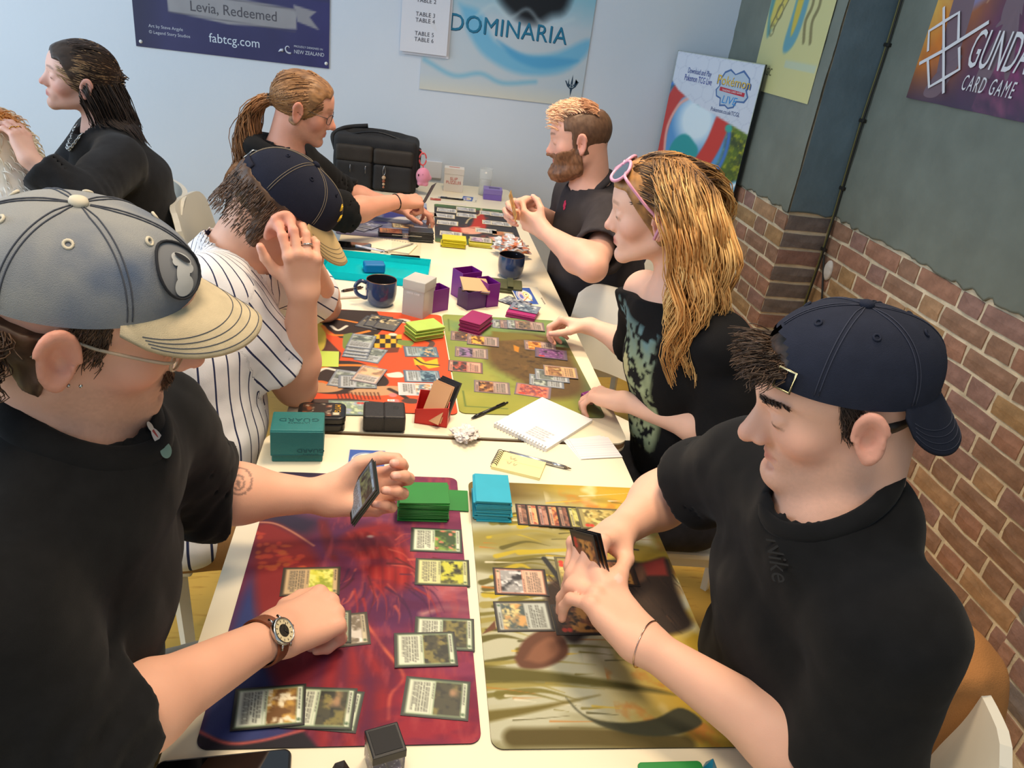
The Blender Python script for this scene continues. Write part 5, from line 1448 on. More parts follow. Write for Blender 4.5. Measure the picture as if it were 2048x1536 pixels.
def card(x, y, deg, spec, label, group, z=0.0, on=TZ + MT, step=.0019, tilt=0.0, name='trading_card', pos=None):
    frame, art, text, border = spec[:4]
    p = pz(x, y, on + z) if pos is None else pos
    cv = paint_card(frame, art, text, border, int(abs(x * 7 + y * 13)) % 9973, step, full=len(spec) > 4)
    o = sheet(name, cv, .0008, PRINT, None, border, warp=None)
    o.location = (p[0], p[1], on + z + .0003); o.rotation_euler = (tilt, 0, math.radians(deg - 90)); tag(o, label, 'card', group); return o
BK = (34, 34, 36)
GREENC = ((150, 176, 140), [(60, 60, 44), (120, 112, 60), (36, 40, 34), (170, 130, 96)], (206, 212, 190), (46, 48, 46))
G2 = ((150, 176, 140), [(52, 74, 40), (120, 150, 62), (206, 120, 96)], (206, 212, 190), (46, 48, 46))
G3 = ((160, 170, 110), [(190, 190, 60), (70, 72, 34), (30, 32, 26)], (206, 206, 150), (46, 48, 46))
G4 = ((150, 176, 140), [(190, 150, 74), (110, 78, 46), (230, 220, 190)], (214, 222, 206), BK)
GA = 'cards laid out by the man in the grey cap'
card(873, 1081, -2, G2, 'green framed card with leafy art nearest the green deck', GA)
card(885, 1145, -2, G3, 'green framed card with yellow sun art, second below the green deck', GA)
card(889, 1268, -3, GREENC, 'green framed card half hidden under another in the right column', GA, 0)
card(851, 1299, 2, GREENC, 'green framed card on top of the overlapping pair in the right column', GA, .0014)
card(873, 1397, -7, GREENC, 'green framed card with dark portrait art at the bottom of the right column', GA)
card(652, 1419, -7, GREENC, 'green framed card with dark art, lower one of the pair at bottom left', GA)
card(640, 1416, -3, GREENC, 'dark sleeved card sandwiched in the pair at bottom left', GA, .0012)
card(539, 1414, 5, G4, 'large pale green framed card with golden art, topmost of the bottom left pair', GA, .0026)
YL = ((176, 148, 110), [(206, 206, 70), (226, 226, 120), (150, 160, 60)], (196, 170, 130), (60, 54, 46))
card(622, 1163, 3, YL, 'tan framed card with yellow art under the hand with the watch', GA)
card(676, 1262, 8, ((150, 140, 116), [(196, 190, 180), (110, 100, 84), (230, 226, 220)], (190, 180, 150), (60, 56, 50)), 'silvery card sticking out under the palm with the watch', GA)
card(640, 1256, 4, ((130, 140, 116), [(110, 110, 90), (70, 74, 60)], (170, 176, 150), (52, 54, 50)), 'dull green card mostly covered by the hand with the watch', GA, .0012)
GB = 'cards laid out by the man in the navy cap'
RD = ((196, 120, 96), [(150, 150, 150), (40, 40, 44), (206, 206, 206)], (216, 176, 150), BK)
GR = ((150, 150, 140), [(196, 150, 90), (70, 84, 84), (206, 190, 130)], (176, 184, 176), BK)
card(1041, 1164, 178, RD, 'red framed card with black and white art on the bamboo mat', GB)
card(1047, 1233, 181, GR, 'grey framed card with golden goblet art on the bamboo mat', GB)
OR = ((60, 44, 36), [(120, 72, 50), (196, 140, 70), (40, 30, 28)], (150, 110, 70), BK, 1)
OL = ((150, 140, 90), [(180, 160, 90), (110, 100, 60), (206, 190, 120)], (176, 160, 110), (96, 92, 70), 1)
card(1152, 1150, 88, OL, 'olive card with red marks standing out beside the far thumb', GB)
card(1222, 1146, 178, OR, 'black bordered full art card under the fingertips, far one', GB)
card(1162, 1240, 180, OR, 'black bordered full art card under the near palm', GB)
for k in range(7):
    sp = [((150, 96, 80), [(80, 56, 50), (150, 110, 90)], (190, 150, 130), BK), ((206, 140, 100), [(150, 60, 50), (226, 170, 120)], (216, 180, 150), BK), ((150, 84, 76), [(176, 130, 110), (90, 60, 56)], (186, 150, 140), BK), ((196, 120, 84), [(226, 150, 90), (120, 60, 50)], (206, 170, 140), BK), ((120, 84, 76), [(60, 44, 44), (150, 100, 80)], (176, 140, 120), BK), ((160, 150, 60), [(80, 80, 50), (196, 190, 110)], (196, 190, 140), BK), OL][k]
    card(1080 + 20.5 * k, 1031 + 1.2 * k, 178, sp, ('dark brown card at the left end of the fanned row', 'orange card, second from the left in the fanned row', 'plum card, third from the left in the fanned row', 'bright orange card, fourth from the left in the fanned row', 'dark card, fifth from the left in the fanned row', 'olive framed card, sixth from the left in the fanned row', 'golden full art card at the right end of the fanned row')[k], GB, .0012 * k)
GC = 'cards laid out on the orange mat'
W1 = ((150, 158, 166), [(110, 118, 112), (170, 180, 170), (80, 90, 90)], (176, 182, 186), (104, 112, 124))
W2 = ((90, 112, 130), [(60, 90, 112), (120, 150, 160), (206, 170, 130)], (160, 176, 182), (92, 100, 116))
W3_ = ((110, 130, 150), [(50, 70, 90), (150, 180, 190), (96, 130, 150)], (180, 190, 196), (90, 100, 116))
TN = ((206, 160, 130), [(226, 180, 140), (150, 120, 96)], (196, 190, 186), (110, 112, 124))
DKC = ((84, 84, 90), [(40, 40, 44), (120, 112, 96), (206, 190, 150)], (110, 108, 104), (60, 60, 66))
c_ = dict(step=.0026)
card(743, 646, 70, DKC, 'dark grey card at the back of the orange mat, left one', GC, 0, **c_); card(757, 643, 78, DKC, 'dark grey card at the back of the orange mat, middle one', GC, .0012, **c_); card(776, 648, 74, DKC, 'dark grey card at the back of the orange mat, right one', GC, .0024, **c_)
card(742, 710, 75, W1, 'pale grey card sticking out below the fanned grey pile', GC, 0, **c_)
for k, (x, y) in enumerate(((716, 702), (718, 696), (721, 690), (723, 683))): card(x, y, 82, W1, ('lowest', 'second lowest', 'second highest', 'topmost')[k] + ' pale grey card of the fanned pile on the orange mat', GC, .0012 + .0012 * k, **c_)
card(842, 704, 5, W2, 'blue card with orange spark art, upper one in the right column of the orange mat', GC, 0, **c_)
card(844, 753, 4, W3_, 'blue card with white fish art, middle of the right column of the orange mat', GC, 0, **c_)
card(834, 779, 3, ((180, 186, 190), [(190, 150, 110), (96, 120, 140), (220, 214, 200)], (196, 196, 196), (206, 208, 210)), 'white bordered card, lowest in the right column of the orange mat', GC, 0, **c_)
card(690, 758, 80, W1, 'pale grey card tucked at the left of the lower grey trio', GC, 0, **c_); card(715, 764, 4, W1, 'pale grey card lying across the bottom of the lower grey trio', GC, .0012, **c_); card(738, 750, 74, TN, 'grey card with peach coloured picture on top of the lower trio', GC, .0024, **c_)
card(697, 816, 3, ((120, 140, 130), [(130, 150, 130), (150, 160, 190), (190, 206, 170)], (140, 156, 140), (104, 124, 120), 1), 'greenish face-down card with branching lines beside the black leather box', GC, 0, **c_)
o = sheet('card_sleeve', (lambda c: (c.fill((186, 206, 92)), c)[1])(Canvas(.066, .091, .01)), .0008, PRINT, None, (150, 170, 70)); q = pz(651, 718, TZ + MT); o.location = (q[0], q[1], TZ + MT + .0004); o.rotation_euler = (0, 0, math.radians(4)); tag(o, 'lime green sleeved card lying face down beside the bent elbow', 'card', GC)
GD = 'cards laid out on the green mat'
def br(a, b, c): return ((150, 110, 100), [a, b, c], (176, 156, 146), (110, 106, 110))
card(933, 674, 176, br((96, 80, 76), (206, 150, 90), (60, 50, 50)), 'brown card tucked under another at the top of the green mat\'s left column', GD, 0, **c_)
card(966, 682, 175, br((110, 76, 50), (226, 170, 80), (70, 50, 40)), 'card with glowing orange art at the top of the green mat\'s left column', GD, .0012, **c_)
card(943, 706, 176, br((96, 90, 110), (150, 120, 160), (50, 50, 60)), 'card with violet art, second row of the green mat\'s left column', GD, 0, **c_)
card(931, 734, 176, ((196, 120, 104), [(96, 50, 46), (50, 60, 60), (190, 90, 70)], (214, 160, 140), (96, 84, 84)), 'red framed card, lowest of the green mat\'s left column', GD, 0, **c_)
card(984, 775, 176, br((110, 70, 50), (206, 150, 90), (50, 40, 36)), 'lone card with fiery art at the front of the green mat', GD, 0, **c_)
card(1066, 782, 168, ((176, 120, 110), [(196, 90, 70), (120, 70, 80), (226, 130, 100)], (170, 150, 150), (104, 100, 112), 1), 'reddish full art card at the front right of the green mat', GD, 0, **c_)
card(1093, 763, 172, W1, 'grey card at the bottom of the right hand pile on the green mat', GD, 0, **c_); card(1104, 752, 173, W1, 'grey card in the middle of the right hand pile on the green mat', GD, .0012, **c_); card(1121, 744, 174, ((190, 150, 130), [(150, 110, 76), (196, 170, 110), (110, 80, 60)], (216, 170, 120), (120, 112, 110)), 'tan card on top of the right hand pile on the green mat', GD, .0024, **c_)
card(1080, 693, 175, br((206, 130, 60), (120, 70, 40), (230, 170, 90)), 'orange card under the violet one on the green mat', GD, 0, **c_); card(1102, 708, 172, ((110, 90, 110), [(110, 70, 120), (60, 50, 70), (150, 110, 150)], (130, 120, 130), (84, 80, 96), 1), 'violet full art card overlapping the orange one', GD, .0012, **c_)
for k in range(4): card(1014 + 15 * k, 650 + .6 * k, 176, (W1, br((120, 110, 116), (150, 140, 140), (80, 76, 80)), W1, br((110, 100, 90), (206, 160, 90), (70, 66, 66)))[k], ('pale card at the left end of the short fan near her far hand', 'brownish card, second in the short fan near her far hand', 'pale card, third in the short fan near her far hand', 'card with golden art on top of the short fan near her far hand')[k], GD, .0012 * k, **c_)
GE = 'cards laid out on the far mats'
WC = ((214, 206, 190), [(190, 190, 190), (150, 150, 156)], (206, 206, 210), (206, 190, 150)); f_ = dict(step=.004)
for x, y, lb in ((894, 421, 'back left corner'), (889, 432, 'second in the left column'), (932, 419, 'back of the middle column'), (933, 431, 'front of the middle column'), (895, 446, 'third in the left column'), (902, 468, 'beside the yellow deck'), (979, 427, 'back right, tucked under another'), (1000, 430, 'back right, under the beard owner\'s hands'), (985, 446, 'third row at the right'), (1002, 448, 'third row at the far right'), (972, 462, 'fourth row at the right')):
    card(x, y, 176, WC, 'pale card on the dark far mat, ' + lb, GE, 0 if x not in (1000, 1002) else .0012, **f_)
card(1006, 468, 176, ((206, 170, 120), [(190, 120, 70), (150, 90, 60)], (196, 170, 140), (90, 80, 70)), 'small orange card at the right edge of the dark far mat', GE, 0, **f_)
card(962, 480, 176, ((196, 176, 170), [(176, 150, 170), (120, 100, 130), (206, 190, 200)], (206, 196, 190), (150, 146, 70)), 'violet card on top of the flat yellow pile', GE, .014, **f_)
for x, y, s_, lb in ((843, 436, TN, 'tan card at the right of the blue far mat, lower one'), (852, 428, TN, 'tan card at the right of the blue far mat, upper one'), (806, 452, ((190, 150, 110), [(206, 170, 120), (120, 90, 60)], (206, 190, 150), (90, 84, 80)), 'tan card with printed text in the middle of the blue far mat'), (816, 472, TN, 'peach card beside the black deck on the blue far mat')):
    card(x, y, 4, s_, lb, GE, 0, **f_)
for k in range(3): card(712 + 14 * k, 452 + 4 * (k % 2), 62, ((120, 126, 150), [(130, 140, 170), (90, 96, 130), (190, 190, 206)], (150, 156, 176), (70, 72, 90)), ('leftmost', 'middle', 'rightmost')[k] + ' of the bluish cards fanned beyond the dark cap brim', GE, .0012 * k, **f_)
card(781, 462, 4, ((206, 120, 80), [(226, 140, 90), (190, 100, 60)], (226, 150, 100), (70, 60, 70)), 'orange card on top of the low black pile', GE, .014, **f_)

# ================================================================ decks: stacks of sleeved cards
def deck(x, y, n, deg, color, label, on=TZ + MT, jit=.0012, thick=.0030, topc=None, group='sleeved card decks', ref_top=True, seed=1, shear=(0, 0)):
    rng = np.random.default_rng(seed); h = n * thick
    p = pz(x, y, on + (h if ref_top else 0))
    t = empty('card_deck', (p[0], p[1], on), math.radians(deg - 90), label, 'deck', group)
    m = mat('sleeve_%d_%d_%d' % tuple(color), color, rough=.35, var=.04, vscale=20)
    for k in range(n):
        bm = box_bm(.066, .091, thick * .86, bevel=.0004, seg=1)
        o = bm_obj('card', bm, m, t); o.location = (rng.normal(0, jit) + shear[0] * k / n, rng.normal(0, jit) + shear[1] * k / n, thick * (k + .5)); o.rotation_euler = (0, 0, rng.normal(0, .018))
    return t
deck(848, 985, 14, 0, (38, 122, 48), 'tall deck in glossy green sleeves on the dragon mat', seed=2)
o = box('sleeved_card', .066, .091, .0010, tuple(pz(889, 1000, TZ + MT)[:2]) + (TZ + MT + .0008,), mat('sleeve_38_122_48', (38, 122, 48)), None, 0, math.radians(-92)); tag(o, 'green sleeved card sticking out from under the green deck', 'card', GA)
deck(986, 974, 15, 88, (44, 160, 186), 'tall deck in turquoise sleeves on the bamboo mat', seed=3, jit=.0016)
deck(850, 648, 12, 28, (176, 206, 96), 'deck in lime green sleeves between the middle mats', seed=4, jit=.0022)
deck(953, 634, 12, 62, (150, 44, 96), 'deck in magenta sleeves with a loose top card on the green mat', seed=5, jit=.0014)
deck(1046, 622, 6, 160, (164, 46, 110), 'low deck in pink-magenta sleeves with a card lying on it', on=TZ, seed=6)
card(1050, 616, 160, ((120, 130, 150), [(90, 110, 130), (190, 200, 206), (60, 70, 84)], (150, 156, 160), (110, 120, 140), 1), 'shiny blue card lying on the low pink-magenta deck', 'loose cards between the mugs', .0195, on=TZ, **c_)
deck(908, 474, 11, 178, (214, 202, 26), 'tall deck in yellow sleeves on the dark far mat', seed=7, jit=.003)
deck(961, 484, 4, 176, (190, 182, 60), 'flat pile in dull yellow sleeves beside the yellow deck', seed=8)
deck(843, 460, 13, 4, (34, 34, 38), 'tall deck in black sleeves on the blue far mat', seed=9)
deck(781, 464, 4, 4, (44, 42, 52), 'low dark pile under an orange card on the blue far mat', seed=10)
# ================================================================ boxes, mugs, paper and the rest
BLK = mat('black_plastic_gloss', (26, 26, 28), rough=.3)
def quad(a, b, d, z=TZ):
    """corner a, towards b, towards d : origin, x dir, y dir, lengths"""
    A, B, D = pz(*a, z), pz(*b, z), pz(*d, z); return A, unit(B - A), unit(D - A), np.linalg.norm(B - A), np.linalg.norm(D - A)
# --- teal flip box
A, B = pz(541, 925), pz(647, 925); W_ = np.linalg.norm(B - A); rz = math.atan2(B[1] - A[1], B[0] - A[0]); c0 = (A + B) / 2; fw = V3(-math.sin(rz), math.cos(rz), 0)
H_, D_ = .074, .076; c = c0 + fw * D_ / 2
teal = mat('teal_leatherette', (36, 112, 112), rough=.55, var=.05, vscale=40, bump=.4, bscale=900)
t = empty('deck_box', (c[0], c[1], TZ), rz, 'teal leatherette deck box with embossed maker name beside the tattooed forearm', 'deck box')
box('body', W_ - .004, D_ - .004, H_ * .62, (0, 0, H_ * .31), teal, t, .003); box('lid', W_, D_, H_ * .80, (0, 0, H_ * .60), teal, t, .004)
box('flap', W_ - .001, .003, H_ * .74, (0, -D_ / 2 - .0015, H_ * .60), teal, t, .0012)
em = mat('teal_emboss', (20, 78, 84), rough=.4)
lettering('GUARD', .017, em, t, (.002, .004, H_ + .0006), (0, 0, pi), sx=1.3, name='embossed_lettering', space=1.05); lettering('ULTIMATE', .007, em, t, (.002, -.008, H_ + .0006), (0, 0, pi), sx=1.3, name='embossed_lettering')
lettering('GUARD', .012, em, t, (.026, -D_ / 2 - .0036, .030), (pi / 2, pi, 0), sx=1.3, name='embossed_lettering'); lettering('ULTIMATE', .005, em, t, (.026, -D_ / 2 - .0036, .021), (pi / 2, pi, 0), sx=1.3, name='embossed_lettering')
tube('stitching', np.array([(-W_ / 2 + .003, -D_ / 2 - .0034, .019), (W_ / 2 - .003, -D_ / 2 - .0034, .019)]), .0005, em, t, 4)
# --- rounded black tin behind it
p = pz(642, 858); t = empty('tin_case', (p[0], p[1] + .02, TZ), .05, 'rounded black tin with printed yellow letters behind the teal box', 'tin')
def rbox(nm, sx, sy, z0, z1, r, m, par, rr=.004):
    V = []; n = 8; rings = []
    prof = [(0, z0 + rr), (-0.0, z1 - rr), (-rr * .3, z1 - rr * .3), (-rr, z1), ]
    pts = []
    for qx, qy, a0 in ((1, 1, 0), (-1, 1, pi / 2), (-1, -1, pi), (1, -1, 1.5 * pi)):
        for k in range(n + 1): a = a0 + pi / 2 * k / n; pts.append((qx * (sx / 2 - r), qy * (sy / 2 - r), math.cos(a), math.sin(a)))
    for o, z in [(-rr, z0)] + prof:
        for x, y, ca, sa in pts: V.append((x + (r + o) * ca, y + (r + o) * sa, z))
    q = len(pts); m_ = len(prof) + 1; Q = np.array([(i * q + j, i * q + (j + 1) % q, (i + 1) * q + (j + 1) % q, (i + 1) * q + j) for i in range(m_ - 1) for j in range(q)])
    V += [(0, 0, z1), (0, 0, z0)]; k = m_ * q
    T3 = np.array([((m_ - 1) * q + j, (m_ - 1) * q + (j + 1) % q, k) for j in range(q)] + [((j + 1) % q, j, k + 1) for j in range(q)])
    return mesh_np(nm, np.array(V), [Q, T3], m, par, smooth=False)
rbox('body', .098, .070, 0, .020, .016, BLK, t); rbox('lid', .101, .073, .019, .036, .017, BLK, t)
cvt = Canvas(.082, .054, .002); cvt.fill((44, 34, 30)); nn = cvt.noise(70, 3); cvt.mix(np.clip(nn * 4 - 1.8, 0, 1), (120, 64, 40)); cvt.mix(np.clip(cvt.noise(90, 8) * 4 - 2.2, 0, 1), (196, 180, 160)); cvt.rect(.74, .0, 1, 1, (32, 28, 28)); cvt.rect(.78, .1, .95, .3, (206, 196, 170))
o = sheet('printed_lid', cvt, .0006, PRINT, t, (40, 30, 28)); o.location = (0, 0, .0362)
lettering('MTG', .018, ink((214, 160, 30)), t, (.032, .006, .0372), (0, 0, -pi / 2), sx=.9)
# --- black leather box
A, B = pz(725, 866), pz(810, 868); W_ = np.linalg.norm(B - A); rz = math.atan2(B[1] - A[1], B[0] - A[0]); fw = V3(-math.sin(rz), math.cos(rz), 0); c = (A + B) / 2 + fw * .034
lea = mat('black_leather', (36, 35, 37), rough=.45, var=.1, vscale=60, bump=.5, bscale=500)
t = empty('deck_box', (c[0], c[1], TZ), rz, 'black leather deck box with wrapped flap between the tin and the red box', 'deck box')
rbox('body', W_, .068, 0, .040, .008, lea, t, .006); o = rbox('flap', W_ * .52, .071, .004, .0425, .006, lea, t, .004); o.location = (W_ * .23, 0, 0); o = rbox('flap', W_ * .50, .070, .004, .0415, .006, lea, t, .004); o.location = (-W_ * .245, 0, 0)
lettering('D', .016, mat('leather_emboss', (22, 22, 24), rough=.6), t, (W_ * .27, .006, .0428), sx=1.2, name='embossed_mark'); box('tape_label', .016, .009, .0008, (W_ * .16, .042, .0410), mat('paper_white', (226, 224, 216), rough=.7), t)
lettering('Bry', .006, ink((60, 60, 70)), t, (W_ * .16, .042, .0416), name='lettering')
# --- red open deck box with cards leaning out
A, B = pz(828, 847), pz(893, 857); W_ = np.linalg.norm(B - A); rz = math.atan2(B[1] - A[1], B[0] - A[0]); fw = V3(-math.sin(rz), math.cos(rz), 0); c = (A + B) / 2 + fw * .026
red = mat('red_plastic', (196, 34, 34), rough=.35, var=.04, vscale=20)
t = empty('deck_box', (c[0], c[1], TZ), rz, 'open red plastic deck box with cards leaning out', 'deck box')
hh = .062; box('bottom', W_, .048, .002, (0, 0, .001), red, t)
def wedge(nm, pts, thick, ax, m, par):
    bm = bmesh.new(); a = [bm.verts.new(p) for p in pts]; b_ = [bm.verts.new(V3(*p) + thick * V3(*ax)) for p in pts]; n = len(pts)
    bm.faces.new(a); bm.faces.new(b_[::-1])
    for i in range(n): bm.faces.new((a[i], b_[i], b_[(i + 1) % n], a[(i + 1) % n]))
    bmesh.ops.recalc_face_normals(bm, faces=bm.faces); return bm_obj(nm, bm, m, par)
wedge('front_panel', [(-W_ / 2, -.024, 0), (W_ / 2, -.024, 0), (W_ / 2, -.024, .050), (-W_ / 2, -.024, .036)], .0015, (0, 1, 0), red, t); wedge('back_panel', [(-W_ / 2, .0225, 0), (W_ / 2, .0225, 0), (W_ / 2, .0225, .066), (-W_ / 2, .0225, .062)], .0015, (0, 1, 0), red, t)
wedge('side_panel', [(-W_ / 2, -.024, 0), (-W_ / 2, .024, 0), (-W_ / 2, .024, .062), (-W_ / 2, -.024, .036)], .0015, (1, 0, 0), red, t); wedge('side_panel', [(W_ / 2 - .0015, -.024, 0), (W_ / 2 - .0015, .024, 0), (W_ / 2 - .0015, .024, .066), (W_ / 2 - .0015, -.024, .050)], .0015, (1, 0, 0), red, t)
for k in range(5):
    o = box('card', .052, .088, .0012 + .006 * (k == 4), (0, 0, 0), (mat('card_back_tan', (206, 160, 120), rough=.5), mat('sleeve_dark', (40, 40, 46), rough=.4))[k > 1], None, .0003)
    o.location = pz(862, 815)[:2].tolist() + [TZ + .05]; o.parent = t; o.location = (.006 + .004 * k, -.006 + .006 * k, .050 + .001 * k); o.rotation_euler = (math.radians(62), math.radians(0), math.radians(-28))
# --- frosted deck case
A, B = pz(803, 629), pz(845, 640); D0 = pz(868, 604); rz = math.atan2(B[1] - A[1], B[0] - A[0]); fw = unit(D0 - B); W_ = np.linalg.norm(B - A); D_ = .075; c = (A + B) / 2 + V3(-math.sin(rz), math.cos(rz), 0) * D_ / 2
fro = mat('frosted_plastic', (222, 220, 214), rough=.45, trans=.45, ior=1.3)
t = empty('deck_box', (c[0], c[1], TZ), rz, 'upright frosted white deck case beside the blue mug', 'deck box')
box('body', W_, D_, .095, (0, 0, .0475), fro, t, .002); box('lid', W_ + .003, D_ + .003, .030, (0, 0, .0985), fro, t, .002)
box('inside_insert', W_ - .008, .004, .07, (0, -D_ / 2 + .006, .045), mat('grey_insert', (170, 172, 176), rough=.6), t)
lettering('DECK CASE', .0085, ink((246, 246, 246)), t, (0, -D_ / 2 - .0022, .075), (pi / 2, 0, 0), sx=.95)
# --- purple open boxes
pur = mat('purple_plastic', (118, 26, 132), rough=.35, trans=.15); purd = mat('purple_dark', (70, 30, 96), rough=.4)
def open_box(nm, x, y, rz, w, d, h, label, th=.0022, tilt=0.0, filled=False, m=pur):
    p = pz(x, y); t = empty(nm, (p[0], p[1], TZ), rz, label, 'deck box', 'purple deck box pieces'); t.rotation_euler = (0, tilt, rz)
    box('bottom', w, d, th, (0, 0, th / 2), m, t)
    for s in (-1, 1): box('side_panel', th, d, h, (s * (w / 2 - th / 2), 0, h / 2), m, t, .0006)
    for s in (-1, 1): box('front_panel' if s < 0 else 'back_panel', w - 2 * th, th, h, (0, s * (d / 2 - th / 2), h / 2), m, t, .0006)
    return t
open_box('purple_box', 868, 618, math.radians(38), .070, .050, .072, 'purple box lid standing open beside the frosted case')
open_box('purple_box', 930, 592, math.radians(30), .074, .060, .090, 'taller purple box half standing in the middle of the table')
t = open_box('deck_box', 942, 612, math.radians(32), .072, .055, .058, 'dark purple deck box with cards tilted across its mouth', m=purd)
for k in range(4):
    o = box('card', .062, .088, .0014, (0, 0, 0), (mat('sleeve_dark', (40, 40, 46)), mat('card_maroon', (110, 44, 50), rough=.5), mat('card_grey', (150, 150, 160), rough=.5), mat('card_back_tan', (206, 160, 120)))[k], t, .0003); o.location = (.010, .004, .063 + .0022 * k); o.rotation_euler = (math.radians(6), math.radians(-22), math.radians(60 + 3 * k))
open_box('purple_box', 972, 606, math.radians(-62), .072, .045, .078, 'purple box lid turned sideways next to the green wallet')
# --- mugs
mugm = mat('blue_glaze', (44, 62, 100), rough=.18, var=.35, vscale=22, coat=.5); mugd = mat('dark_glaze', (34, 34, 40), rough=.15)
def mug(x, y, hdeg, label, handle=True):
    p = pz(x, y) + V3(0, .046, 0); t = empty('mug', (p[0], p[1], TZ), math.radians(hdeg), label, 'mug', 'blue glazed mugs')
    V, Q = lathe_np([(.0001, 0), (.030, 0), (.036, .006), (.043, .020), (.0465, .040), (.0470, .060), (.0460, .080)], 48); mesh_np('body', V, Q, mugm, t)
    V, Q = lathe_np([(.0460, .080), (.0452, .0822), (.0440, .080)], 48); mesh_np('rim', V, Q, mat('brown_rim', (92, 66, 50), rough=.25), t)
    V, Q = lathe_np([(.0440, .080), (.0435, .050), (.040, .018), (.030, .008), (.0001, .007)], 48); mesh_np('inside', V, Q, mugd, t)
    V, Q = lathe_np([(.0425, .046), (.0001, .046)], 40); mesh_np('coffee', V, Q, mat('black_coffee', (22, 14, 10), rough=.08), t)
    if handle: tube('handle', spline([(.045, 0, .068), (.062, 0, .072), (.077, 0, .055), (.072, 0, .032), (.052, 0, .020), (.042, 0, .020)], 22), .0060, mugm, t, 10)
mug(760, 620, 183, 'dark blue mug with handle to the left, beside the frosted case'); mug(1022, 562, 60, 'dark blue mug in front of the crumpled wrapper')
# --- cyan acrylic tray
A, u, v, lu, lv = quad((652, 556), (866, 578), (645, 500)); c = A + u * .175 + v * .115
cy = mat('cyan_acrylic', (24, 216, 228), rough=.15, trans=.55, ior=1.1); t = empty('acrylic_tray', (c[0], c[1], TZ), math.atan2(u[1], u[0]), 'translucent cyan acrylic tray lying behind the mug', 'tray')
box('base', .35, .23, .003, (0, 0, .0016), cy, t)
for s in (-1, 1): box('side_wall', .35, .003, .026, (0, s * .115, .014), cy, t); box('end_wall', .003, .23, .026, (s * .175, 0, .014), cy, t)
o = rbox('object', .07, .05, 0, .03, .008, mat('blue_block', (20, 110, 170), rough=.4), None, .004); o.name = 'dice_block'; o.location = tuple((c + u * -.01 + v * -.005)[:2]) + (TZ + .0035,); o.rotation_euler = (0, 0, .2); tag(o, 'blue block seen inside the cyan tray', 'box')
# --- clear stand behind the tray
p = pz(800, 520); t = empty('clear_stand', (p[0] + .02, p[1] + .02, TZ), .05, 'clear acrylic sign stand behind the cyan tray', 'stand')
clr = mat('clear_acrylic', (244, 244, 240), rough=.05, trans=1.0, ior=1.12)
box('panel', .105, .003, .085, (0, 0, .0425), clr, t); box('foot', .105, .04, .003, (0, .02, .0015), clr, t)
# --- dark green wallet and plastic-wrapped pack
p = pz(1008, 580); t = empty('wallet', (p[0], p[1] + .01, TZ), -.10, 'folded dark olive wallet in front of the right mug', 'wallet'); ol = mat('olive_leather', (74, 78, 50), rough=.6, var=.12, vscale=40, bump=.4, bscale=400)
rbox('back_cover', .125, .085, 0, .010, .006, ol, t, .003); o = rbox('front_cover', .122, .080, .0, .010, .006, ol, t, .003); o.location = (0, .002, .011); o.rotation_euler = (.06, 0, 0); box('strap', .02, .088, .003, (.02, 0, .026), ol, t, .001)
p = pz(1030, 606); cvx = Canvas(.066, .091, .003); cvx.fill((60, 66, 84)); cvx.mix(np.clip(cvx.noise(60, 4) * 4 - 1.8, 0, 1), (176, 186, 196)); cvx.mix(np.clip(cvx.noise(90, 9) * 4 - 2.2, 0, 1), (226, 230, 234)); o = sheet('foil_pack', cvx, .004, mat('foil_print', (150, 150, 160), rough=.2, attr='Col', metal=.3), None, (50, 54, 70)); o.location = (p[0], p[1], TZ); o.rotation_euler = (0, 0, .9); tag(o, 'shiny blue-grey foil pack half under the wallet', 'card pack')
# --- printed cards with a round emblem
def sticker(a, b, d, label, tiltx=0.0, z=TZ):
    A, u, v, lu, lv = quad(a, b, d); cvs = Canvas(lu, lv, .0022); cvs.fill((222, 216, 196)); cvs.rect(.03, .06, .70, .94, (54, 88, 168)); cvs.ell(.35, .5, lu * .27, lv * .33, (226, 222, 214)); cvs.ell(.37, .5, lu * .25, lv * .31, (54, 88, 168), ring=.0022)
    cvs.ell(.26, .52, lu * .11, lv * .20, (206, 180, 190)); cvs.ell(.24, .46, lu * .06, lv * .12, (96, 104, 180)); cvs.ell(.43, .56, lu * .10, lv * .15, (214, 196, 120)); cvs.ell(.43, .56, lu * .06, lv * .09, (226, 226, 214)); cvs.ell(.44, .57, lu * .025, lv * .03, (40, 40, 44))
    cvs.stroke([(.22, .22), (.36, .34), (.44, .44)], .0035, (206, 110, 70)); cvs.stroke([(.44, .40), (.54, .24)], .004, (206, 160, 80))
    for k in range(5): cvs.rect(.90, .08 + .07 * k, .95, .12 + .07 * k, (60, 60, 64))
    o = sheet('business_card', cvs, .0008, PRINT, None, (226, 220, 200)); c = A + u * lu / 2 + v * lv / 2; o.location = (c[0], c[1], z + .0005); o.rotation_euler = (tiltx, 0, math.atan2(u[1], u[0])); tag(o, label, 'card', 'cards with a round blue emblem'); return o
sticker((690, 944), (800, 948), (697, 897), 'white and blue emblem card under the tattooed man\'s held cards')
o = sticker((1040, 610), (1097, 611), (1017, 581), 'white and blue emblem card propped by the right mug', z=TZ + .006); o.rotation_euler[0] = .12
A = pz(955, 397); o = sticker((921, 401), (952, 405), (927, 392), 'small blue emblem card near the water glass')
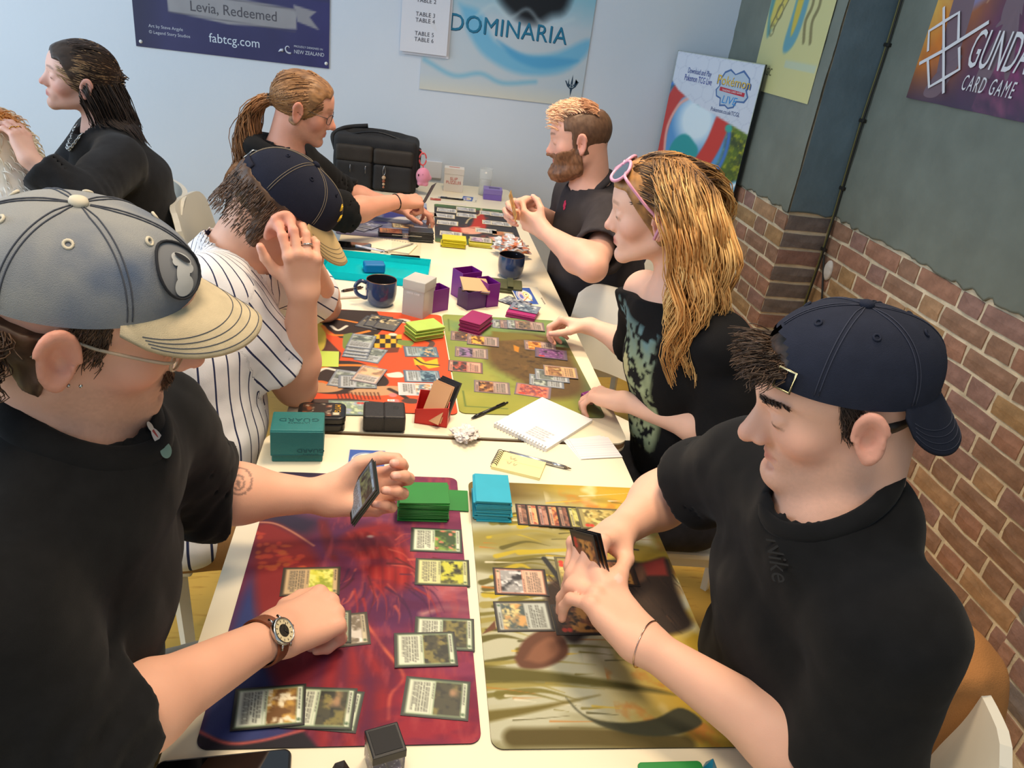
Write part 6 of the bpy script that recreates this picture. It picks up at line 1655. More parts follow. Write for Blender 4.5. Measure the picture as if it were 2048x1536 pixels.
# --- spiral notebook, large
A, u, v, lu, lv = quad((985, 852), (1087, 902), (1095, 796)); ang = math.atan2(u[1], u[0]); lu = .148; lv = .195
pap = mat('paper_page', (232, 232, 230), rough=.75); t = empty('spiral_notebook', (A + u * lu / 2 + v * lv / 2) * V3(1, 1, 0) + V3(0, 0, TZ), ang, 'open white spiral notebook with pen notes at the table seam', 'notebook')
box('page_block', lu, lv, .008, (0, 0, .004), pap, t, .0006)
cvs = Canvas(lu, lv, .0026); cvs.fill((230, 230, 230)); cvs.lines(.50, .10, .86, .34, 5, (130, 134, 150), 4, a=.6); o = sheet('top_page', cvs, .0004, PRINT, t, (230, 230, 230)); o.location = (0, 0, .0082)
for k in range(17):
    a = np.linspace(0, 2 * pi, 12, endpoint=False); V, Q = tube_np([(-lu / 2 + .006 + k * (lu - .012) / 16, -lv / 2 + .001 + .0065 * math.cos(q), .0055 + .0062 * math.sin(q)) for q in a], .0009, 5, closed=True); mesh_np('wire_ring', V, Q, mat('wire_white', (200, 205, 214), rough=.3, metal=.6), t)
# --- small yellow pad
A, u, v, lu, lv = quad((982, 938), (1085, 963), (998, 906)); lu, lv = .104, .068
t = empty('notepad', (A + u * lu / 2 + v * lv / 2) * V3(1, 1, 0) + V3(0, 0, TZ), math.atan2(u[1], u[0]), 'small yellow ring-bound pad with scribbled scores above the turquoise deck', 'notepad'); yel = mat('yellow_paper', (232, 222, 160), rough=.75)
box('page_block', lu, lv, .006, (0, 0, .003), yel, t, .0005); cvs = Canvas(lu, lv, .0022); cvs.fill((232, 222, 160))
for s_ in ([(.28, .80), (.30, .66), (.34, .70)], [(.38, .78), (.36, .68), (.42, .66), (.38, .60)], [(.26, .48), (.30, .36), (.34, .50)], [(.40, .46), (.42, .34), (.46, .44)]): cvs.stroke(s_, .0018, (120, 116, 100))
cvs.rect(.02, .545, .99, .56, (196, 186, 130)); o = sheet('top_page', cvs, .0004, PRINT, t, (232, 222, 160)); o.location = (0, 0, .0062)
for k in range(9):
    a = np.linspace(0, 2 * pi, 12, endpoint=False); V, Q = tube_np([(-lu / 2 + .004 + .007 * math.cos(q), -lv / 2 + .006 + k * (lv - .012) / 8, .006 + .007 * math.sin(q)) for q in a], .0009, 5, closed=True); mesh_np('wire_ring', V, Q, mat('wire_black', (40, 38, 36), rough=.4), t)
# --- pens
def pen(a, b, label, body, tipc, grip=None, r=.0042, z=TZ, clip=True):
    A, B = pz(*a, z), pz(*b, z); d = unit(B - A); ln = np.linalg.norm(B - A); c = (A + B) / 2
    t = empty('pen', (c[0], c[1], z), math.atan2(d[1], d[0]), label, 'pen', 'pens on the tables')
    def seg(nm, x0, x1, r0, r1, m): V, Q = tube_np(np.array([(x0 * ln / 2, 0, r + .0003), (x1 * ln / 2, 0, r + .0003)]), [r0, r1], 12); mesh_np(nm, V, Q, m, t)
    seg('barrel', -.82, .62, r, r, body); seg('grip', .45, .80, r * 1.06, r * .95, grip or body); seg('tip', .80, 1.0, r * .9, r * .2, tipc); seg('button', -1.0, -.82, r * .55, r * .6, tipc)
    if clip: V, Q = tube_np(np.array([(-.80 * ln / 2, 0, 2 * r + .001), (-.35 * ln / 2, 0, 2 * r + .0012)]), .0011, 6); mesh_np('clip', V, Q, tipc, t)
pb = mat('pen_black', (30, 30, 34), rough=.35); ps = mat('pen_silver', (190, 194, 200), rough=.25, metal=.8); pw = mat('pen_clear', (206, 206, 200), rough=.2)
pen((1015, 808), (942, 840), 'black ballpoint pen lying on the table seam before the green mat', pb, pb)
pen((1006, 906), (1142, 941), 'silver pen tucked under the yellow pad', ps, mat('pen_bronze', (110, 96, 80), rough=.3, metal=.6), grip=ps, clip=False)
pen((726, 577), (682, 585), 'dark pen lying on the phone left of the blue mug', mat('pen_brown', (70, 48, 40), rough=.4), pb, z=TZ + .009)
pen((776, 507), (704, 492), 'white and black pen on the far notebook', mat('pen_white', (206, 212, 232), rough=.3), mat('pen_olive', (90, 84, 56), rough=.4), z=TZ + .008)
pen((876, 396), (932, 402), 'black and silver pen on a strip of paper near the wall', pb, ps)
pen((826, 489), (760, 507), 'thin clear pen lying across the far notebook', pw, pb, r=.003, z=TZ + .008, clip=False)
# --- far notebook, papers, napkin
A, u, v, lu, lv = quad((728, 497), (824, 513), (755, 472)); t = empty('spiral_notebook', (A + u * .085 + v * .07) * V3(1, 1, 0) + V3(0, 0, TZ), math.atan2(u[1], u[0]), 'cream notebook with a pen on it beyond the cyan tray', 'notebook'); box('page_block', .17, .125, .007, (0, 0, .0035), mat('cream_page', (236, 224, 200), rough=.75), t, .0005)
for k in range(16):
    a = np.linspace(0, 2 * pi, 10, endpoint=False); V, Q = tube_np([(-.08 + k * .0106, .0625 + .005 * math.cos(q), .004 + .005 * math.sin(q)) for q in a], .0009, 4, closed=True); mesh_np('wire_ring', V, Q, mat('wire_white', (200, 205, 214)), t)
A, u, v, lu, lv = quad((1150, 917), (1243, 909), (1143, 880)); cvs = Canvas(.098, .085, .003); cvs.fill((226, 224, 226))
for k in range(9): cvs.rect(.02, .1 + .1 * k, .98, .112 + .1 * k, (176, 180, 196))
t = empty('note_paper', (A + u * .048 + v * .04) * V3(1, 1, 0) + V3(0, 0, TZ), math.atan2(u[1], u[0]), 'loose lined white note sheets at the table corner', 'paper')
for k in range(3): o = sheet('sheet', cvs, .0005, PRINT, t, (224, 224, 226)); o.location = (-.005 + .004 * k, -.003 * k, .001 * k); o.rotation_euler = (0, 0, .08 - .07 * k)
o = sheet('paper_strip', (lambda c: (c.fill((228, 220, 206)), c)[1])(Canvas(.13, .035, .01)), .0006, PRINT, None, (228, 220, 206)); q = pz(905, 406); o.location = (q[0], q[1], TZ + .0003); o.rotation_euler = (0, 0, -.08); tag(o, 'pale strip of paper under the pen near the wall', 'paper')
o = sheet('scrap_card', (lambda c: (c.fill((176, 60, 40)), c.mix(np.clip(c.noise(60, 3) * 4 - 2, 0, 1), (226, 190, 150)), c)[2])(Canvas(.05, .04, .004)), .0006, PRINT, None, (176, 60, 40)); q = pz(871, 399); o.location = (q[0], q[1], TZ + .0012); o.rotation_euler = (0, 0, -.05); tag(o, 'small red printed scrap beside the paper strip', 'card')
def crumple(name, x, y, r, cols_, label, cat, seed, sq=(1, 1, .45), m=None):
    bm = bmesh.new(); bmesh.ops.create_icosphere(bm, subdivisions=4, radius=1); V = np.array([v.co[:] for v in bm.verts]); F = np.array([[v.index for v in f.verts] for f in bm.faces]); bm.free()
    n = np.abs(2 * fbm(V * 2.4 + seed, seed, 3) - 1) * 1.3 + .55 * fbm(V * 6 + seed, seed + 2, 2); V = V * (.45 + .65 * n)[:, None] * np.array(sq) * r; V[:, 2] -= V[:, 2].min(); k = fbm(V / r * 3 + 7, seed + 4, 2)
    ci = np.clip((k * 1.6 - .3) * len(cols_), 0, len(cols_) - .01).astype(int); C = np.array([srgb(c) for c in cols_])[ci]
    p = pz(x, y); o = mesh_np(name, V, F, m or PRINT, None, col=C, smooth=False); o.location = (p[0], p[1], TZ); tag(o, label, cat); return o
crumple('crumpled_tissue', 930, 880, .034, [(226, 222, 220), (214, 206, 206), (206, 196, 190)], 'crumpled white tissue on the table seam', 'tissue', 3)
crumple('crumpled_wrapper', 1020, 512, .075, [(196, 198, 204), (216, 218, 224), (206, 208, 212), (206, 122, 86), (190, 194, 200)], 'crumpled silver and orange snack wrapper behind the right mug', 'wrapper', 5, (1, .8, .5), mat('foil_wrapper', (200, 200, 200), rough=.25, attr='Col', metal=.35))
# --- phones
def phone(a, rz, label, w=.076, l=.155, z=TZ):
    t = empty('phone', (a[0], a[1], z), rz, label, 'phone', 'phones on the tables'); rbox('body', l, w, 0, .0085, .010, BLK, t, .003); o = rbox('screen', l - .006, w - .006, .0085, .0090, .008, mat('phone_glass', (10, 10, 12), rough=.06, coat=1.0), t, .0003); return t
p = pz(458, 1516); phone((p[0], p[1] - .038), .09, 'black phone lying at the near left table corner')
p = pz(690, 590); t = phone((p[0] + .005, p[1] + .005), .35, 'pale phone face-down left of the blue mug'); t.children[0].data = t.children[0].data.copy(); t.children[0].data.materials[0] = mat('pale_phone', (214, 200, 190), rough=.4); t.children[1].data = t.children[1].data.copy(); t.children[1].data.materials[0] = mat('pale_phone_back', (232, 218, 200), rough=.3)
p = pz(700, 494); t = phone((p[0], p[1]), .02, 'dark phone edge beyond the cyan tray')
# --- dice box at the near edge
p = pz(776, 1466) ; t = empty('dice_box', (p[0] - .004, p[1] - .048, TZ), .30, 'small clear box with black lid holding dice at the near edge', 'box'); box('case', .040, .040, .034, (0, 0, .019), mat('clear_plastic', (236, 234, 236), rough=.08, trans=.9, ior=1.2), t, .001); box('lid', .042, .042, .014, (0, 0, .042), BLK, t, .0015); box('lid_panel', .034, .034, .001, (0, 0, .0492), mat('black_matte', (30, 30, 32), rough=.7), t, .0003)
di = mat('violet_die', (96, 84, 130), rough=.25, var=.25, vscale=60)
for k, (a, b_) in enumerate(((-.009, -.009), (.009, -.009), (-.009, .009), (.009, .009))):
    o = box('die', .015, .015, .015, (0, 0, 0), di, None, .002); o.location = tuple(V3(p[0] - .004, p[1] - .048, 0)[:2] + np.array([a * math.cos(.3) - b_ * math.sin(.3), a * math.sin(.3) + b_ * math.cos(.3)])) + (TZ + .0105,); o.rotation_euler = (0, 0, .3); tag(o, ('near left', 'near right', 'far left', 'far right')[k] + ' violet die inside the clear lidded box', 'die', 'dice in the clear box')
    for q, (x, y) in enumerate(((-.004, -.004), (.004, .004), (0, 0))):
        V, Q = lathe_np([(.0001, .0003), (.0012, 0)], 8); mesh_np('pip', V + V3(x, y, .0076), Q, ink((236, 236, 240)), o); mesh_np('pip', (V + V3(x, y, .0076)) @ np.array([[1, 0, 0], [0, 0, 1], [0, -1, 0]]), Q, ink((236, 236, 240)), o)
# --- bits at the near edge
t = empty('deck_box', tuple(pz(1345, 1575)[:2]) + (TZ,), 0.0, 'green flat box just showing at the near edge of the table', 'deck box'); gbx = mat('green_plastic', (30, 130, 60), rough=.35); rbox('body', .085, .05, 0, .012, .006, gbx, t, .002); rbox('lid', .087, .052, .011, .016, .006, gbx, t, .002)
bm = bmesh.new(); bmesh.ops.create_cone(bm, segments=4, radius1=.012, radius2=.0005, depth=.022, cap_ends=True); o = bm_obj('game_piece', bm, mat('teal_piece', (30, 120, 150), rough=.4)); q = pz(1418, 1540); o.location = (q[0], q[1], TZ + .011); tag(o, 'small teal pointed game piece beside the green box', 'game piece')
bm = bmesh.new(); bmesh.ops.create_icosphere(bm, subdivisions=1, radius=.012); o = bm_obj('polyhedral_die', bm, mat('black_die', (34, 30, 30), rough=.4)); q = pz(680, 1552); o.location = (q[0], q[1], TZ + .0105); o.rotation_euler = (.4, .3, .2); tag(o, 'black many-sided die at the near edge beside the phone', 'die')
# --- white printed box, glass, violet box by the wall
A, B = pz(887, 383), pz(925, 386); c = (A + B) / 2; t = empty('card_game_box', (c[0], c[1] + .035, TZ), -.05, 'white tuck box with red lettering by the wall', 'box'); W_ = np.linalg.norm(B - A); wb_ = mat('white_carton', (226, 220, 212), rough=.5)
box('body', W_, .060, .098, (0, 0, .049), wb_, t, .0015); box('lid', W_ + .003, .063, .030, (0, 0, .100), wb_, t, .002); box('top_label', W_ * .55, .010, .0008, (0, 0, .1156), mat('red_label', (206, 90, 76), rough=.5), t)
lettering('SLIP', .020, ink((206, 100, 92)), t, (0, -.0315, .064), (pi / 2, 0, 0), sx=1.1); lettering('PUZZLES', .020, ink((206, 100, 92)), t, (0, -.0315, .046), (pi / 2, 0, 0), sx=.95)
p = pz(969, 393); t = empty('water_glass', (p[0], p[1] + .033, TZ), 0, 'tall clear glass of water by the wall', 'glass'); gl = mat('clear_glass', (235, 240, 240), rough=.03, alpha=.22)
V, Q = lathe_np([(.0001, 0), (.028, 0), (.030, .004), (.033, .13), (.0315, .13), (.0285, .010), (.0001, .009)], 40); mesh_np('tumbler', V, Q, gl, t); V, Q = lathe_np([(.0001, .0095), (.0283, .0105), (.0300, .075), (.0001, .075)], 40); mesh_np('water', V, Q, mat('water', (226, 226, 214), rough=.03, alpha=.35), t)
A, B = pz(967, 399), pz(1003, 402); c = (A + B) / 2; t = empty('deck_box', (c[0], c[1] + .03, TZ), -.06, 'violet deck box at the far corner of the table', 'deck box'); vio = mat('violet_plastic', (118, 96, 176), rough=.4, var=.06, vscale=30); W_ = np.linalg.norm(B - A)
box('body', W_, .070, .028, (0, 0, .014), vio, t, .002); box('lid', W_ + .002, .072, .026, (0, 0, .040), mat('violet_lid', (132, 114, 180), rough=.35), t, .003); box('sticker', W_ * .6, .03, .0006, (.006, 0, .0533), mat('violet_dark', (78, 62, 120), rough=.4), t)
# --- wall socket glimpsed behind the pink charm
o = box('wall_socket', .085, .012, .085, (.20, YB - .006, .78), mat('socket_white', (230, 230, 234), rough=.3), None, .003); tag(o, 'white wall socket behind the pink charm', 'socket')
# --- black bag
bagm = mat('black_nylon', (38, 37, 38), rough=.75, var=.18, vscale=14, bump=.6, bscale=300); bagb = mat('brown_black_nylon', (50, 44, 38), rough=.7, var=.15, vscale=16, bump=.5, bscale=260)
t = empty('messenger_bag', (-.085, 2.79, TZ), -.06, 'open black messenger bag standing against the wall', 'bag')
def bagf(P):
    d = s_ell(P, V3(0, 0, .13), V3(.205, .10, .16)); d = smax(d, s_ell(P, V3(0, 0, .12), V3(.30, .13, .24)), .05)
    x, y, z = P.T; w = .185 - .05 * np.abs(z - .10) ; q = np.stack([np.abs(x) - .17, np.abs(y) - .055, np.abs(z - .115) - .10], 1); bx = np.linalg.norm(np.maximum(q, 0), axis=1) + np.minimum(q.max(1), 0) - .025
    top = s_ell(P, V3(0, .02, .20), V3(.17, .06, .065)); d = smin(bx, top, .05)
    d = smax(d, -s_ell(P, V3(.0, -.005, .255), V3(.145, .040, .045)), .012)
    return d + .006 * (fbm(P * 16, 4, 3) - .5)
V, Q = sdf_mesh(bagf, (-.24, -.13, -.01), (.24, .13, .31), .008); V[:, 2] = np.maximum(V[:, 2], 0); mesh_np('body', V, Q, bagm, t)
def pocket(cx, w, h, z0, mm, nm, y=-.085, bul=.018):
    def f(P):
        q = np.stack([np.abs(P[:, 0] - cx) - w / 2 + .012, np.abs(P[:, 1] - y) - bul * .4, np.abs(P[:, 2] - z0 - h / 2) - h / 2 + .012], 1); return np.linalg.norm(np.maximum(q, 0), axis=1) + np.minimum(q.max(1), 0) - .012 + .004 * (fbm(P * 22, 7, 2) - .5)
    V, Q = sdf_mesh(f, (cx - w / 2 - .02, y - .05, z0 - .02), (cx + w / 2 + .02, y + .05, z0 + h + .02), .007); return mesh_np(nm, V, Q, mm, t)
pocket(-.095, .165, .125, .005, bagm, 'front_pocket'); pocket(.085, .180, .120, .005, bagm, 'front_pocket'); pocket(-.095, .170, .075, .125, bagb, 'pocket_flap', y=-.083); pocket(.085, .185, .07, .125, bagb, 'pocket_flap', y=-.083); pocket(0.195, .03, .19, .02, bagm, 'side_strap', y=-.02)
tube('strap', spline([(-.19, -.03, .16), (-.205, -.02, .22), (-.17, .0, .25), (-.12, .03, .262), (-.05, .04, .272)], 24), .010, bagm, t, 8); tube('zip', spline([(-.14, -.045, .235), (0, -.05, .262), (.14, -.045, .232)], 20), .004, mat('zip_black', (24, 24, 26), rough=.4), t, 6)
for x in (-.05, .02): tube('zip_pull', np.array([(x - .06, -.112, .115), (x - .06, -.113, .080)]), .0025, mat('grey_metal', (120, 120, 124), rough=.3, metal=.8), t, 6)
t.rotation_euler = (0, 0, -.06)
k = empty('key_charm', (-.045, 2.675, TZ), 0, 'small bead charm on a clip hanging from the bag pocket', 'charm')
tube('clip', spline([(0, 0, .125), (.006, 0, .10), (0, 0, .08), (-.006, 0, .10), (0, 0, .125)], 20), .0018, STEEL, k, 6)
for i, (z, r) in enumerate(((.070, .010), (.054, .008), (.040, .007), (.026, .006))): V, Q = lathe_np([(.0001, r), (r * .7, r * .7), (r, 0), (r * .7, -r * .7), (.0001, -r)], 12); mesh_np('bead', V + V3(0, 0, z), Q, mat('bead_%d' % i, ((190, 160, 130), (150, 84, 60), (196, 170, 140), (160, 100, 76))[i], rough=.4), k)
k = empty('plush_charm', (.118, 2.70, TZ), 0, 'round pink plush charm on a coral clip hanging from the bag', 'charm'); pk = mat('pink_plush', (232, 150, 176), rough=.9, sheen=.4)
bx_ = py_(846, 352, 2.70) - V3(.118, 2.70, TZ)
def plf(P):
    d = s_ell(P, bx_ + V3(0, 0, .0), V3(.034, .030, .040)); d = smin(d, s_ell(P, bx_ + V3(-.012, -.005, -.036), V3(.014, .016, .010)), .01); d = smin(d, s_ell(P, bx_ + V3(.014, -.005, -.036), V3(.014, .016, .010)), .01); return smin(d, s_sph(P, bx_ + V3(.032, 0, -.006), .010), .008)
V, Q = sdf_mesh(plf, bx_ - .06, bx_ + .06, .004); mesh_np('body', V, Q, pk, k)
for s in (-1, 1): V, Q = lathe_np([(.0001, .003), (.003, .002), (.004, 0)], 10); mesh_np('eye', (V * V3(.8, 1.6, 1)) @ np.array([[1, 0, 0], [0, 0, 1], [0, -1, 0]]).T * V3(1, 1, 1) + bx_ + V3(-.012 + .010 * s, -.0295, .008), Q, ink((70, 30, 50)), k)
cr_ = mat('coral_clip', (226, 92, 92), rough=.35); zt = bx_[2]
tube('clip', np.array([bx_ + V3(.016 * math.sin(a) * 1.0 - .006, 0, .078 + .028 * math.cos(a)) for a in np.linspace(0, 2 * pi, 24, endpoint=False)]), .0035, cr_, k, 8, closed=True); tube('cord', spline([bx_ + V3(-.006, 0, .10), bx_ + V3(-.02, .04, .11), bx_ + V3(-.05, .08, .10)], 8), .003, cr_, k, 6); tube('cord', np.array([bx_ + V3(-.004, 0, .05), bx_ + V3(0, 0, .038)]), .003, cr_, k, 6)
# ================================================================ man in the grey cap, front of the table on the left
BLACK_KNIT = mat('black_sweatshirt', (25, 25, 26), rough=.95, var=.12, vscale=60, bump=.18, bscale=1400, spec=.15, sheen=.05)
BLACK_TEE = mat('black_cotton', (23, 23, 24), rough=.95, var=.12, vscale=40, bump=.15, bscale=1400, spec=.15, sheen=.05)
GREY_TROUSER = mat('grey_trousers', (120, 114, 100), rough=.9, var=.1, vscale=50, bump=.4, bscale=800)
DARK_TROUSER = mat('black_trousers', (24, 24, 26), rough=.9, bump=.3, bscale=700)
SHOE = mat('dark_shoe', (50, 48, 48), rough=.6)
def p1():
    root = empty('person', (-.42, -.24, 0), label='man in washed grey cap, glasses and black sweatshirt studying his cards', cat='person', group='players at the long table')
    C = lambda v: v
    hd = Frame((-.250, -.252, 1.288), 13, 17, -11, .955)
    neck = pd(140, 850, .775)
    S = dict(head=hd, neck=neck, neckr=.054, skin=(226, 172, 146), hp=dict(noselen=.004, nose=1.08, full=.003, lips=1.0),
             fc=dict(stubble=.25, browa=.9, browc=(74, 52, 40), flush=.8),
             arms=dict(
                 R=dict(sh=V3(-.315, -.425, 1.065), el=pd(130, 1500, .72), wr=pz(548, 1270, .805), fwd=pz(712, 1196, .795) - pz(548, 1270, .815), pn=(.10, .35, -1), pose=dict(c=[(50, 55, 22), (58, 70, 40), (64, 78, 45), (66, 80, 45)], sp=(6, 1, -3, -7), th=[(.74, .58, .34), (.93, .28, .22), (.99, .02, .12)]), sleeve=1.17, hs=1.05),
                 L=dict(sh=V3(-.265, -.075, 1.055), el=pz(405, 985, .86), wr=pz(650, 992, .83), fwd=(1, .18, .02), pn=(-.12, -.72, .70), pose=dict(c=[(40, 62, 34), (44, 66, 36), (50, 68, 38), (54, 70, 40)], sp=(7, 2, -3, -8), th=[(.74, .48, .46), (.95, .12, .30), (.99, -.10, .08)]), sleeve=1.22, hs=1.05)))
    S['front'] = unit(V3(.97, .05, 0)); S['side'] = unit(np.cross(S['front'], V3(0, 0, 1)))
    def paint(V, C):         # ring-shaped tattoo on the left forearm
        d = unit(_ray(480, 955)); w = V - _C; pr_ = np.linalg.norm(w - np.outer(w @ d, d), axis=1); tc = V[np.where(pr_ < .006, w @ d, 9).argmin()]
        q = V - tc; m = np.linalg.norm(q, axis=1) < .05; r = q - np.outer(q @ d, d)
        u = unit(np.cross(d, V3(0, 0, 1))); v = np.cross(u, d); x = r @ u; y = -(r @ v)
        rr = np.sqrt((x / .0185) ** 2 + (y / .0205) ** 2)
        ink_ = (np.abs(rr - 1) < .075) | ((rr < .8) & (np.abs(np.sqrt(((x + .001) / .008) ** 2 + ((y - .002) / .011) ** 2) - 1) < .16)) | ((np.hypot(x + .001, (y - .004) * .6) < .0030))
        k = m & ink_
        C[k] = C[k] * .35 + srgb((60, 55, 62)) * .65
        return C
    S['paint'] = paint
    build_skin('body', S, root, .0032)
    nb = S['neck']
    pel = V3(-.43, -.23, .56)
    T = [(pel, .185, .135), (V3(-.385, -.235, .74), .175, .130), (V3(-.345, -.245, .92), .185, .130), (nb + V3(-.015, .01, -.10), .165, .105)]
    build_shirt('sweatshirt', S, root, BLACK_KNIT, .0070, ease=1.05, neck_r=.068, neck_drop=.012, seed=4, folds=.010, torso=T, sl_r=(.076, .066), neck_tilt=.45, hem=lambda P: .60 - P[:, 2])
    ring_collar(S, root, BLACK_KNIT, rad=.074, minor=.010, tilt=.50, drop=.012, lift=.010, flat=1.7)
    build_legs(S, root, GREY_TROUSER, SHOE, np.array([(-.43, -.33, .53), (-.43, -.13, .53)]), np.array([(.02, -.36, .54), (.0, .05, .56)]), np.array([(.03, -.37, .09), (.0, .06, .09)]))
    # chest emblem
    c = pd(314, 880, .86)
    # hair under the cap: curls at nape and temple
    def reg(L):
        ax = np.abs(L[:, 0])
        back = np.maximum(L[:, 1] + .020, np.maximum(-.062 - L[:, 2], L[:, 2] - .012))
        return back
    brown = lambda L, n: cols((52, 36, 28), (104, 76, 56), n * 1.6 - .4)
    parts = [hair_shell('hair', S, root, lambda L: np.where(L[:, 1] < -.01, .012, .003), reg, brown, h=.0035, amp=.006, freq=70, seed=6)]
    rng = np.random.default_rng(5)
    n = 1900
    a = rng.uniform(.62, 1.0, n) * pi * np.where(rng.random(n) < .5, 1, -1); z = rng.uniform(-.058, .008, n)
    roots = np.stack([.080 * np.sin(a), -.018 + .098 * np.cos(a), z], 1)
    d0 = np.stack([np.sin(a), np.cos(a), -.4 + 0 * a], 1)
    paths = grow(hd, roots, d0, 7, rng.uniform(.0022, .0056, n), None, rng, wave=1.5, wfreq=1.0, gravity=.10, jitter=.22)
    rr = np.linspace(.0009, .0004, 7)[None] * np.ones((n, 1))
    cc = cols((48, 33, 26), (112, 84, 62), rng.random(n))[:, None] * np.ones((1, 7, 1))
    parts.append(strands_np(paths, rr, cc))
    parts += [side_hair(S, (56, 40, 30), (110, 82, 60), 1000), brow_hair(S, (60, 42, 32), (110, 80, 60))]
    hair_obj('hair', parts, root)
    # moustache
    fm = lambda rng, m: (lambda x: np.stack([x, .088 + 0 * x, -.0505 - .16 * np.abs(x) + rng.normal(0, .0022, m)], 1))(rng.uniform(-.027, .027, m))
    hair_obj('moustache', [fuzz(S, 900, fm, lambda L, G, rng: np.stack([np.sign(L[:, 0]) * .6 + rng.normal(0, .3, len(L)), .0 * L[:, 0], -.75 + 0 * L[:, 0]], 1) + G * .35, (.006, .011), (70, 48, 36), (140, 104, 78), 5)], root)
    # cap
    def cc_(V, hd):
        n = fbm(V * 26, 12, 4); e = fbm(V * 9, 4, 3)
        L = hd.l(V); t = np.clip((n - .35) * 1.5 + (.5 - e) * .9 + np.clip((L[:, 1] - .02) / .1, -.6, 1) * .45, 0, 1)
        return cols((150, 151, 150), (80, 96, 122), t)
    m = mat('washed_denim_cap', (130, 135, 140), rough=.92, attr='Col', bump=.5, bscale=1300, spec=.2)
    bm_ = mat('cream_cap_brim', (198, 182, 150), rough=.9, var=.08, vscale=60, bump=.4, bscale=1300)
    th = mat('cap_thread_dark', (74, 78, 88), rough=.9)
    cr = cap(S, root, m, bm_, mat('cap_button_cream', (205, 196, 175), rough=.85), th, tilt=-9, colfn=cc_, brim_len=.072, droop=.026, brim_pitch=16, rim=(.085, .103), H=.079)
    # round embroidered badge on the front of the crown
    W, sf = S['capW'], S['capsurf']
    def patch(th0, ph0, rx, ry, off, mm, nm, ring=None, n=28, ang=0.0, parent=cr):
        c0 = sf(np.array([th0]), np.array([ph0]))[0]; sx = .095; sy = .150
        if ring:
            a = np.linspace(0, 2 * pi, n, endpoint=False)
            pts = [W(sf(np.array([th0 + rx * math.cos(t) / sx]), np.array([ph0 + ry * math.sin(t) / sy]), off))[0] for t in a]
            V, Q = tube_np(pts, ring, 5, closed=True)
        else:
            pts = []
            for r in (0.001, .35, .7, 1.0):
                for t in np.linspace(0, 2 * pi, n, endpoint=False):
                    x, y = r * rx * math.cos(t), r * ry * math.sin(t); x, y = x * math.cos(ang) - y * math.sin(ang), x * math.sin(ang) + y * math.cos(ang)
                    pts.append(W(sf(np.array([th0 + x / sx]), np.array([ph0 + y / sy]), off))[0])
            V = np.array(pts); Q = [np.array([(i * n + j, i * n + (j + 1) % n, (i + 1) * n + (j + 1) % n, (i + 1) * n + j) for i in range(3) for j in range(n)])]
        return mesh_np(nm, V, Q, mm, parent)
    th0, ph0 = .42, .36
    blk = mat('badge_black', (38, 40, 46), rough=.9); gry = mat('badge_grey', (120, 122, 126), rough=.9); wht = mat('badge_white', (188, 190, 190), rough=.9)
    b = patch(th0, ph0, .030, .034, .0030, gry, 'badge'); b.parent = cr
    patch(th0, ph0, .030, .034, .0042, blk, 'badge_rim', ring=.0014)
    for dx, dy, rx, ry, an, mm_ in ((.05, -.12, .013, .012, 0, wht), (.02, -.03, .009, .014, .5, wht), (-.05, .06, .013, .009, .7, wht), (.05, .065, .004, .004, 0, wht), (.0, .095, .004, .004, 0, wht), (-.06, .075, .010, .0035, .9, blk), (-.10, -.02, .006, .005, 0, wht)):
        patch(th0 + dx, ph0 + dy, rx, ry, .0046 if mm_ is wht else .0060, mm_, 'badge_figure', ang=an)
    # glasses: clear frame
    gm = mat('clear_frame', (222, 205, 178), rough=.15, trans=.55, ior=1.45)
    gl = mat('lens_glass', (245, 250, 250), rough=.02, trans=1.0, alpha=.25)
    glasses(S, root, gm, gl)
    # ear studs
    for dy in (0, .010):
        V, Q = lathe_np([(.0001, .0018), (.0014, .0012), (.0018, 0), (.0014, -.0012), (.0001, -.0018)], 10)
        mesh_np('ear_stud', V + hd.w((.0815, .004 + dy - .004, -.036 + .2 * dy)), Q, STEEL, root)
    # small chest badge
    c, n = ray_hit(S['shirt_f'], 314, 880)
    u = unit(np.cross(V3(0, 0, 1), n)); v = np.cross(n, u)
    for (dx, dy, rx, ry, cl) in ((0, -.014, .010, .008, (120, 150, 140)), (0, .0, .007, .014, (205, 198, 196)), (0, .004, .003, .012, (170, 70, 70)), (0, .016, .004, .006, (210, 200, 190))):
        a = np.linspace(0, 2 * pi, 18, endpoint=False)
        V = np.array([c + n * .0022 + u * (dx + rx * math.cos(t)) + v * (dy + ry * math.sin(t)) for t in a] + [c + n * .0030 + u * dx + v * dy])
        mesh_np('embroidery', V, np.array([(i, (i + 1) % 18, 18) for i in range(18)]), ink(cl, .9), root)
    # wrist watch
    watch(S, root, 'R')
    world_parts(root)
    return S
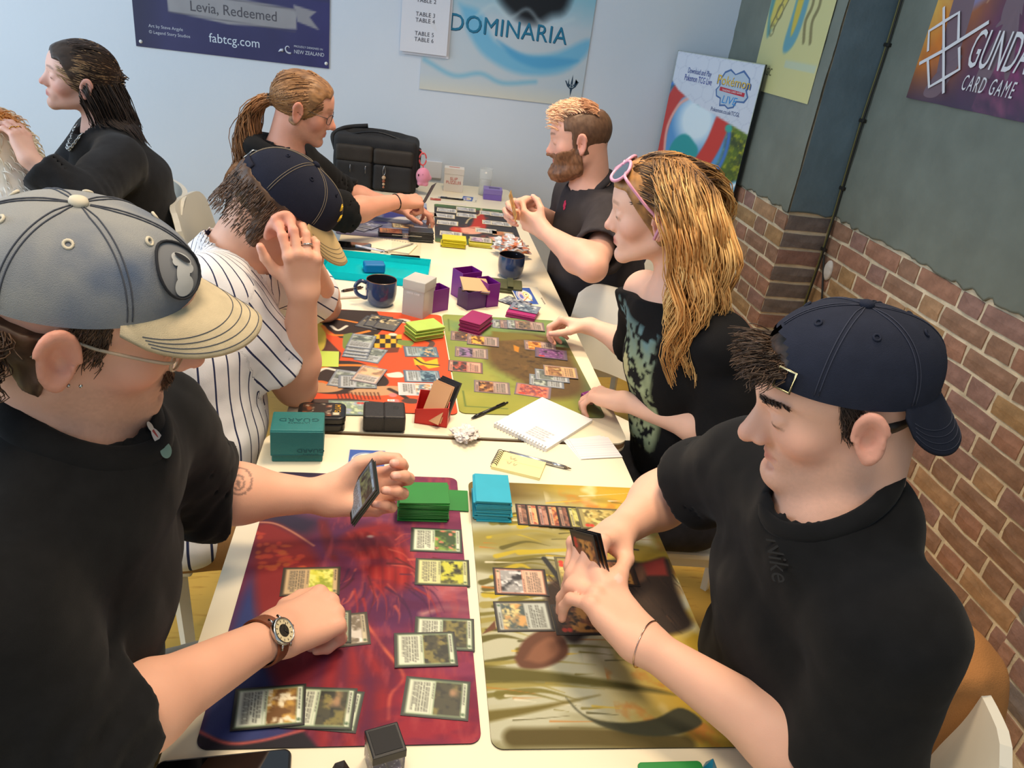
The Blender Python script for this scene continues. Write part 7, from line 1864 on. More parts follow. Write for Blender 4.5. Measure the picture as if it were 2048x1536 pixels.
def glasses(S, parent, fm, lm, y0=.094, lens=(.023, .019), z0=-.001, thick=.0018, name='glasses', rimless=False, ear_y=-.012, temple_x=.073):
    hd = S['head']; a = np.linspace(0, 2 * pi, 28, endpoint=False); parts = []
    root = None
    for sx in (-1, 1):
        ring = np.stack([sx * (.033 + lens[0] * np.cos(a) * 1.0), y0 - .012 * (np.abs(.033 + lens[0] * np.cos(a)) / .055) ** 2, z0 - .004 + lens[1] * np.sign(np.sin(a)) * np.abs(np.sin(a)) ** .85], 1)
        parts.append(tube_np(hd.w(ring), thick if not rimless else thick * .5, 6, closed=True))
        tp = np.array([(sx * .057, y0 - .011, z0 + .006), (sx * temple_x, y0 - .018, z0 + .007), (sx * (temple_x + .004), .02, z0 + .009), (sx * (temple_x + .004), ear_y, z0 + .012), (sx * (temple_x + .001), ear_y - .022, z0 - .016)])
        parts.append(tube_np(hd.w(spline(tp, 16)), thick * .9, 6))
    parts.append(tube_np(hd.w(spline(np.array([(-.0105, y0 - .001, z0), (0, y0 + .002, z0 + .004), (.0105, y0 - .001, z0)]), 8)), thick, 6))
    V, Q = merge(parts); g = mesh_np(name, V, Q, fm, parent)
    for sx in (-1, 1):
        X = .033 + lens[0] * np.cos(a)
        ring = np.stack([sx * X, y0 - .012 * (np.abs(X) / .055) ** 2, z0 - .004 + lens[1] * np.sign(np.sin(a)) * np.abs(np.sin(a)) ** .85], 1)
        V = np.concatenate([hd.w(ring), hd.w([(sx * .033, y0 - .002, z0 - .004)])])
        mesh_np('lens', V, np.array([(i, (i + 1) % 28, 28) for i in range(28)]), lm, g)
    return g
def watch(S, parent, sd):
    a = S['arms'][sd]; ax = unit(a['wr'] - a['el']); c = a['wr'] - ax * .022
    dial_dir = unit(V3(.30, -.75, .85)); dial_dir = unit(dial_dir - ax * np.dot(dial_dir, ax)); lat = np.cross(ax, dial_dir)
    leather = mat('brown_leather_strap', (112, 62, 38), rough=.45, var=.2, vscale=60, bump=.3, bscale=400)
    n = 36; V = []; tt = np.linspace(0, 2 * pi, n, endpoint=False)
    rads = radii(S['f'], c, np.cos(tt)[:, None] * dial_dir + np.sin(tt)[:, None] * lat)
    for t in np.linspace(0, 2 * pi, n, endpoint=False):
        u = math.cos(t) * dial_dir + math.sin(t) * lat; r = rads[len(V) // 4] + .0012
        for w_, o in ((-.0095, 0), (-.0095, .0028), (.0095, .0028), (.0095, 0)): V.append(c + u * (r + o) + ax * w_)
    Q = [(i * 4 + j, ((i + 1) % n) * 4 + j, ((i + 1) % n) * 4 + (j + 1) % 4, i * 4 + (j + 1) % 4) for i in range(n) for j in range(4)]
    st = mesh_np('watch', np.array(V), np.array(Q), leather, parent, smooth=False)
    r = rads[0] + .0035
    M = np.stack([lat, ax, dial_dir], 1); o = c + dial_dir * r
    def lt(prof, m, nm, n=36):
        V, Q = lathe_np(prof, n); return mesh_np(nm, o + V @ M.T, Q, m, st)
    lt([(.0150, -.001), (.0180, .0005), (.0185, .004), (.0175, .0072), (.0158, .0078), (.0156, .0060)], STEEL, 'case')
    lt([(.0157, .0062), (.0001, .0062)], mat('watch_dial', (210, 196, 160), rough=.4), 'dial')
    lt([(.0085, .0064), (.0001, .0066)], mat('watch_movement', (70, 66, 60), rough=.35, metal=.6, var=.4, vscale=500), 'movement', 20)
    for k in range(12):
        t = k * pi / 6; p = V3(.0128 * math.cos(t), .0128 * math.sin(t), .0066)
        V, Q = tube_np(np.array([p * V3(.88, .88, 1), p * V3(1.08, 1.08, 1)]), .0005, 4); mesh_np('hour_mark', o + V @ M.T, Q, ink((70, 60, 45)), st)
    for t, l in ((.7, .008), (2.4, .011)):
        V, Q = tube_np(np.array([(0, 0, .0072), (l * math.cos(t), l * math.sin(t), .0072)]), .0006, 4); mesh_np('watch_hand', o + V @ M.T, Q, ink((40, 38, 36)), st)
    for s_ in (-1, 1):
        for q in (-1, 1):
            V, Q = tube_np(np.array([(q * .008, s_ * .0, .0)]) * 0 + np.array([(s_ * .015, q * .0085, .003), (s_ * .0215, q * .0085, -.002)]), .0016, 6); mesh_np('lug', o + V @ M.T, Q, STEEL, st)
    V, Q = tube_np(np.array([(0, .018, .003), (0, .0215, .003)]), .0022, 8); mesh_np('crown', o + V @ M.T, Q, STEEL, st)
P1 = p1()
# ================================================================ man in the navy cap worn backwards, front right
def p2():
    root = empty('person', (.70, -.22, 0), label='man in black t-shirt with navy cap worn backwards, holding cards', cat='person', group='players at the long table')
    hd = Frame((.549, -.239, 1.231), 166.5, 20, 3.5, .955)
    neck = pd(1685, 1005, .93)
    S = dict(head=hd, neck=neck, neckr=.055, skin=(229, 178, 153), hp=dict(noselen=.008, nose=1.12, full=.0, chin=.010, brow=1.1),
             fc=dict(stubble=.18, browa=.95, browc=(52, 38, 32), flush=.6, lipa=.6),
             arms=dict(
                 L=dict(sh=V3(.592, -.405, 1.03), el=pz(1690, 1560, .80), wr=pz(1292, 1290, .835), fwd=pz(1175, 1160, .855) - pz(1292, 1290, .835), pn=(-.35, .45, -.80), pose=dict(c=[(26, 42, 25), (30, 44, 26), (32, 46, 28), (32, 46, 28)], sp=(4, 1, -2, -5), th=[(.80, .40, .45), (.93, .10, .35), (.98, .0, .18)]), sleeve=.86, fa=1.05, hs=1.08),
                 R=dict(sh=V3(.58, -.06, 1.015), el=pz(1345, 980, .84), wr=pz(1235, 1066, .845), fwd=pz(1160, 1105, .86) - pz(1235, 1066, .845) + V3(0, 0, .01), pn=(-.15, -.75, -.62), pose=dict(c=[(50, 62, 30), (55, 66, 34), (58, 68, 36), (60, 70, 38)], sp=(5, 1, -3, -7), th=[(.72, .45, .52), (.92, .20, .35), (.95, -.05, .30)]), sleeve=.62, fa=1.05, hs=1.05)))
    S['front'] = unit(V3(-.97, .02, 0)); S['side'] = unit(np.cross(S['front'], V3(0, 0, 1)))
    build_skin('body', S, root, .0033)
    nb = neck; pel = V3(.68, -.22, .56)
    T = [(pel, .180, .135), (V3(.645, -.225, .74), .168, .112), (V3(.62, -.235, .90), .174, .110), (nb + V3(.005, .0, -.10), .152, .090)]
    build_shirt('t_shirt', S, root, BLACK_TEE, .0070, sleeve=.75, ease=1.04, neck_r=.072, neck_drop=.018, seed=14, folds=.009, torso=T, sl_r=(.074, .074), neck_tilt=.45, hem=lambda P: .58 - P[:, 2])
    ring_collar(S, root, BLACK_TEE, rad=.0748, minor=.0078, tilt=.65, drop=.018, flat=1.5, lift=.011)
    build_legs(S, root, DARK_TROUSER, SHOE, np.array([(.70, -.32, .53), (.70, -.12, .53)]), np.array([(.36, -.36, .56), (.38, -.08, .56)]), np.array([(.36, -.37, .09), (.40, -.10, .09)]))
    def reg(L):
        ax = np.abs(L[:, 0])
        back = np.maximum(L[:, 1] + .022, np.maximum(-.066 - L[:, 2], L[:, 2] - .0))
        top = np.maximum(np.maximum(.066 - L[:, 2], L[:, 1] - .082), .01 - L[:, 1])
        return np.minimum(back, top)
    dk = lambda L, n: cols((34, 26, 22), (78, 60, 50), n * 1.6 - .5)
    parts = [hair_shell('hair', S, root, lambda L: np.where(L[:, 1] < -.01, .006, .0028), reg, dk, h=.0035, amp=.003, freq=110, seed=16)]
    rng = np.random.default_rng(8)
    n = 1900                                                   # tuft through the gap of the cap
    roots = np.stack([rng.normal(0, .020, n), .062 + rng.random(n) * .018, .078 - .010 * rng.random(n)], 1)
    d0 = np.stack([rng.normal(0, .5, n) + roots[:, 0] * 8, .75 + .4 * rng.random(n), .9 * rng.random(n)], 1)
    paths = grow(hd, roots, d0, 7, rng.uniform(.0033, .0069, n), lambda P, t: np.tile(hd.B[:, 1] * .05, (len(P), 1)), rng, wave=.9, wfreq=.8, gravity=.10 , jitter=.2, stiff=.85)
    rr = np.linspace(.0009, .0004, 7)[None] * np.ones((n, 1))
    cc = cols((38, 28, 24), (104, 82, 66), rng.random(n) ** 1.5)[:, None] * np.ones((1, 7, 1))
    parts.append(strands_np(paths, rr, cc))
    V, Q = lathe_np([(.001, .030), (.014, .026), (.024, .012), (.026, -.004), (.018, -.016), (.001, -.02)], 16)
    L0 = V @ np.array([[.95, 0, 0], [0, .6, 0], [0, 0, .6]]) + V3(0, .064, .068)
    parts.append((hd.w(L0), Q[0], np.tile(srgb((40, 30, 26)), (len(V), 1))))
    parts += [side_hair(S, (34, 26, 22), (84, 64, 52), 1200, y=(-.006, .014)), brow_hair(S, (40, 30, 26), (84, 62, 50))]
    hair_obj('hair', parts, root)
    nav = mat('navy_cap_cloth', (36, 40, 54), rough=.92, var=.08, vscale=50, bump=.45, bscale=1300, spec=.2)
    th = mat('navy_thread', (48, 52, 68), rough=.9)
    cap(S, root, nav, nav, nav, th, tilt=-17, back=True, opening=True, strap_m=nav, buckle_m=mat('brass_buckle', (196, 182, 140), rough=.3, metal=.9), brim_len=.072, droop=.034, brim_pitch=48, rim=(.084, .105), H=.090, arch=.66, bside=-1, centre=(0, -.009, .030))
    # bracelet on the near wrist
    a = S['arms']['L']; ax = unit(a['wr'] - a['el']); c = a['wr'] + ax * .002; u0 = unit(np.cross(ax, V3(0, 0, 1))); v0 = np.cross(ax, u0)
    tt = np.linspace(0, 2 * pi, 40, endpoint=False); U = np.cos(tt)[:, None] * u0 + np.sin(tt)[:, None] * v0
    pts = c + U * (radii(S['f'], c, U) + .0010)[:, None] - np.outer(.008 * np.sin(tt), ax)
    tube('bracelet', np.array(pts), .0010, mat('rose_gold', (214, 180, 160), rough=.25, metal=1.0), root, 6, closed=True)
    # embroidered lettering on the chest
    c, _n = ray_hit(S['shirt_f'], 1555, 1125); r = _ray(1555, 1125)
    X = unit(V3(-.12, -.80, -.35)); Zn = unit(-r - X * np.dot(-r, X)); Y = np.cross(Zn, X)
    o = lettering('Nike', .030, mat('black_embroidery', (14, 14, 15), rough=.8), root, c + Zn * .010, depth=.0006, shear=.3, name='embroidery')
    o.rotation_euler = Matrix(np.stack([X, Y, Zn], 1).tolist()).to_euler()
    world_parts(root)
    return S
P2 = p2()
# ================================================================ woman with long blond hair
def w3():
    root = empty('person', (.80, .56, 0), label='woman with long wavy blond hair, pink sunglasses and off-shoulder black top', cat='person', group='players at the long table')
    hd = Frame((.570, .586, 1.242), 162.5, 11, 5.3, .97)
    neck = V3(.652, .565, 1.075)
    S = dict(head=hd, neck=neck, neckr=.050, thin=.86, skin=(236, 190, 168), hp=dict(nose=.92, jaw=.93, brow=.8, lips=1.1, chin=.002),
             fc=dict(browa=.5, browc=(150, 110, 80), flush=.7, lip=(200, 110, 105), lipa=.8),
             arms=dict(
                 L=dict(sh=V3(.705, .405, 1.015), el=pz(1462, 872, .835), wr=pz(1248, 803, .795), fwd=pz(1172, 784, .775) - pz(1248, 803, .795), pn=(-.15, .15, -1), pose=dict(c=[(34, 48, 28), (40, 50, 30), (44, 52, 30), (46, 52, 30)], sp=(9, 2, -4, -10), th=[(.66, .62, .42), (.84, .36, .40), (.94, .12, .3)]), sleeve=.98, hs=.92),
                 R=dict(sh=V3(.635, .725, 1.010), el=V3(.70, .86, .80), wr=pz(1182, 652, .805), fwd=pz(1120, 640, .80) - pz(1182, 652, .805), pn=(-.05, -.35, -.95), pose=dict(c=[(42, 55, 30), (48, 58, 34), (52, 60, 36), (55, 62, 36)], sp=(6, 1, -3, -8), th=[(.70, .55, .45), (.90, .25, .35), (.96, .0, .25)]), sleeve=.98, hs=.92)),
             extra=[((.668, .56, .985), (.078, .140, .095), .05)])
    S['front'] = unit(V3(-.97, .10, 0)); S['side'] = unit(np.cross(S['front'], V3(0, 0, 1)))
    build_skin('body', S, root, .0040)
    T = [(V3(.775, .57, .56), .165, .125), (V3(.735, .57, .74), .145, .110), (V3(.70, .567, .90), .160, .120), (V3(.670, .565, .985), .160, .105)]
    A = pd(1452, 640, 1.44); Bp = pd(1245, 606, 1.62); Cc = V3(.76, .70, 1.03)
    pn_ = unit(np.cross(Bp - A, Cc - A)); pn_ = pn_ * np.sign(pn_[2])
    m = mat('black_print_top', (20, 20, 22), rough=.92, attr='Col', bump=.35, bscale=900, spec=.15)
    def col(V):
        q = V - V3(.70, .567, .90); fr = q @ S['front']; la = q @ S['side']; z = V[:, 2]
        C = np.tile(srgb((24, 24, 26)), (len(V), 1))
        m1 = np.clip((fr - .045) / .01, 0, 1) * np.clip((.125 - np.abs(la)) / .006, 0, 1) * np.clip((z - .70) / .01, 0, 1) * np.clip((1.01 - z) / .01, 0, 1)
        P2_ = np.stack([la, z], 1); n = fbm(P2_ * 30, 3, 3); n2 = fbm(P2_ * 70, 8, 3)
        base = cols((150, 164, 130), (96, 130, 140), np.clip((z - .90) / .10 + n - .5, 0, 1)); base = base * (.55 + .9 * n)[:, None]
        dark = ((n2 > .56) | (np.hypot((la - .02) / .035, (z - .84) / .09) < 1) & (n > .35) | (np.hypot((la + .06) / .03, (z - .86) / .07) < 1) & (n2 > .42))
        base[dark] = srgb((26, 28, 30)); pale = np.hypot((la + .01) / .022, (z - .885) / .028) < 1; base[pale] = srgb((196, 196, 150)); base[np.hypot((la - .03) / .02, (z - .77) / .03) < 1] = srgb((150, 40, 80))
        return C * (1 - m1[:, None]) + base * m1[:, None]
    build_shirt('off_shoulder_top', S, root, m, .0072, ease=1.03, neck_r=.06, seed=24, folds=.008, torso=T, sl_r=(.066, .066), col=col, sub=lambda P, d: smax(d, (P - A) @ pn_, .006), hem=lambda P: .62 - P[:, 2])
    sk = mat('plaid_skirt', (36, 36, 44), rough=.9, var=.3, vscale=40)
    build_legs(S, root, sk, SHOE, np.array([(.78, .47, .53), (.78, .66, .53)]), np.array([(.42, .44, .54), (.42, .68, .54)]), np.array([(.43, .44, .09), (.45, .68, .09)]), r=(.086, .062, .046), name='skirt')
    # plaid bands on the lap
    for k, (x, c_) in enumerate(((.60, (84, 96, 140)), (.66, (150, 140, 110)), (.545, (84, 96, 140)))):
        a = np.linspace(-.5, 3.6, 14); tube('plaid_stripe', np.array([(x, .47 + .088 * math.cos(t), .54 + .088 * math.sin(t)) for t in a]), .0035, mat('plaid_%d' % k, c_, rough=.9), root, 4)
    # hair
    rng = np.random.default_rng(21)
    def reg(L): return np.maximum(.118 * np.clip((L[:, 1] + .01) / .07, 0, 1) - (L[:, 2] + .060), L[:, 1] - .088)
    dark = lambda L, n: cols((84, 60, 42), (190, 140, 84), n * 1.5 - .2)
    parts = [hair_shell('hair', S, root, .008, reg, dark, h=.005, amp=.004, freq=60, seed=26, edge=.004)]
    ncl = 150; per = 17; n = ncl * per
    th = rng.uniform(-pi, pi, ncl); ph = rng.uniform(.03, 1.0, ncl) ** .6 * 1.38
    g0 = np.stack([np.sin(th) * np.sin(ph), np.cos(th) * np.sin(ph), np.cos(ph)], 1)
    g0 = g0[(g0[:, 1] < .80) | (g0[:, 2] > .55)]; ncl = len(g0); n = ncl * per
    clump = np.repeat(np.arange(ncl), per)
    R_ = np.array([.080, .100, .088]); c0 = np.array([0, -.016, .028])
    dirs = g0[clump] + rng.normal(0, .09, (n, 3)); dirs /= np.linalg.norm(dirs, axis=1)[:, None]
    roots = dirs * R_ + c0
    # combed sideways from the parting, then down and back
    sgn = np.sign(g0[:, 0] + .12)[clump]
    d0 = np.stack([sgn * 1.0, -.30 - 1.1 * np.clip(roots[:, 1] / .05, 0, 1), .25 + 0 * sgn], 1)
    def body(P): return np.minimum(np.minimum(s_rc(P, neck + V3(0, 0, -.035), S['arms']['L']['sh'], .055, .052), s_rc(P, neck + V3(0, 0, -.035), S['arms']['R']['sh'], .055, .052)), np.minimum(s_rc(P, hd.w((0, -.034, -.03)), neck, .045, .052), s_ell(P, V3(.69, .566, .95), V3(.115, .165, .13))))
    def face(P):      # hair stays behind the face and the ear
        L = hd.l(P); q = np.stack([np.abs(L[:, 0]) - .13, np.abs(L[:, 1] - .10) - .122, np.abs(L[:, 2] + .065) - .10], 1)
        return np.linalg.norm(np.maximum(q, 0), axis=1) + np.minimum(q.max(1), 0)
    def field(P, t):
        L = hd.l(P); return np.outer(-.12 - .55 * np.clip((L[:, 1] - .0) / .05, 0, 1), hd.B[:, 1]) * (1 if t < .4 else .25)
    K = 16
    step = rng.uniform(.022, .028, ncl)[clump] * rng.uniform(.92, 1.08, n)
    paths = grow(hd, roots, d0, K, step, field, rng, wave=.55, wfreq=2.4, body=lambda P: np.minimum(body(P), face(P) + .008), off=.010, gravity=.34, stiff=.80, jitter=.10, clump=clump, r=(.086, .106, .096))
    # clumps draw together towards their tips
    t = np.linspace(0, 1, K)[None, :, None]; ctr = np.zeros((ncl, K, 3)); np.add.at(ctr, clump, paths); ctr /= per
    paths = paths + (ctr[clump] - paths) * (.55 * t)
    rr = (np.concatenate([np.linspace(.0012, .0016, K // 2), np.linspace(.0016, .0006, K - K // 2)]))[None] * np.ones((n, 1))
    tone = (rng.random(ncl)[clump] * .7 + rng.random(n) * .3)
    tip = cols((206, 140, 70), (240, 206, 140), tone); root_c = cols((62, 44, 32), (176, 128, 76), np.clip(tone * 1.6 - .55, 0, 1))
    w = np.clip((np.linspace(0, 1, K)[None] - .06 - .10 * rng.random((n, 1))) / .16, 0, 1)[..., None]
    parts.append(strands_np(paths, rr, root_c[:, None] * (1 - w) + tip[:, None] * w))
    hair_obj('hair', parts, root)
    # sunglasses pushed up on the head
    S2 = dict(head=Frame(hd.w((0, .004, .012)), 162.5, -44, 5.3, 1.08))
    g = glasses(S2, root, mat('pink_frame', (214, 150, 176), rough=.25), mat('smoke_lens', (70, 84, 100), rough=.08), y0=.098, lens=(.026, .023), thick=.0036, name='sunglasses', temple_x=.088, ear_y=-.02)
    world_parts(root); return S
W3 = w3()
# ================================================================ man in the pinstriped shirt
def pinstripes():
    m = mat('pinstripe_cloth', (226, 228, 234), rough=.85, bump=.35, bscale=800, spec=.2)
    nt = m.node_tree; N = nt.nodes; L = nt.links
    a = N.new('ShaderNodeAttribute'); a.attribute_name = 'st'
    f = N.new('ShaderNodeMath'); f.operation = 'FRACT'; L.new(a.outputs['Fac'], f.inputs[0])
    g = N.new('ShaderNodeMath'); g.operation = 'LESS_THAN'; g.inputs[1].default_value = .12; L.new(f.outputs[0], g.inputs[0])
    mx = N.new('ShaderNodeMix'); mx.data_type = 'RGBA'; L.new(g.outputs[0], mx.inputs['Factor'])
    mx.inputs['A'].default_value = (*srgb((228, 228, 232)), 1); mx.inputs['B'].default_value = (*srgb((46, 52, 84)), 1)
    L.new(mx.outputs['Result'], N['Principled BSDF'].inputs['Base Color']); return m
def m4():
    root = empty('person', (-.46, .50, 0), label='man in white pinstriped shirt and navy cap resting his head on his hand', cat='person', group='players at the long table')
    ear = pd(556, 452, 1.47); yaw, pit = 12, 40
    hd = Frame((0, 0, 0), yaw, pit, -6); hd.pos = ear - hd.B @ V3(.078, -.008, -.008)
    neck = pd(455, 535, 1.56)
    el = pz(592, 772, .772); wr = pd(607, 585, 1.50)
    S = dict(head=hd, neck=neck, neckr=.056, skin=(228, 176, 150), fc=dict(browc=(60, 44, 36), flush=.9),
             arms=dict(R=dict(sh=pd(425, 590, 1.46), el=el, wr=wr, fwd=pd(602, 470, 1.425) - wr, pn=(-.30, .92, .1), pose=dict(c=[(34, 46, 24), (36, 48, 26), (40, 50, 28), (46, 52, 30)], sp=(8, 2, -5, -12), th=[(.62, .72, .25), (.85, .50, .10), (.95, .28, .05)]), sleeve=.70, hs=.93),
                       L=dict(sh=pd(540, 545, 1.72), el=pz(648, 612, .772), wr=pd(618, 520, 1.66), fwd=(-.15, -.12, .95), pn=(-.35, -.92, 0), pose='relaxed', sleeve=.62)))
    S['front'] = unit(V3(.98, .10, 0)); S['side'] = unit(np.cross(S['front'], V3(0, 0, 1)))
    build_skin('body', S, root, .0038)
    pel = V3(-.365, .455, .54)
    T = [(pel, .175, .130), (V3(-.36, .49, .74), .165, .120), (V3(-.37, .525, .90), .172, .120), (neck + V3(-.02, .0, -.10), .155, .105)]
    def attrs(V):
        q = V - V3(-.365, .50, 0); st = np.arctan2(q @ S['side'], q @ S['front']) * .155 / .030
        for a in S['arms'].values():
            ax = unit(a['el'] - a['sh']); q = V - a['sh']; t = q @ ax; rad = q - np.outer(t, ax); dr = np.linalg.norm(rad, axis=1)
            u = unit(np.cross(ax, V3(0, 0, 1))); v = np.cross(ax, u)
            st = np.where((t > .01) & (dr < .095) & (t < .4), np.arctan2(rad @ v, rad @ u) * .072 / .026, st)
        return dict(st=st)
    build_shirt('pinstriped_shirt', S, root, pinstripes(), .0070, ease=1.06, neck_r=.076, seed=34, folds=.009, torso=T, sl_r=(.082, .082), attrs=attrs, hem=lambda P: .44 - P[:, 2], neck_tilt=.5, collar_h=.012)
    build_legs(S, root, mat('tan_trousers', (150, 112, 70), rough=.9, var=.15, vscale=20, bump=.4, bscale=500), SHOE, np.array([(-.38, .37, .53), (-.38, .57, .53)]), np.array([(-.06, .38, .54), (-.06, .62, .54)]), np.array([(-.05, .38, .09), (-.06, .62, .09)]))
    def reg(L): return np.minimum(np.maximum(np.maximum(L[:, 1] + .012, -.078 - L[:, 2]), L[:, 2] - .034), np.maximum(np.maximum(np.abs(L[:, 1] - .015) - .014, np.maximum(-.020 - L[:, 2], L[:, 2] - .05)), .05 - np.abs(L[:, 0])))
    br_ = lambda L, n: cols((58, 42, 32), (112, 84, 62), n * 1.7 - .5)
    parts = [hair_shell('hair', S, root, lambda L: np.where(L[:, 1] < -.01, .010, .004), reg, br_, h=.004, amp=.004, freq=80, seed=36, stretch=(1, .4, .4), edge=.012)]
    rng = np.random.default_rng(3); n = 900
    a = rng.uniform(.50, 1.0, n) * pi * np.where(rng.random(n) < .6, 1, -1); z = rng.uniform(-.065, .026, n)
    roots = np.stack([.084 * np.sin(a), -.018 + .103 * np.cos(a), z], 1); d0 = np.stack([np.sin(a) * .1, -.15 + 0 * a, -1 + 0 * a], 1)
    paths = grow(hd, roots, d0, 7, rng.uniform(.0012, .0030, n), lambda P, t: np.tile(-hd.B[:, 2] * .3, (len(P), 1)), rng, wave=.3, gravity=.02, jitter=.25, r=(.086, .106, .090))
    parts.append(strands_np(paths, np.linspace(.0013, .0005, 7)[None] * np.ones((n, 1)), cols((50, 36, 28), (124, 92, 66), rng.random(n))[:, None] * np.ones((1, 7, 1)))); hair_obj('hair', parts, root)
    nav = mat('dark_navy_cap', (30, 33, 48), rough=.9, var=.06, vscale=50, bump=.4, bscale=1300, spec=.2)
    crn = cap(S, root, nav, mat('tan_cap_brim', (196, 170, 122), rough=.9, bump=.3, bscale=1200), nav, mat('tan_thread', (120, 110, 96), rough=.9), tilt=-2, brim_len=.078, droop=.026, brim_pitch=20, rim=(.085, .104), H=.086, strap_m=nav, buckle_m=STEEL, arch=.40)
    W, sf = S['capW'], S['capsurf']
    for txt, ph in (('Lo', .46), ('He', .30)):
        c = W(sf(np.array([.42]), np.array([ph]), .003))[0]; n_ = unit(c - W([[0, 0, .02]])[0]); X = unit(np.cross(hd.B[:, 2], n_)); Y = np.cross(n_, X)
        o = lettering(txt, .022, mat('yellow_embroidery', (216, 176, 40), rough=.8), root, c + n_ * .002, depth=.0008, name='embroidery'); o.rotation_euler = Matrix(np.stack([X, Y, n_], 1).tolist()).to_euler()
    h_ = S['hands']['R'][3]; pts, rs = h_['segs'][2]; ax = unit(pts[1] - pts[0]); c = pts[0] + ax * .020; u = unit(np.cross(ax, V3(.3, 1, .2))); v = np.cross(ax, u)
    tube('ring', np.array([c + .0105 * (math.cos(t) * u + math.sin(t) * v) for t in np.linspace(0, 2 * pi, 20, endpoint=False)]), .0019, STEEL, root, 6, closed=True)
    world_parts(root); return S
M4 = m4()
# ================================================================ man with the ponytail
def m5():
    root = empty('person', (-.50, 1.85, 0), label='man with long brown ponytail and glasses in black hooded top reaching over his mat', cat='person', group='players at the long table')
    hd = Frame((-.303, 1.837, 1.197), 1, 15, -4.5); neck = V3(-.375, 1.83, 1.04)
    S = dict(head=hd, neck=neck, neckr=.055, skin=(222, 160, 136), hp=dict(nose=1.05, noselen=.004), fc=dict(browc=(120, 84, 56), browa=.5, stubble=.2, stubc=(150, 110, 84), flush=1.1),
             arms=dict(R=dict(sh=V3(-.375, 1.66, .985), el=pz(688, 425, .855), wr=pz(800, 402, .875), fwd=pz(868, 402, .865) - pz(800, 402, .875), pn=(-.1, .25, -.95), pose='pinch', sleeve=1.12),
                       L=dict(sh=V3(-.355, 2.01, .985), el=V3(-.19, 2.20, .82), wr=V3(.03, 2.17, .80), fwd=(1, -.05, -.02), pn=(0, 0, -1), pose='relaxed', sleeve=1.2)))
    S['front'] = unit(V3(.98, .06, 0)); S['side'] = unit(np.cross(S['front'], V3(0, 0, 1)))
    build_skin('body', S, root, .0049)
    T = [(V3(-.50, 1.85, .56), .175, .130), (V3(-.47, 1.845, .74), .165, .122), (V3(-.43, 1.84, .90), .175, .122), (neck + V3(-.02, 0, -.10), .155, .10)]
    build_shirt('hooded_top', S, root, BLACK_KNIT, .0095, ease=1.06, neck_r=.075, seed=44, folds=.006, torso=T, sl_r=(.074, .060), hem=lambda P: .58 - P[:, 2])
    hood = [neck + V3(-.02, 0, .005) + .095 * V3(-math.sin(t) * .9 + .1, math.cos(t), .10 * math.sin(t)) for t in np.linspace(-.5, pi + .5, 22)]
    tube('hood', np.array(hood), [.018 + .022 * math.sin(pi * i / 21) for i in range(22)], BLACK_KNIT, root, 12)
    build_legs(S, root, DARK_TROUSER, SHOE, np.array([(-.50, 1.75, .53), (-.50, 1.95, .53)]), np.array([(-.09, 1.73, .54), (-.09, 1.97, .54)]), np.array([(-.08, 1.73, .09), (-.09, 1.97, .09)]), h=.015)
    rng = np.random.default_rng(4); br_ = lambda L, n: cols((96, 66, 44), (178, 132, 88), n * 1.5 - .3)
    def reg(L): return np.maximum(np.maximum(.030 + .50 * (L[:, 1] - .01) - L[:, 2], -.045 - .35 * L[:, 1] - L[:, 2]) if False else np.maximum((.118 * np.clip((L[:, 1] + .01) / .07, 0, 1) - .055) - L[:, 2], L[:, 1] - .078), 0 * L[:, 0] - 1)
    parts = [hair_shell('hair', S, root, .007, reg, br_, h=.0045, amp=.003, freq=90, seed=46, stretch=(1, .3, 1), edge=.004)]
    n = 480; tie = V3(0, -.118, -.020)
    a = rng.uniform(-1, 1, n) * 2.2; z = rng.uniform(-.02, .10, n)
    r_ = np.sqrt(np.clip(1 - ((z - .028) / .089) ** 2, .05, 1)); R0 = np.stack([.083 * np.sin(a) * r_, -.018 + .104 * np.cos(a) * r_, z], 1)
    t = np.linspace(0, 1, 9)[None, :, None]; P = R0[:, None] * (1 - t) + (tie + rng.normal(0, .006, (n, 1, 3))) * t
    q = (P - np.array([0, -.018, .028])) / np.array([.084, .105, .090]); nn = np.linalg.norm(q, axis=2, keepdims=True); P = np.where(nn < 1, q / nn * np.array([.084, .105, .090]) + np.array([0, -.018, .028]), P)
    cc = cols((96, 64, 42), (190, 140, 92), rng.random(n))
    parts.append(strands_np(hd.w(P.reshape(-1, 3)).reshape(P.shape), np.full((n, 9), .0017), cc[:, None] * np.ones((1, 9, 1))))
    n = 420; roots = tie + rng.normal(0, .007, (n, 3)); d0 = np.tile(V3(.0, -1, -.2), (n, 1)) + rng.normal(0, .15, (n, 3))
    bf = S['shirt_f']
    paths = grow(hd, roots, d0, 14, rng.uniform(.024, .034, n), None, rng, wave=.35, wfreq=1.6, gravity=.42, stiff=.75, jitter=.12, body=bf, off=.012)
    parts.append(strands_np(paths, np.linspace(.0022, .0008, 14)[None] * np.ones((n, 1)), cols((120, 80, 52), (206, 152, 104), rng.random(n))[:, None] * np.ones((1, 14, 1)))); hair_obj('hair', parts, root)
    a = np.linspace(0, 2 * pi, 14, endpoint=False); tube('hair_tie', hd.w(np.array([tie + V3(.013 * math.cos(t_), -.002, .013 * math.sin(t_)) for t_ in a])), .005, BLK, root, 6, closed=True)
    glasses(S, root, mat('dark_frame', (60, 44, 40), rough=.3), mat('lens_thin', (235, 240, 240), rough=.03, alpha=.12), y0=.096, lens=(.024, .017), thick=.0013)
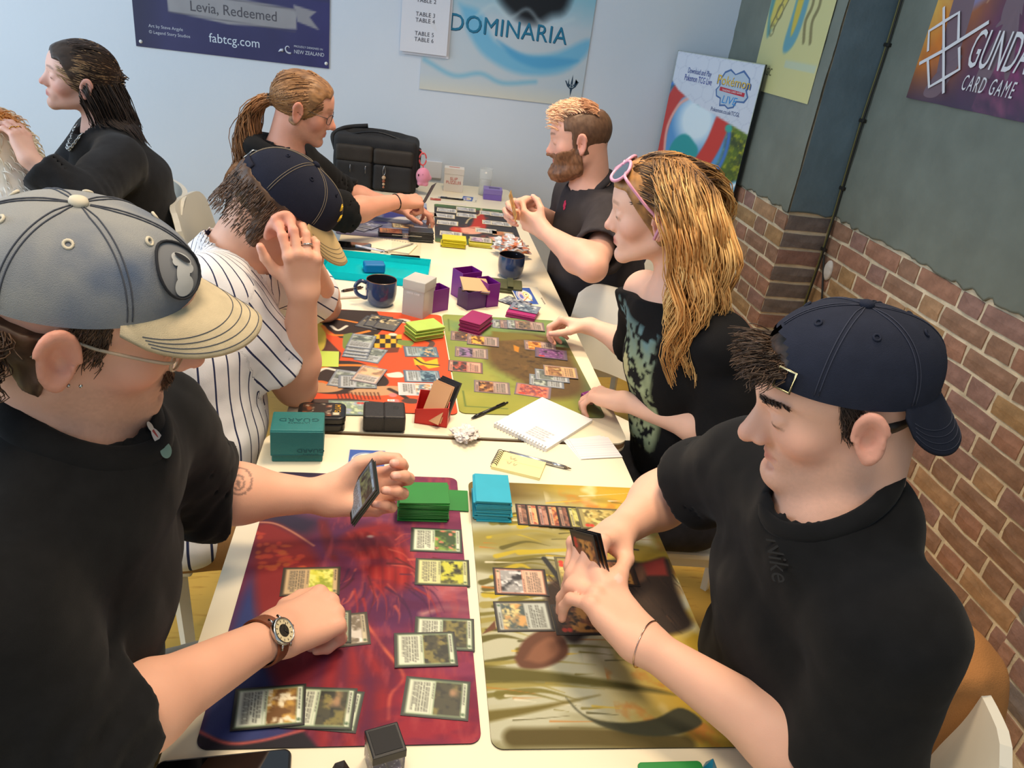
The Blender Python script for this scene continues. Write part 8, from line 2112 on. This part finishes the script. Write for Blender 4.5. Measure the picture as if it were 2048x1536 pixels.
    # wrist band
    A_ = S['arms']['R']; ax = unit(A_['wr'] - A_['el']); c = A_['wr'] - ax * .02; u0 = unit(np.cross(ax, V3(0, 0, 1))); v0 = np.cross(ax, u0); tt = np.linspace(0, 2 * pi, 24, endpoint=False); Uu = np.cos(tt)[:, None] * u0 + np.sin(tt)[:, None] * v0
    tube('wrist_band', c + Uu * (radii(S['f'], c, Uu) + .001)[:, None], .0024, BLK, root, 6, closed=True)
    world_parts(root); return S
M5 = m5()
# ================================================================ bearded man
def m6():
    root = empty('person', (.80, 1.70, 0), label='bearded man with bleached quiff in dark grey t-shirt holding a card', cat='person', group='players at the long table')
    hd = Frame((.626, 1.684, 1.211), 169.5, 12, 0); neck = V3(.70, 1.69, 1.045)
    wl = pd(1088, 462, 2.50); wR = pd(1072, 422, 2.66)
    S = dict(head=hd, neck=neck, neckr=.064, skin=(228, 174, 152), hp=dict(full=.006, jaw=1.06, nose=.95), fc=dict(browc=(96, 66, 48), browa=.7, flush=1.0),
             arms=dict(L=dict(sh=V3(.745, 1.515, .985), el=pd(1185, 535, 2.33), wr=wl, fwd=pd(1035, 428, 2.55) - wl, pn=(-.05, .75, .30), pose='hold', sleeve=.72, fa=1.15),
                       R=dict(sh=V3(.69, 1.875, .985), el=V3(.70, 2.00, .80), wr=wR, fwd=pd(1018, 418, 2.62) - wR, pn=(-.1, -.85, -.2), pose='hold', sleeve=.75, fa=1.1)))
    S['front'] = unit(V3(-.96, .12, 0)); S['side'] = unit(np.cross(S['front'], V3(0, 0, 1)))
    build_skin('body', S, root, .0049)
    tee = mat('charcoal_tee', (58, 54, 56), rough=.92, var=.10, vscale=30, bump=.3, bscale=900, spec=.15)
    T = [(V3(.80, 1.70, .56), .205, .165), (V3(.775, 1.70, .74), .200, .165), (V3(.745, 1.695, .90), .195, .150), (neck + V3(.03, 0, -.10), .165, .115)]
    build_shirt('t_shirt', S, root, tee, .0095, ease=1.04, neck_r=.078, seed=54, folds=.005, torso=T, sl_r=(.084, .080), hem=lambda P: .58 - P[:, 2], neck_tilt=.45)
    ring_collar(S, root, tee, rad=.080, minor=.008, tilt=.45)
    build_legs(S, root, DARK_TROUSER, SHOE, np.array([(.80, 1.59, .53), (.80, 1.81, .53)]), np.array([(.42, 1.55, .54), (.42, 1.85, .54)]), np.array([(.42, 1.55, .09), (.44, 1.85, .09)]), h=.015, r=(.105, .078, .055))
    c, n_ = ray_hit(S['shirt_f'], 1130, 410); X = unit(np.cross(V3(0, 0, 1), n_)); Y = np.cross(n_, X)
    for dx, dy, rr_ in ((0, 0, .010), (.008, -.010, .007), (-.007, .010, .006)): V, Q = lathe_np([(.0001, .001), (rr_, 0)], 12); mesh_np('embroidery', c + n_ * .002 + (V + V3(dx, dy, 0)) @ np.stack([X, Y, n_], 1).T, Q, ink((190, 40, 80), .8), root)
    rng = np.random.default_rng(6)
    def rs(L): return np.maximum(np.maximum(np.where(L[:, 1] > .02, .035, -.045) - L[:, 2], L[:, 1] - .045), L[:, 2] - .088)
    parts = [hair_shell('hair', S, root, .006, rs, lambda L, n: cols((74, 52, 40), (120, 90, 68), n), h=.0045, amp=.002, freq=120, seed=56, edge=.008)]
    n = 950; x = rng.uniform(-.058, .058, n); y = rng.uniform(-.075, .070, n); z = .028 + .086 * np.sqrt(np.clip(1 - (x / .082) ** 2 - ((y + .018) / .108) ** 2, .02, 1))
    roots = np.stack([x, y, z], 1); d0 = np.stack([rng.normal(0, .2, n), .55 + 0 * x, .95 + 0 * x], 1)
    paths = grow(hd, roots, d0, 8, rng.uniform(.0045, .0065, n), lambda P, t: np.tile(hd.B[:, 1] * .12 - hd.B[:, 2] * .05, (len(P), 1)), rng, wave=.15, gravity=.03, jitter=.18, stiff=.85, r=(.078, .100, .086))
    tone = rng.random(n); cc = np.where((y > -.035)[:, None], cols((232, 176, 140), (246, 212, 176), tone), cols((150, 104, 76), (214, 160, 120), tone))
    parts.append(strands_np(paths, np.linspace(.0022, .0010, 8)[None] * np.ones((n, 1)), cc[:, None] * np.ones((1, 8, 1)))); hair_obj('hair', parts, root)
    def rb(L): ax = np.abs(L[:, 0]); return np.maximum(np.maximum(L[:, 2] + .040 - .55 * np.clip(ax - .045, 0, .05) * 1.0 - .020 * np.clip((.03 - L[:, 1]) / .03, 0, 1.5), -.012 - L[:, 1] + 0 * ax), .013 - np.sqrt((ax / 1.6) ** 2 + (L[:, 2] + .0665) ** 2 * 2.2) - 5 * (L[:, 1] < .06))
    Vb = hair_shell('beard', S, root, lambda L: .006 + .016 * np.clip((-.075 - L[:, 2]) / .03, 0, 1), rb, lambda L, n: cols((84, 56, 40), (158, 110, 76), n * 1.4 - .2), h=.004, amp=.004, freq=110, seed=58, edge=.006)
    hair_obj('beard', [Vb], root)
    world_parts(root); return S
M6 = m6()
# ================================================================ seated woman at the far left
def w7():
    root = empty('person', (-.93, 1.84, 0), label='woman with dark half-up hair and silver chain necklace, eyes closed', cat='person')
    hd = Frame((-1.004, 1.788, 1.22), 207, -6, 13, .97); neck = V3(-.955, 1.815, 1.065)
    S = dict(head=hd, neck=neck, neckr=.052, thin=.9, skin=(232, 186, 168), hp=dict(nose=.92, jaw=.95, brow=.8, lips=1.1), fc=dict(browc=(80, 58, 48), browa=.6, lip=(200, 120, 118)),
             arms=dict(L=dict(sh=V3(-.855, 1.640, .995), el=pd(165, 405, 2.22), wr=pd(62, 322, 2.16), fwd=pd(35, 262, 2.16) - pd(62, 322, 2.16), pn=(-.85, .30, -.25), pose=dict(c=[(20, 30, 18), (22, 32, 18), (24, 34, 20), (28, 36, 20)], sp=(5, 1, -3, -8), th=[(.7, .55, .4), (.9, .3, .3), (.95, .1, .3)]), sleeve=1.86, hs=.93),
                       R=dict(sh=V3(-1.03, 1.985, .995), el=V3(-1.18, 1.90, .80), wr=V3(-1.27, 1.72, .86), fwd=(-.3, -.9, .3), pn=(-.5, .2, -.8), pose='relaxed', sleeve=1.85, hs=.93)))
    S['front'] = unit(V3(-.90, -.42, 0)); S['side'] = unit(np.cross(S['front'], V3(0, 0, 1)))
    build_skin('body', S, root, .0049)
    coat = mat('black_cardigan', (38, 38, 40), rough=.95, var=.12, vscale=40, bump=.5, bscale=600, spec=.1, sheen=.1)
    T = [(V3(-.90, 1.86, .56), .185, .150), (V3(-.91, 1.85, .74), .185, .155), (V3(-.925, 1.835, .90), .185, .145), (neck + V3(.01, .01, -.10), .16, .105)]
    build_shirt('cardigan', S, root, coat, .0095, ease=1.05, neck_r=.075, seed=64, folds=.008, torso=T, sl_r=(.084, .060), hem=lambda P: .52 - P[:, 2], neck_tilt=.9, neck_drop=.02)
    build_legs(S, root, DARK_TROUSER, SHOE, np.array([(-.95, 1.77, .53), (-.86, 1.95, .53)]), np.array([(-1.36, 1.58, .54), (-1.28, 1.78, .54)]), np.array([(-1.36, 1.57, .09), (-1.29, 1.78, .09)]), h=.015)
    # chain necklace of chunky links
    mt = mat('silver_chain', (206, 206, 204), rough=.25, metal=.9); f = S['shirt_f']; g = S['f']; pts = []
    n2 = S['front']; s2 = S['side']
    for t in np.linspace(-1.25, 1.25, 23):
        p0 = neck + s2 * .078 * math.sin(t) + n2 * (.085 * math.cos(t) + .012) + V3(0, 0, .012 - .085 * max(0, math.cos(t)) ** 1.2)
        for _ in range(12):
            d = min(float(f(p0[None])[0]), float(g(p0[None])[0])); p0 = p0 + n2 * (.006 - d) * .6
        pts.append(p0)
    pts = np.array(pts)
    nk = empty('necklace', (0, 0, 0)); nk.parent = root
    for i in range(len(pts) - 1):
        a_, b_ = pts[i], pts[i + 1]; ax = unit(b_ - a_); u = unit(np.cross(ax, n2 if i % 2 else V3(0, 0, 1))); c = (a_ + b_) / 2
        tube('chain_link', np.array([c + ax * .0085 * math.cos(t) + u * .0058 * math.sin(t) for t in np.linspace(0, 2 * pi, 12, endpoint=False)]), .0020, mt, nk, 6, closed=True)
    rng = np.random.default_rng(9)
    def reg(L): return np.maximum(np.maximum((.118 * np.clip((L[:, 1] + .01) / .07, 0, 1) - .060) - L[:, 2], L[:, 1] - .080), -1 + 0 * L[:, 0])
    parts = [hair_shell('hair', S, root, .007, reg, lambda L, n: cols((40, 32, 28), (84, 66, 54), n), h=.0045, amp=.003, freq=80, seed=66, stretch=(1, .4, .6), edge=.004)]
    n = 650; x = rng.uniform(-.08, .08, n); a = rng.uniform(-2.6, 2.6, n)
    z = rng.uniform(-.01, .11, n); r_ = np.sqrt(np.clip(1 - ((z - .028) / .089) ** 2, .04, 1)); R0 = np.stack([.083 * np.sin(a) * r_, -.018 + .104 * np.cos(a) * r_, z], 1)
    tie = V3(0, -.115, .015); t = np.linspace(0, 1, 9)[None, :, None]; P = R0[:, None] * (1 - t) + (tie + rng.normal(0, .012, (n, 1, 3))) * t
    q = (P - np.array([0, -.018, .028])) / np.array([.085, .106, .091]); nn = np.linalg.norm(q, axis=2, keepdims=True); P = np.where(nn < 1, q / nn * np.array([.085, .106, .091]) + np.array([0, -.018, .028]), P)
    st = ((R0[:, 1] > .025) & (z < .075) & (rng.random(n) < .85)); cc = np.where(st[:, None], cols((150, 116, 84), (206, 170, 126), rng.random(n)), cols((34, 27, 24), (86, 66, 54), rng.random(n)))
    parts.append(strands_np(hd.w(P.reshape(-1, 3)).reshape(P.shape), np.full((n, 9), .0019), cc[:, None] * np.ones((1, 9, 1))))
    n = 560; a = rng.uniform(.42, 1, n) * pi * np.where(rng.random(n) < .5, 1, -1); z = rng.uniform(-.06, .02, n); roots = np.stack([.082 * np.sin(a), -.018 + .104 * np.cos(a), z], 1); d0 = np.stack([np.sin(a) * .2, -.55 + 0 * a, -.9 + 0 * a], 1)
    bf = lambda P: np.minimum(f(P), g(P))
    paths = grow(hd, roots, d0, 12, rng.uniform(.010, .016, n), lambda P, t: np.tile(-hd.B[:, 1] * .12, (len(P), 1)), rng, wave=.2, wfreq=1.2, gravity=.35, stiff=.8, jitter=.10, body=bf, off=.008)
    parts.append(strands_np(paths, np.linspace(.0024, .0010, 12)[None] * np.ones((n, 1)), cols((30, 25, 23), (70, 56, 48), rng.random(n))[:, None] * np.ones((1, 12, 1)))); hair_obj('hair', parts, root)
    e = hd.w((-.082, .002, -.034)); V, Q = lathe_np([(.0001, .006), (.0045, .0045), (.006, 0), (.0045, -.0045), (.0001, -.006)], 14); mesh_np('ear_stud', V + e, Q, mat('dark_stud', (50, 46, 46), rough=.25, metal=.6), root)
    h_ = S['hands']['L'][3]
    for q_ in (1, 2):
        pts_, rs_ = h_['segs'][q_]; ax = unit(pts_[1] - pts_[0]); c = pts_[0] + ax * .018; u = unit(np.cross(ax, V3(.3, 1, .2))); v = np.cross(ax, u)
        tube('ring', np.array([c + .0098 * (math.cos(t) * u + math.sin(t) * v) for t in np.linspace(0, 2 * pi, 18, endpoint=False)]), .0016, mat('gold_ring', (206, 160, 80), rough=.25, metal=1), root, 6, closed=True)
    world_parts(root); return S
W7 = w7()
# ================================================================ dog on the lap at the far left
def dog():
    c1 = pd(-20, 330, 2.25); c2 = pd(0, 455, 2.20); hd_ = pd(-95, 215, 2.28)
    root = empty('dog', (c2[0], c2[1], .60), label='fluffy white and ginger dog held on the far left woman\'s lap', cat='dog')
    chest = c1 + V3(.01, 0, .02); rump = c2 + V3(.02, .06, -.05)
    nose = hd_ + V3(-.14, -.05, -.02)
    def f(P):
        d = s_rc(P, chest, rump, .120, .130); d = smin(d, s_rc(P, chest + V3(-.02, 0, .06), hd_, .095, .078), .06)
        d = smin(d, s_ell(P, hd_, V3(.078, .072, .070)), .03); d = smin(d, s_rc(P, hd_ + V3(-.05, -.01, -.015), nose, .042, .024), .03)
        for s in (-1, 1):
            e = hd_ + V3(.01, s * .05, .05); d = smin(d, s_rc(P, e, e + V3(.015, s * .02, .055), .026, .010), .015)
            sh = chest + V3(-.07, s * .06, -.06); d = smin(d, s_rc(P, sh, sh + V3(-.05, 0, -.17), .045, .032), .04); d = smin(d, s_rc(P, sh + V3(-.05, 0, -.17), sh + V3(-.11, 0, -.20), .032, .030), .02)
            hp = rump + V3(-.02, s * .08, -.02); d = smin(d, s_rc(P, hp, hp + V3(-.12, s * .01, -.05), .070, .045), .04); d = smin(d, s_rc(P, hp + V3(-.12, s * .01, -.05), hp + V3(-.16, 0, -.08), .038, .030), .02)
        t0 = rump + V3(.10, .02, .0); d = smin(d, s_chain(P, [t0, t0 + V3(.06, .0, .05), t0 + V3(.05, -.01, .12)], [.04, .045, .02], .02), .03)
        return d
    V, Q = sdf_mesh(f, np.minimum(c2, nose) - .30, np.maximum(c1, hd_) + .26, .009)
    def col(V):
        z = V[:, 2]; n = fbm(V * 14, 5, 3); t = np.clip((z - (c1[2] + .125) + .12 * (n - .5)) / .05, 0, 1)
        C = cols((252, 250, 248), (246, 232, 206), np.clip((z - c1[2] + .06) / .10 + n - .5, 0, 1)); C = C * (1 - t[:, None]) + cols((226, 160, 92), (210, 136, 66), n) * t[:, None]
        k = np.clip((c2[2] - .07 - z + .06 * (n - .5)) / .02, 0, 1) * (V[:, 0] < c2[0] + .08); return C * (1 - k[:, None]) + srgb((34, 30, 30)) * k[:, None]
    mesh_np('body', V, Q, HAIR, root, col=col(V))
    rng = np.random.default_rng(2); idx = rng.integers(len(V), size=3200); R = V[idx]
    e = 2e-3; G = np.stack([f(R + V3(*(e * (np.arange(3) == a)))) - f(R - V3(*(e * (np.arange(3) == a)))) for a in range(3)], 1); G /= np.linalg.norm(G, axis=1)[:, None] + 1e-9
    D = G * .55 + V3(.10, 0, -.75) + rng.normal(0, .22, R.shape); D /= np.linalg.norm(D, axis=1)[:, None]; ln = rng.uniform(.014, .032, len(R))
    t = np.linspace(0, 1, 4)[None, :, None]; P = R[:, None] + D[:, None] * ln[:, None, None] * t + G[:, None] * (ln[:, None, None] * .25) * (t - t * t) * 4 + V3(0, 0, -.006) * t * t
    v, q, c = strands_np(P, np.array([.0028, .0026, .0018, .0006])[None] * np.ones((len(R), 1)), (col(R) * rng.uniform(.92, 1.06, (len(R), 1)))[:, None] * np.ones((1, 4, 1)))
    mesh_np('fur', v, q, HAIR, root, col=c)
    V, Q = sdf_mesh(lambda P: s_ell(P, nose + V3(-.018, 0, .008), V3(.012, .014, .010)), nose - .04, nose + .03, .004); mesh_np('nose', V, Q, BLK, root)
    for s in (-1, 1): V, Q = sdf_mesh(lambda P: s_sph(P, hd_ + V3(-.062, s * .034 - .004, .022), .010), hd_ - .12, hd_ + .10, .004); mesh_np('eye', V, Q, BLK, root)
    world_parts(root)
dog()
# ================================================================ tan jacket over the chair
def jacket():
    root = empty('jacket', (1.02, -.22, .5), label='tan work jacket hung over the chair back at the right', cat='jacket')
    m = mat('tan_canvas', (166, 112, 60), rough=.85, var=.14, vscale=10, bump=.45, bscale=500); th = mat('tan_thread_line', (206, 150, 84), rough=.8)
    Y0 = -.155; DX = -.172
    def f(P):
        P = P - V3(DX, 0, 0); x, y, z = P[:, 0], P[:, 1] - Y0, P[:, 2]
        xb = 1.030 - .075 * (y / .215) ** 2 * .8 + .05 * (z - .70) * .6         # follows the bent back
        q = np.stack([np.abs(x - xb) - .018, np.abs(y) - .150, np.abs(z - .62) - .215], 1)
        d = np.linalg.norm(np.maximum(q, 0), axis=1) + np.minimum(q.max(1), 0) - .020
        d = smin(d, s_chain(P, [V3(1.05, Y0 + .14, .80), V3(1.10, Y0 + .17, .62), V3(1.10, Y0 + .16, .40)], [.060, .058, .050], .03), .03)
        d = smin(d, s_chain(P, [V3(1.05, Y0 - .11, .80), V3(1.095, Y0 - .14, .64), V3(1.09, Y0 - .14, .42)], [.060, .056, .050], .03), .03)
        d = smin(d, s_rc(P, V3(1.035, Y0 - .09, .845), V3(1.035, Y0 + .09, .845), .030, .030), .03)
        w = .010 * np.sin(y * 42 + 5 * fbm(P * 5, 3, 2)) * np.clip((.80 - z) * 4, 0, 1) + .010 * (fbm(P * 11, 8, 3) - .5)
        return d + w
    V, Q = sdf_mesh(f, (.68, Y0 - .28, .34), (1.05, Y0 + .30, .92), .008); mesh_np('cloth', V, Q, m, root)
    for x, y, n_ in ((1900, 1390, 'pocket_stitch'),):
        pass
    c1, n1 = ray_hit(f, 1790, 1500); c2, n2 = ray_hit(f, 1850, 1515)
    for k in range(4):
        pts = []
        for t in np.linspace(0, 1, 10):
            c, n = ray_hit(f, 1790 + 70 * t, 1494 + 6 * k + 14 * math.sin(t * 2.2)); pts.append(c + n * .0015)
        tube('stitching', np.array(pts), .0011, th, root, 5)
    pts = [];
    for t in np.linspace(0, 1, 10): c, n = ray_hit(f, 1875 + 62 * t, 1500 - 40 * t); pts.append(c + n * .0015)
    tube('stitching', np.array(pts), .0011, th, root, 5)
    world_parts(root)
jacket()
# ================================================================ cards in hand
def held(A, up, right, spec, label, step=.0018, off=0.0, group='cards held in hand', curve=0.0):
    up = unit(up); right = unit(right - up * np.dot(up, right)); n = np.cross(right, up)
    cv = paint_card(spec[0], spec[1], spec[2], spec[3], 77 + int(1000 * abs(A[0] + off)), step, full=len(spec) > 4)
    o = sheet('trading_card', cv, .0008, PRINT, None, spec[3]); place(o, np.asarray(A) + n * off, right, up, n); tag(o, label, 'card', group); return o
lc, tc, bc = pd(693, 992, 1.275), pd(744, 921, 1.227), pd(704, 1043, 1.228)
upv, rgv = tc - lc, bc - lc; ctr = lc + upv / 2 + rgv / 2
held(ctr, upv, rgv, ((110, 130, 150), [(40, 50, 44), (110, 120, 80), (20, 26, 24)], (150, 176, 200), (30, 34, 34)), 'front card of the hand held by the tattooed man')
held(ctr + unit(rgv) * .004, upv, rgv, GREENC, 'second card of the hand held by the tattooed man', off=-.0014); held(ctr + unit(rgv) * .008 + unit(upv) * .002, upv, rgv, GREENC, 'rearmost card of the hand held by the tattooed man', off=-.0028)
hc = pd(1176, 1122, 1.135)
for k in range(3): held(hc + V3(.004 * k, 0, .001 * k), V3(-.25, .35, .75), V3(.30, -.80, .45), OR, ('front', 'middle', 'rear')[k] + ' card of the hand held by the man in the navy cap', off=-.0016 * k)
hc = pd(1026, 412, 2.50); held(hc, V3(-.3, .0, .8), V3(.2, .95, .1), ((206, 170, 90), [(190, 150, 80), (150, 110, 60)], (214, 190, 130), (180, 140, 70)), 'golden card held up by the bearded man', step=.004)
hc = pz(857, 388, .90); held(hc, V3(.35, -.1, .8), V3(.3, .9, 0), ((70, 66, 96), [(50, 46, 70), (110, 90, 130)], (96, 90, 120), (40, 38, 56)), 'dark violet card held out by the ponytailed man', step=.004)
o = rbox('die', .032, .022, 0, .016, .004, mat('purple_die', (120, 30, 110), rough=.3), None, .003); o.name = 'purple_token'; q = pz(1158, 795, TZ + MT); o.location = (q[0] + .02, q[1] - .005, TZ + MT + .0005); o.rotation_euler = (0, 0, .6); tag(o, 'purple token box under the blond woman\'s near fingers', 'token')
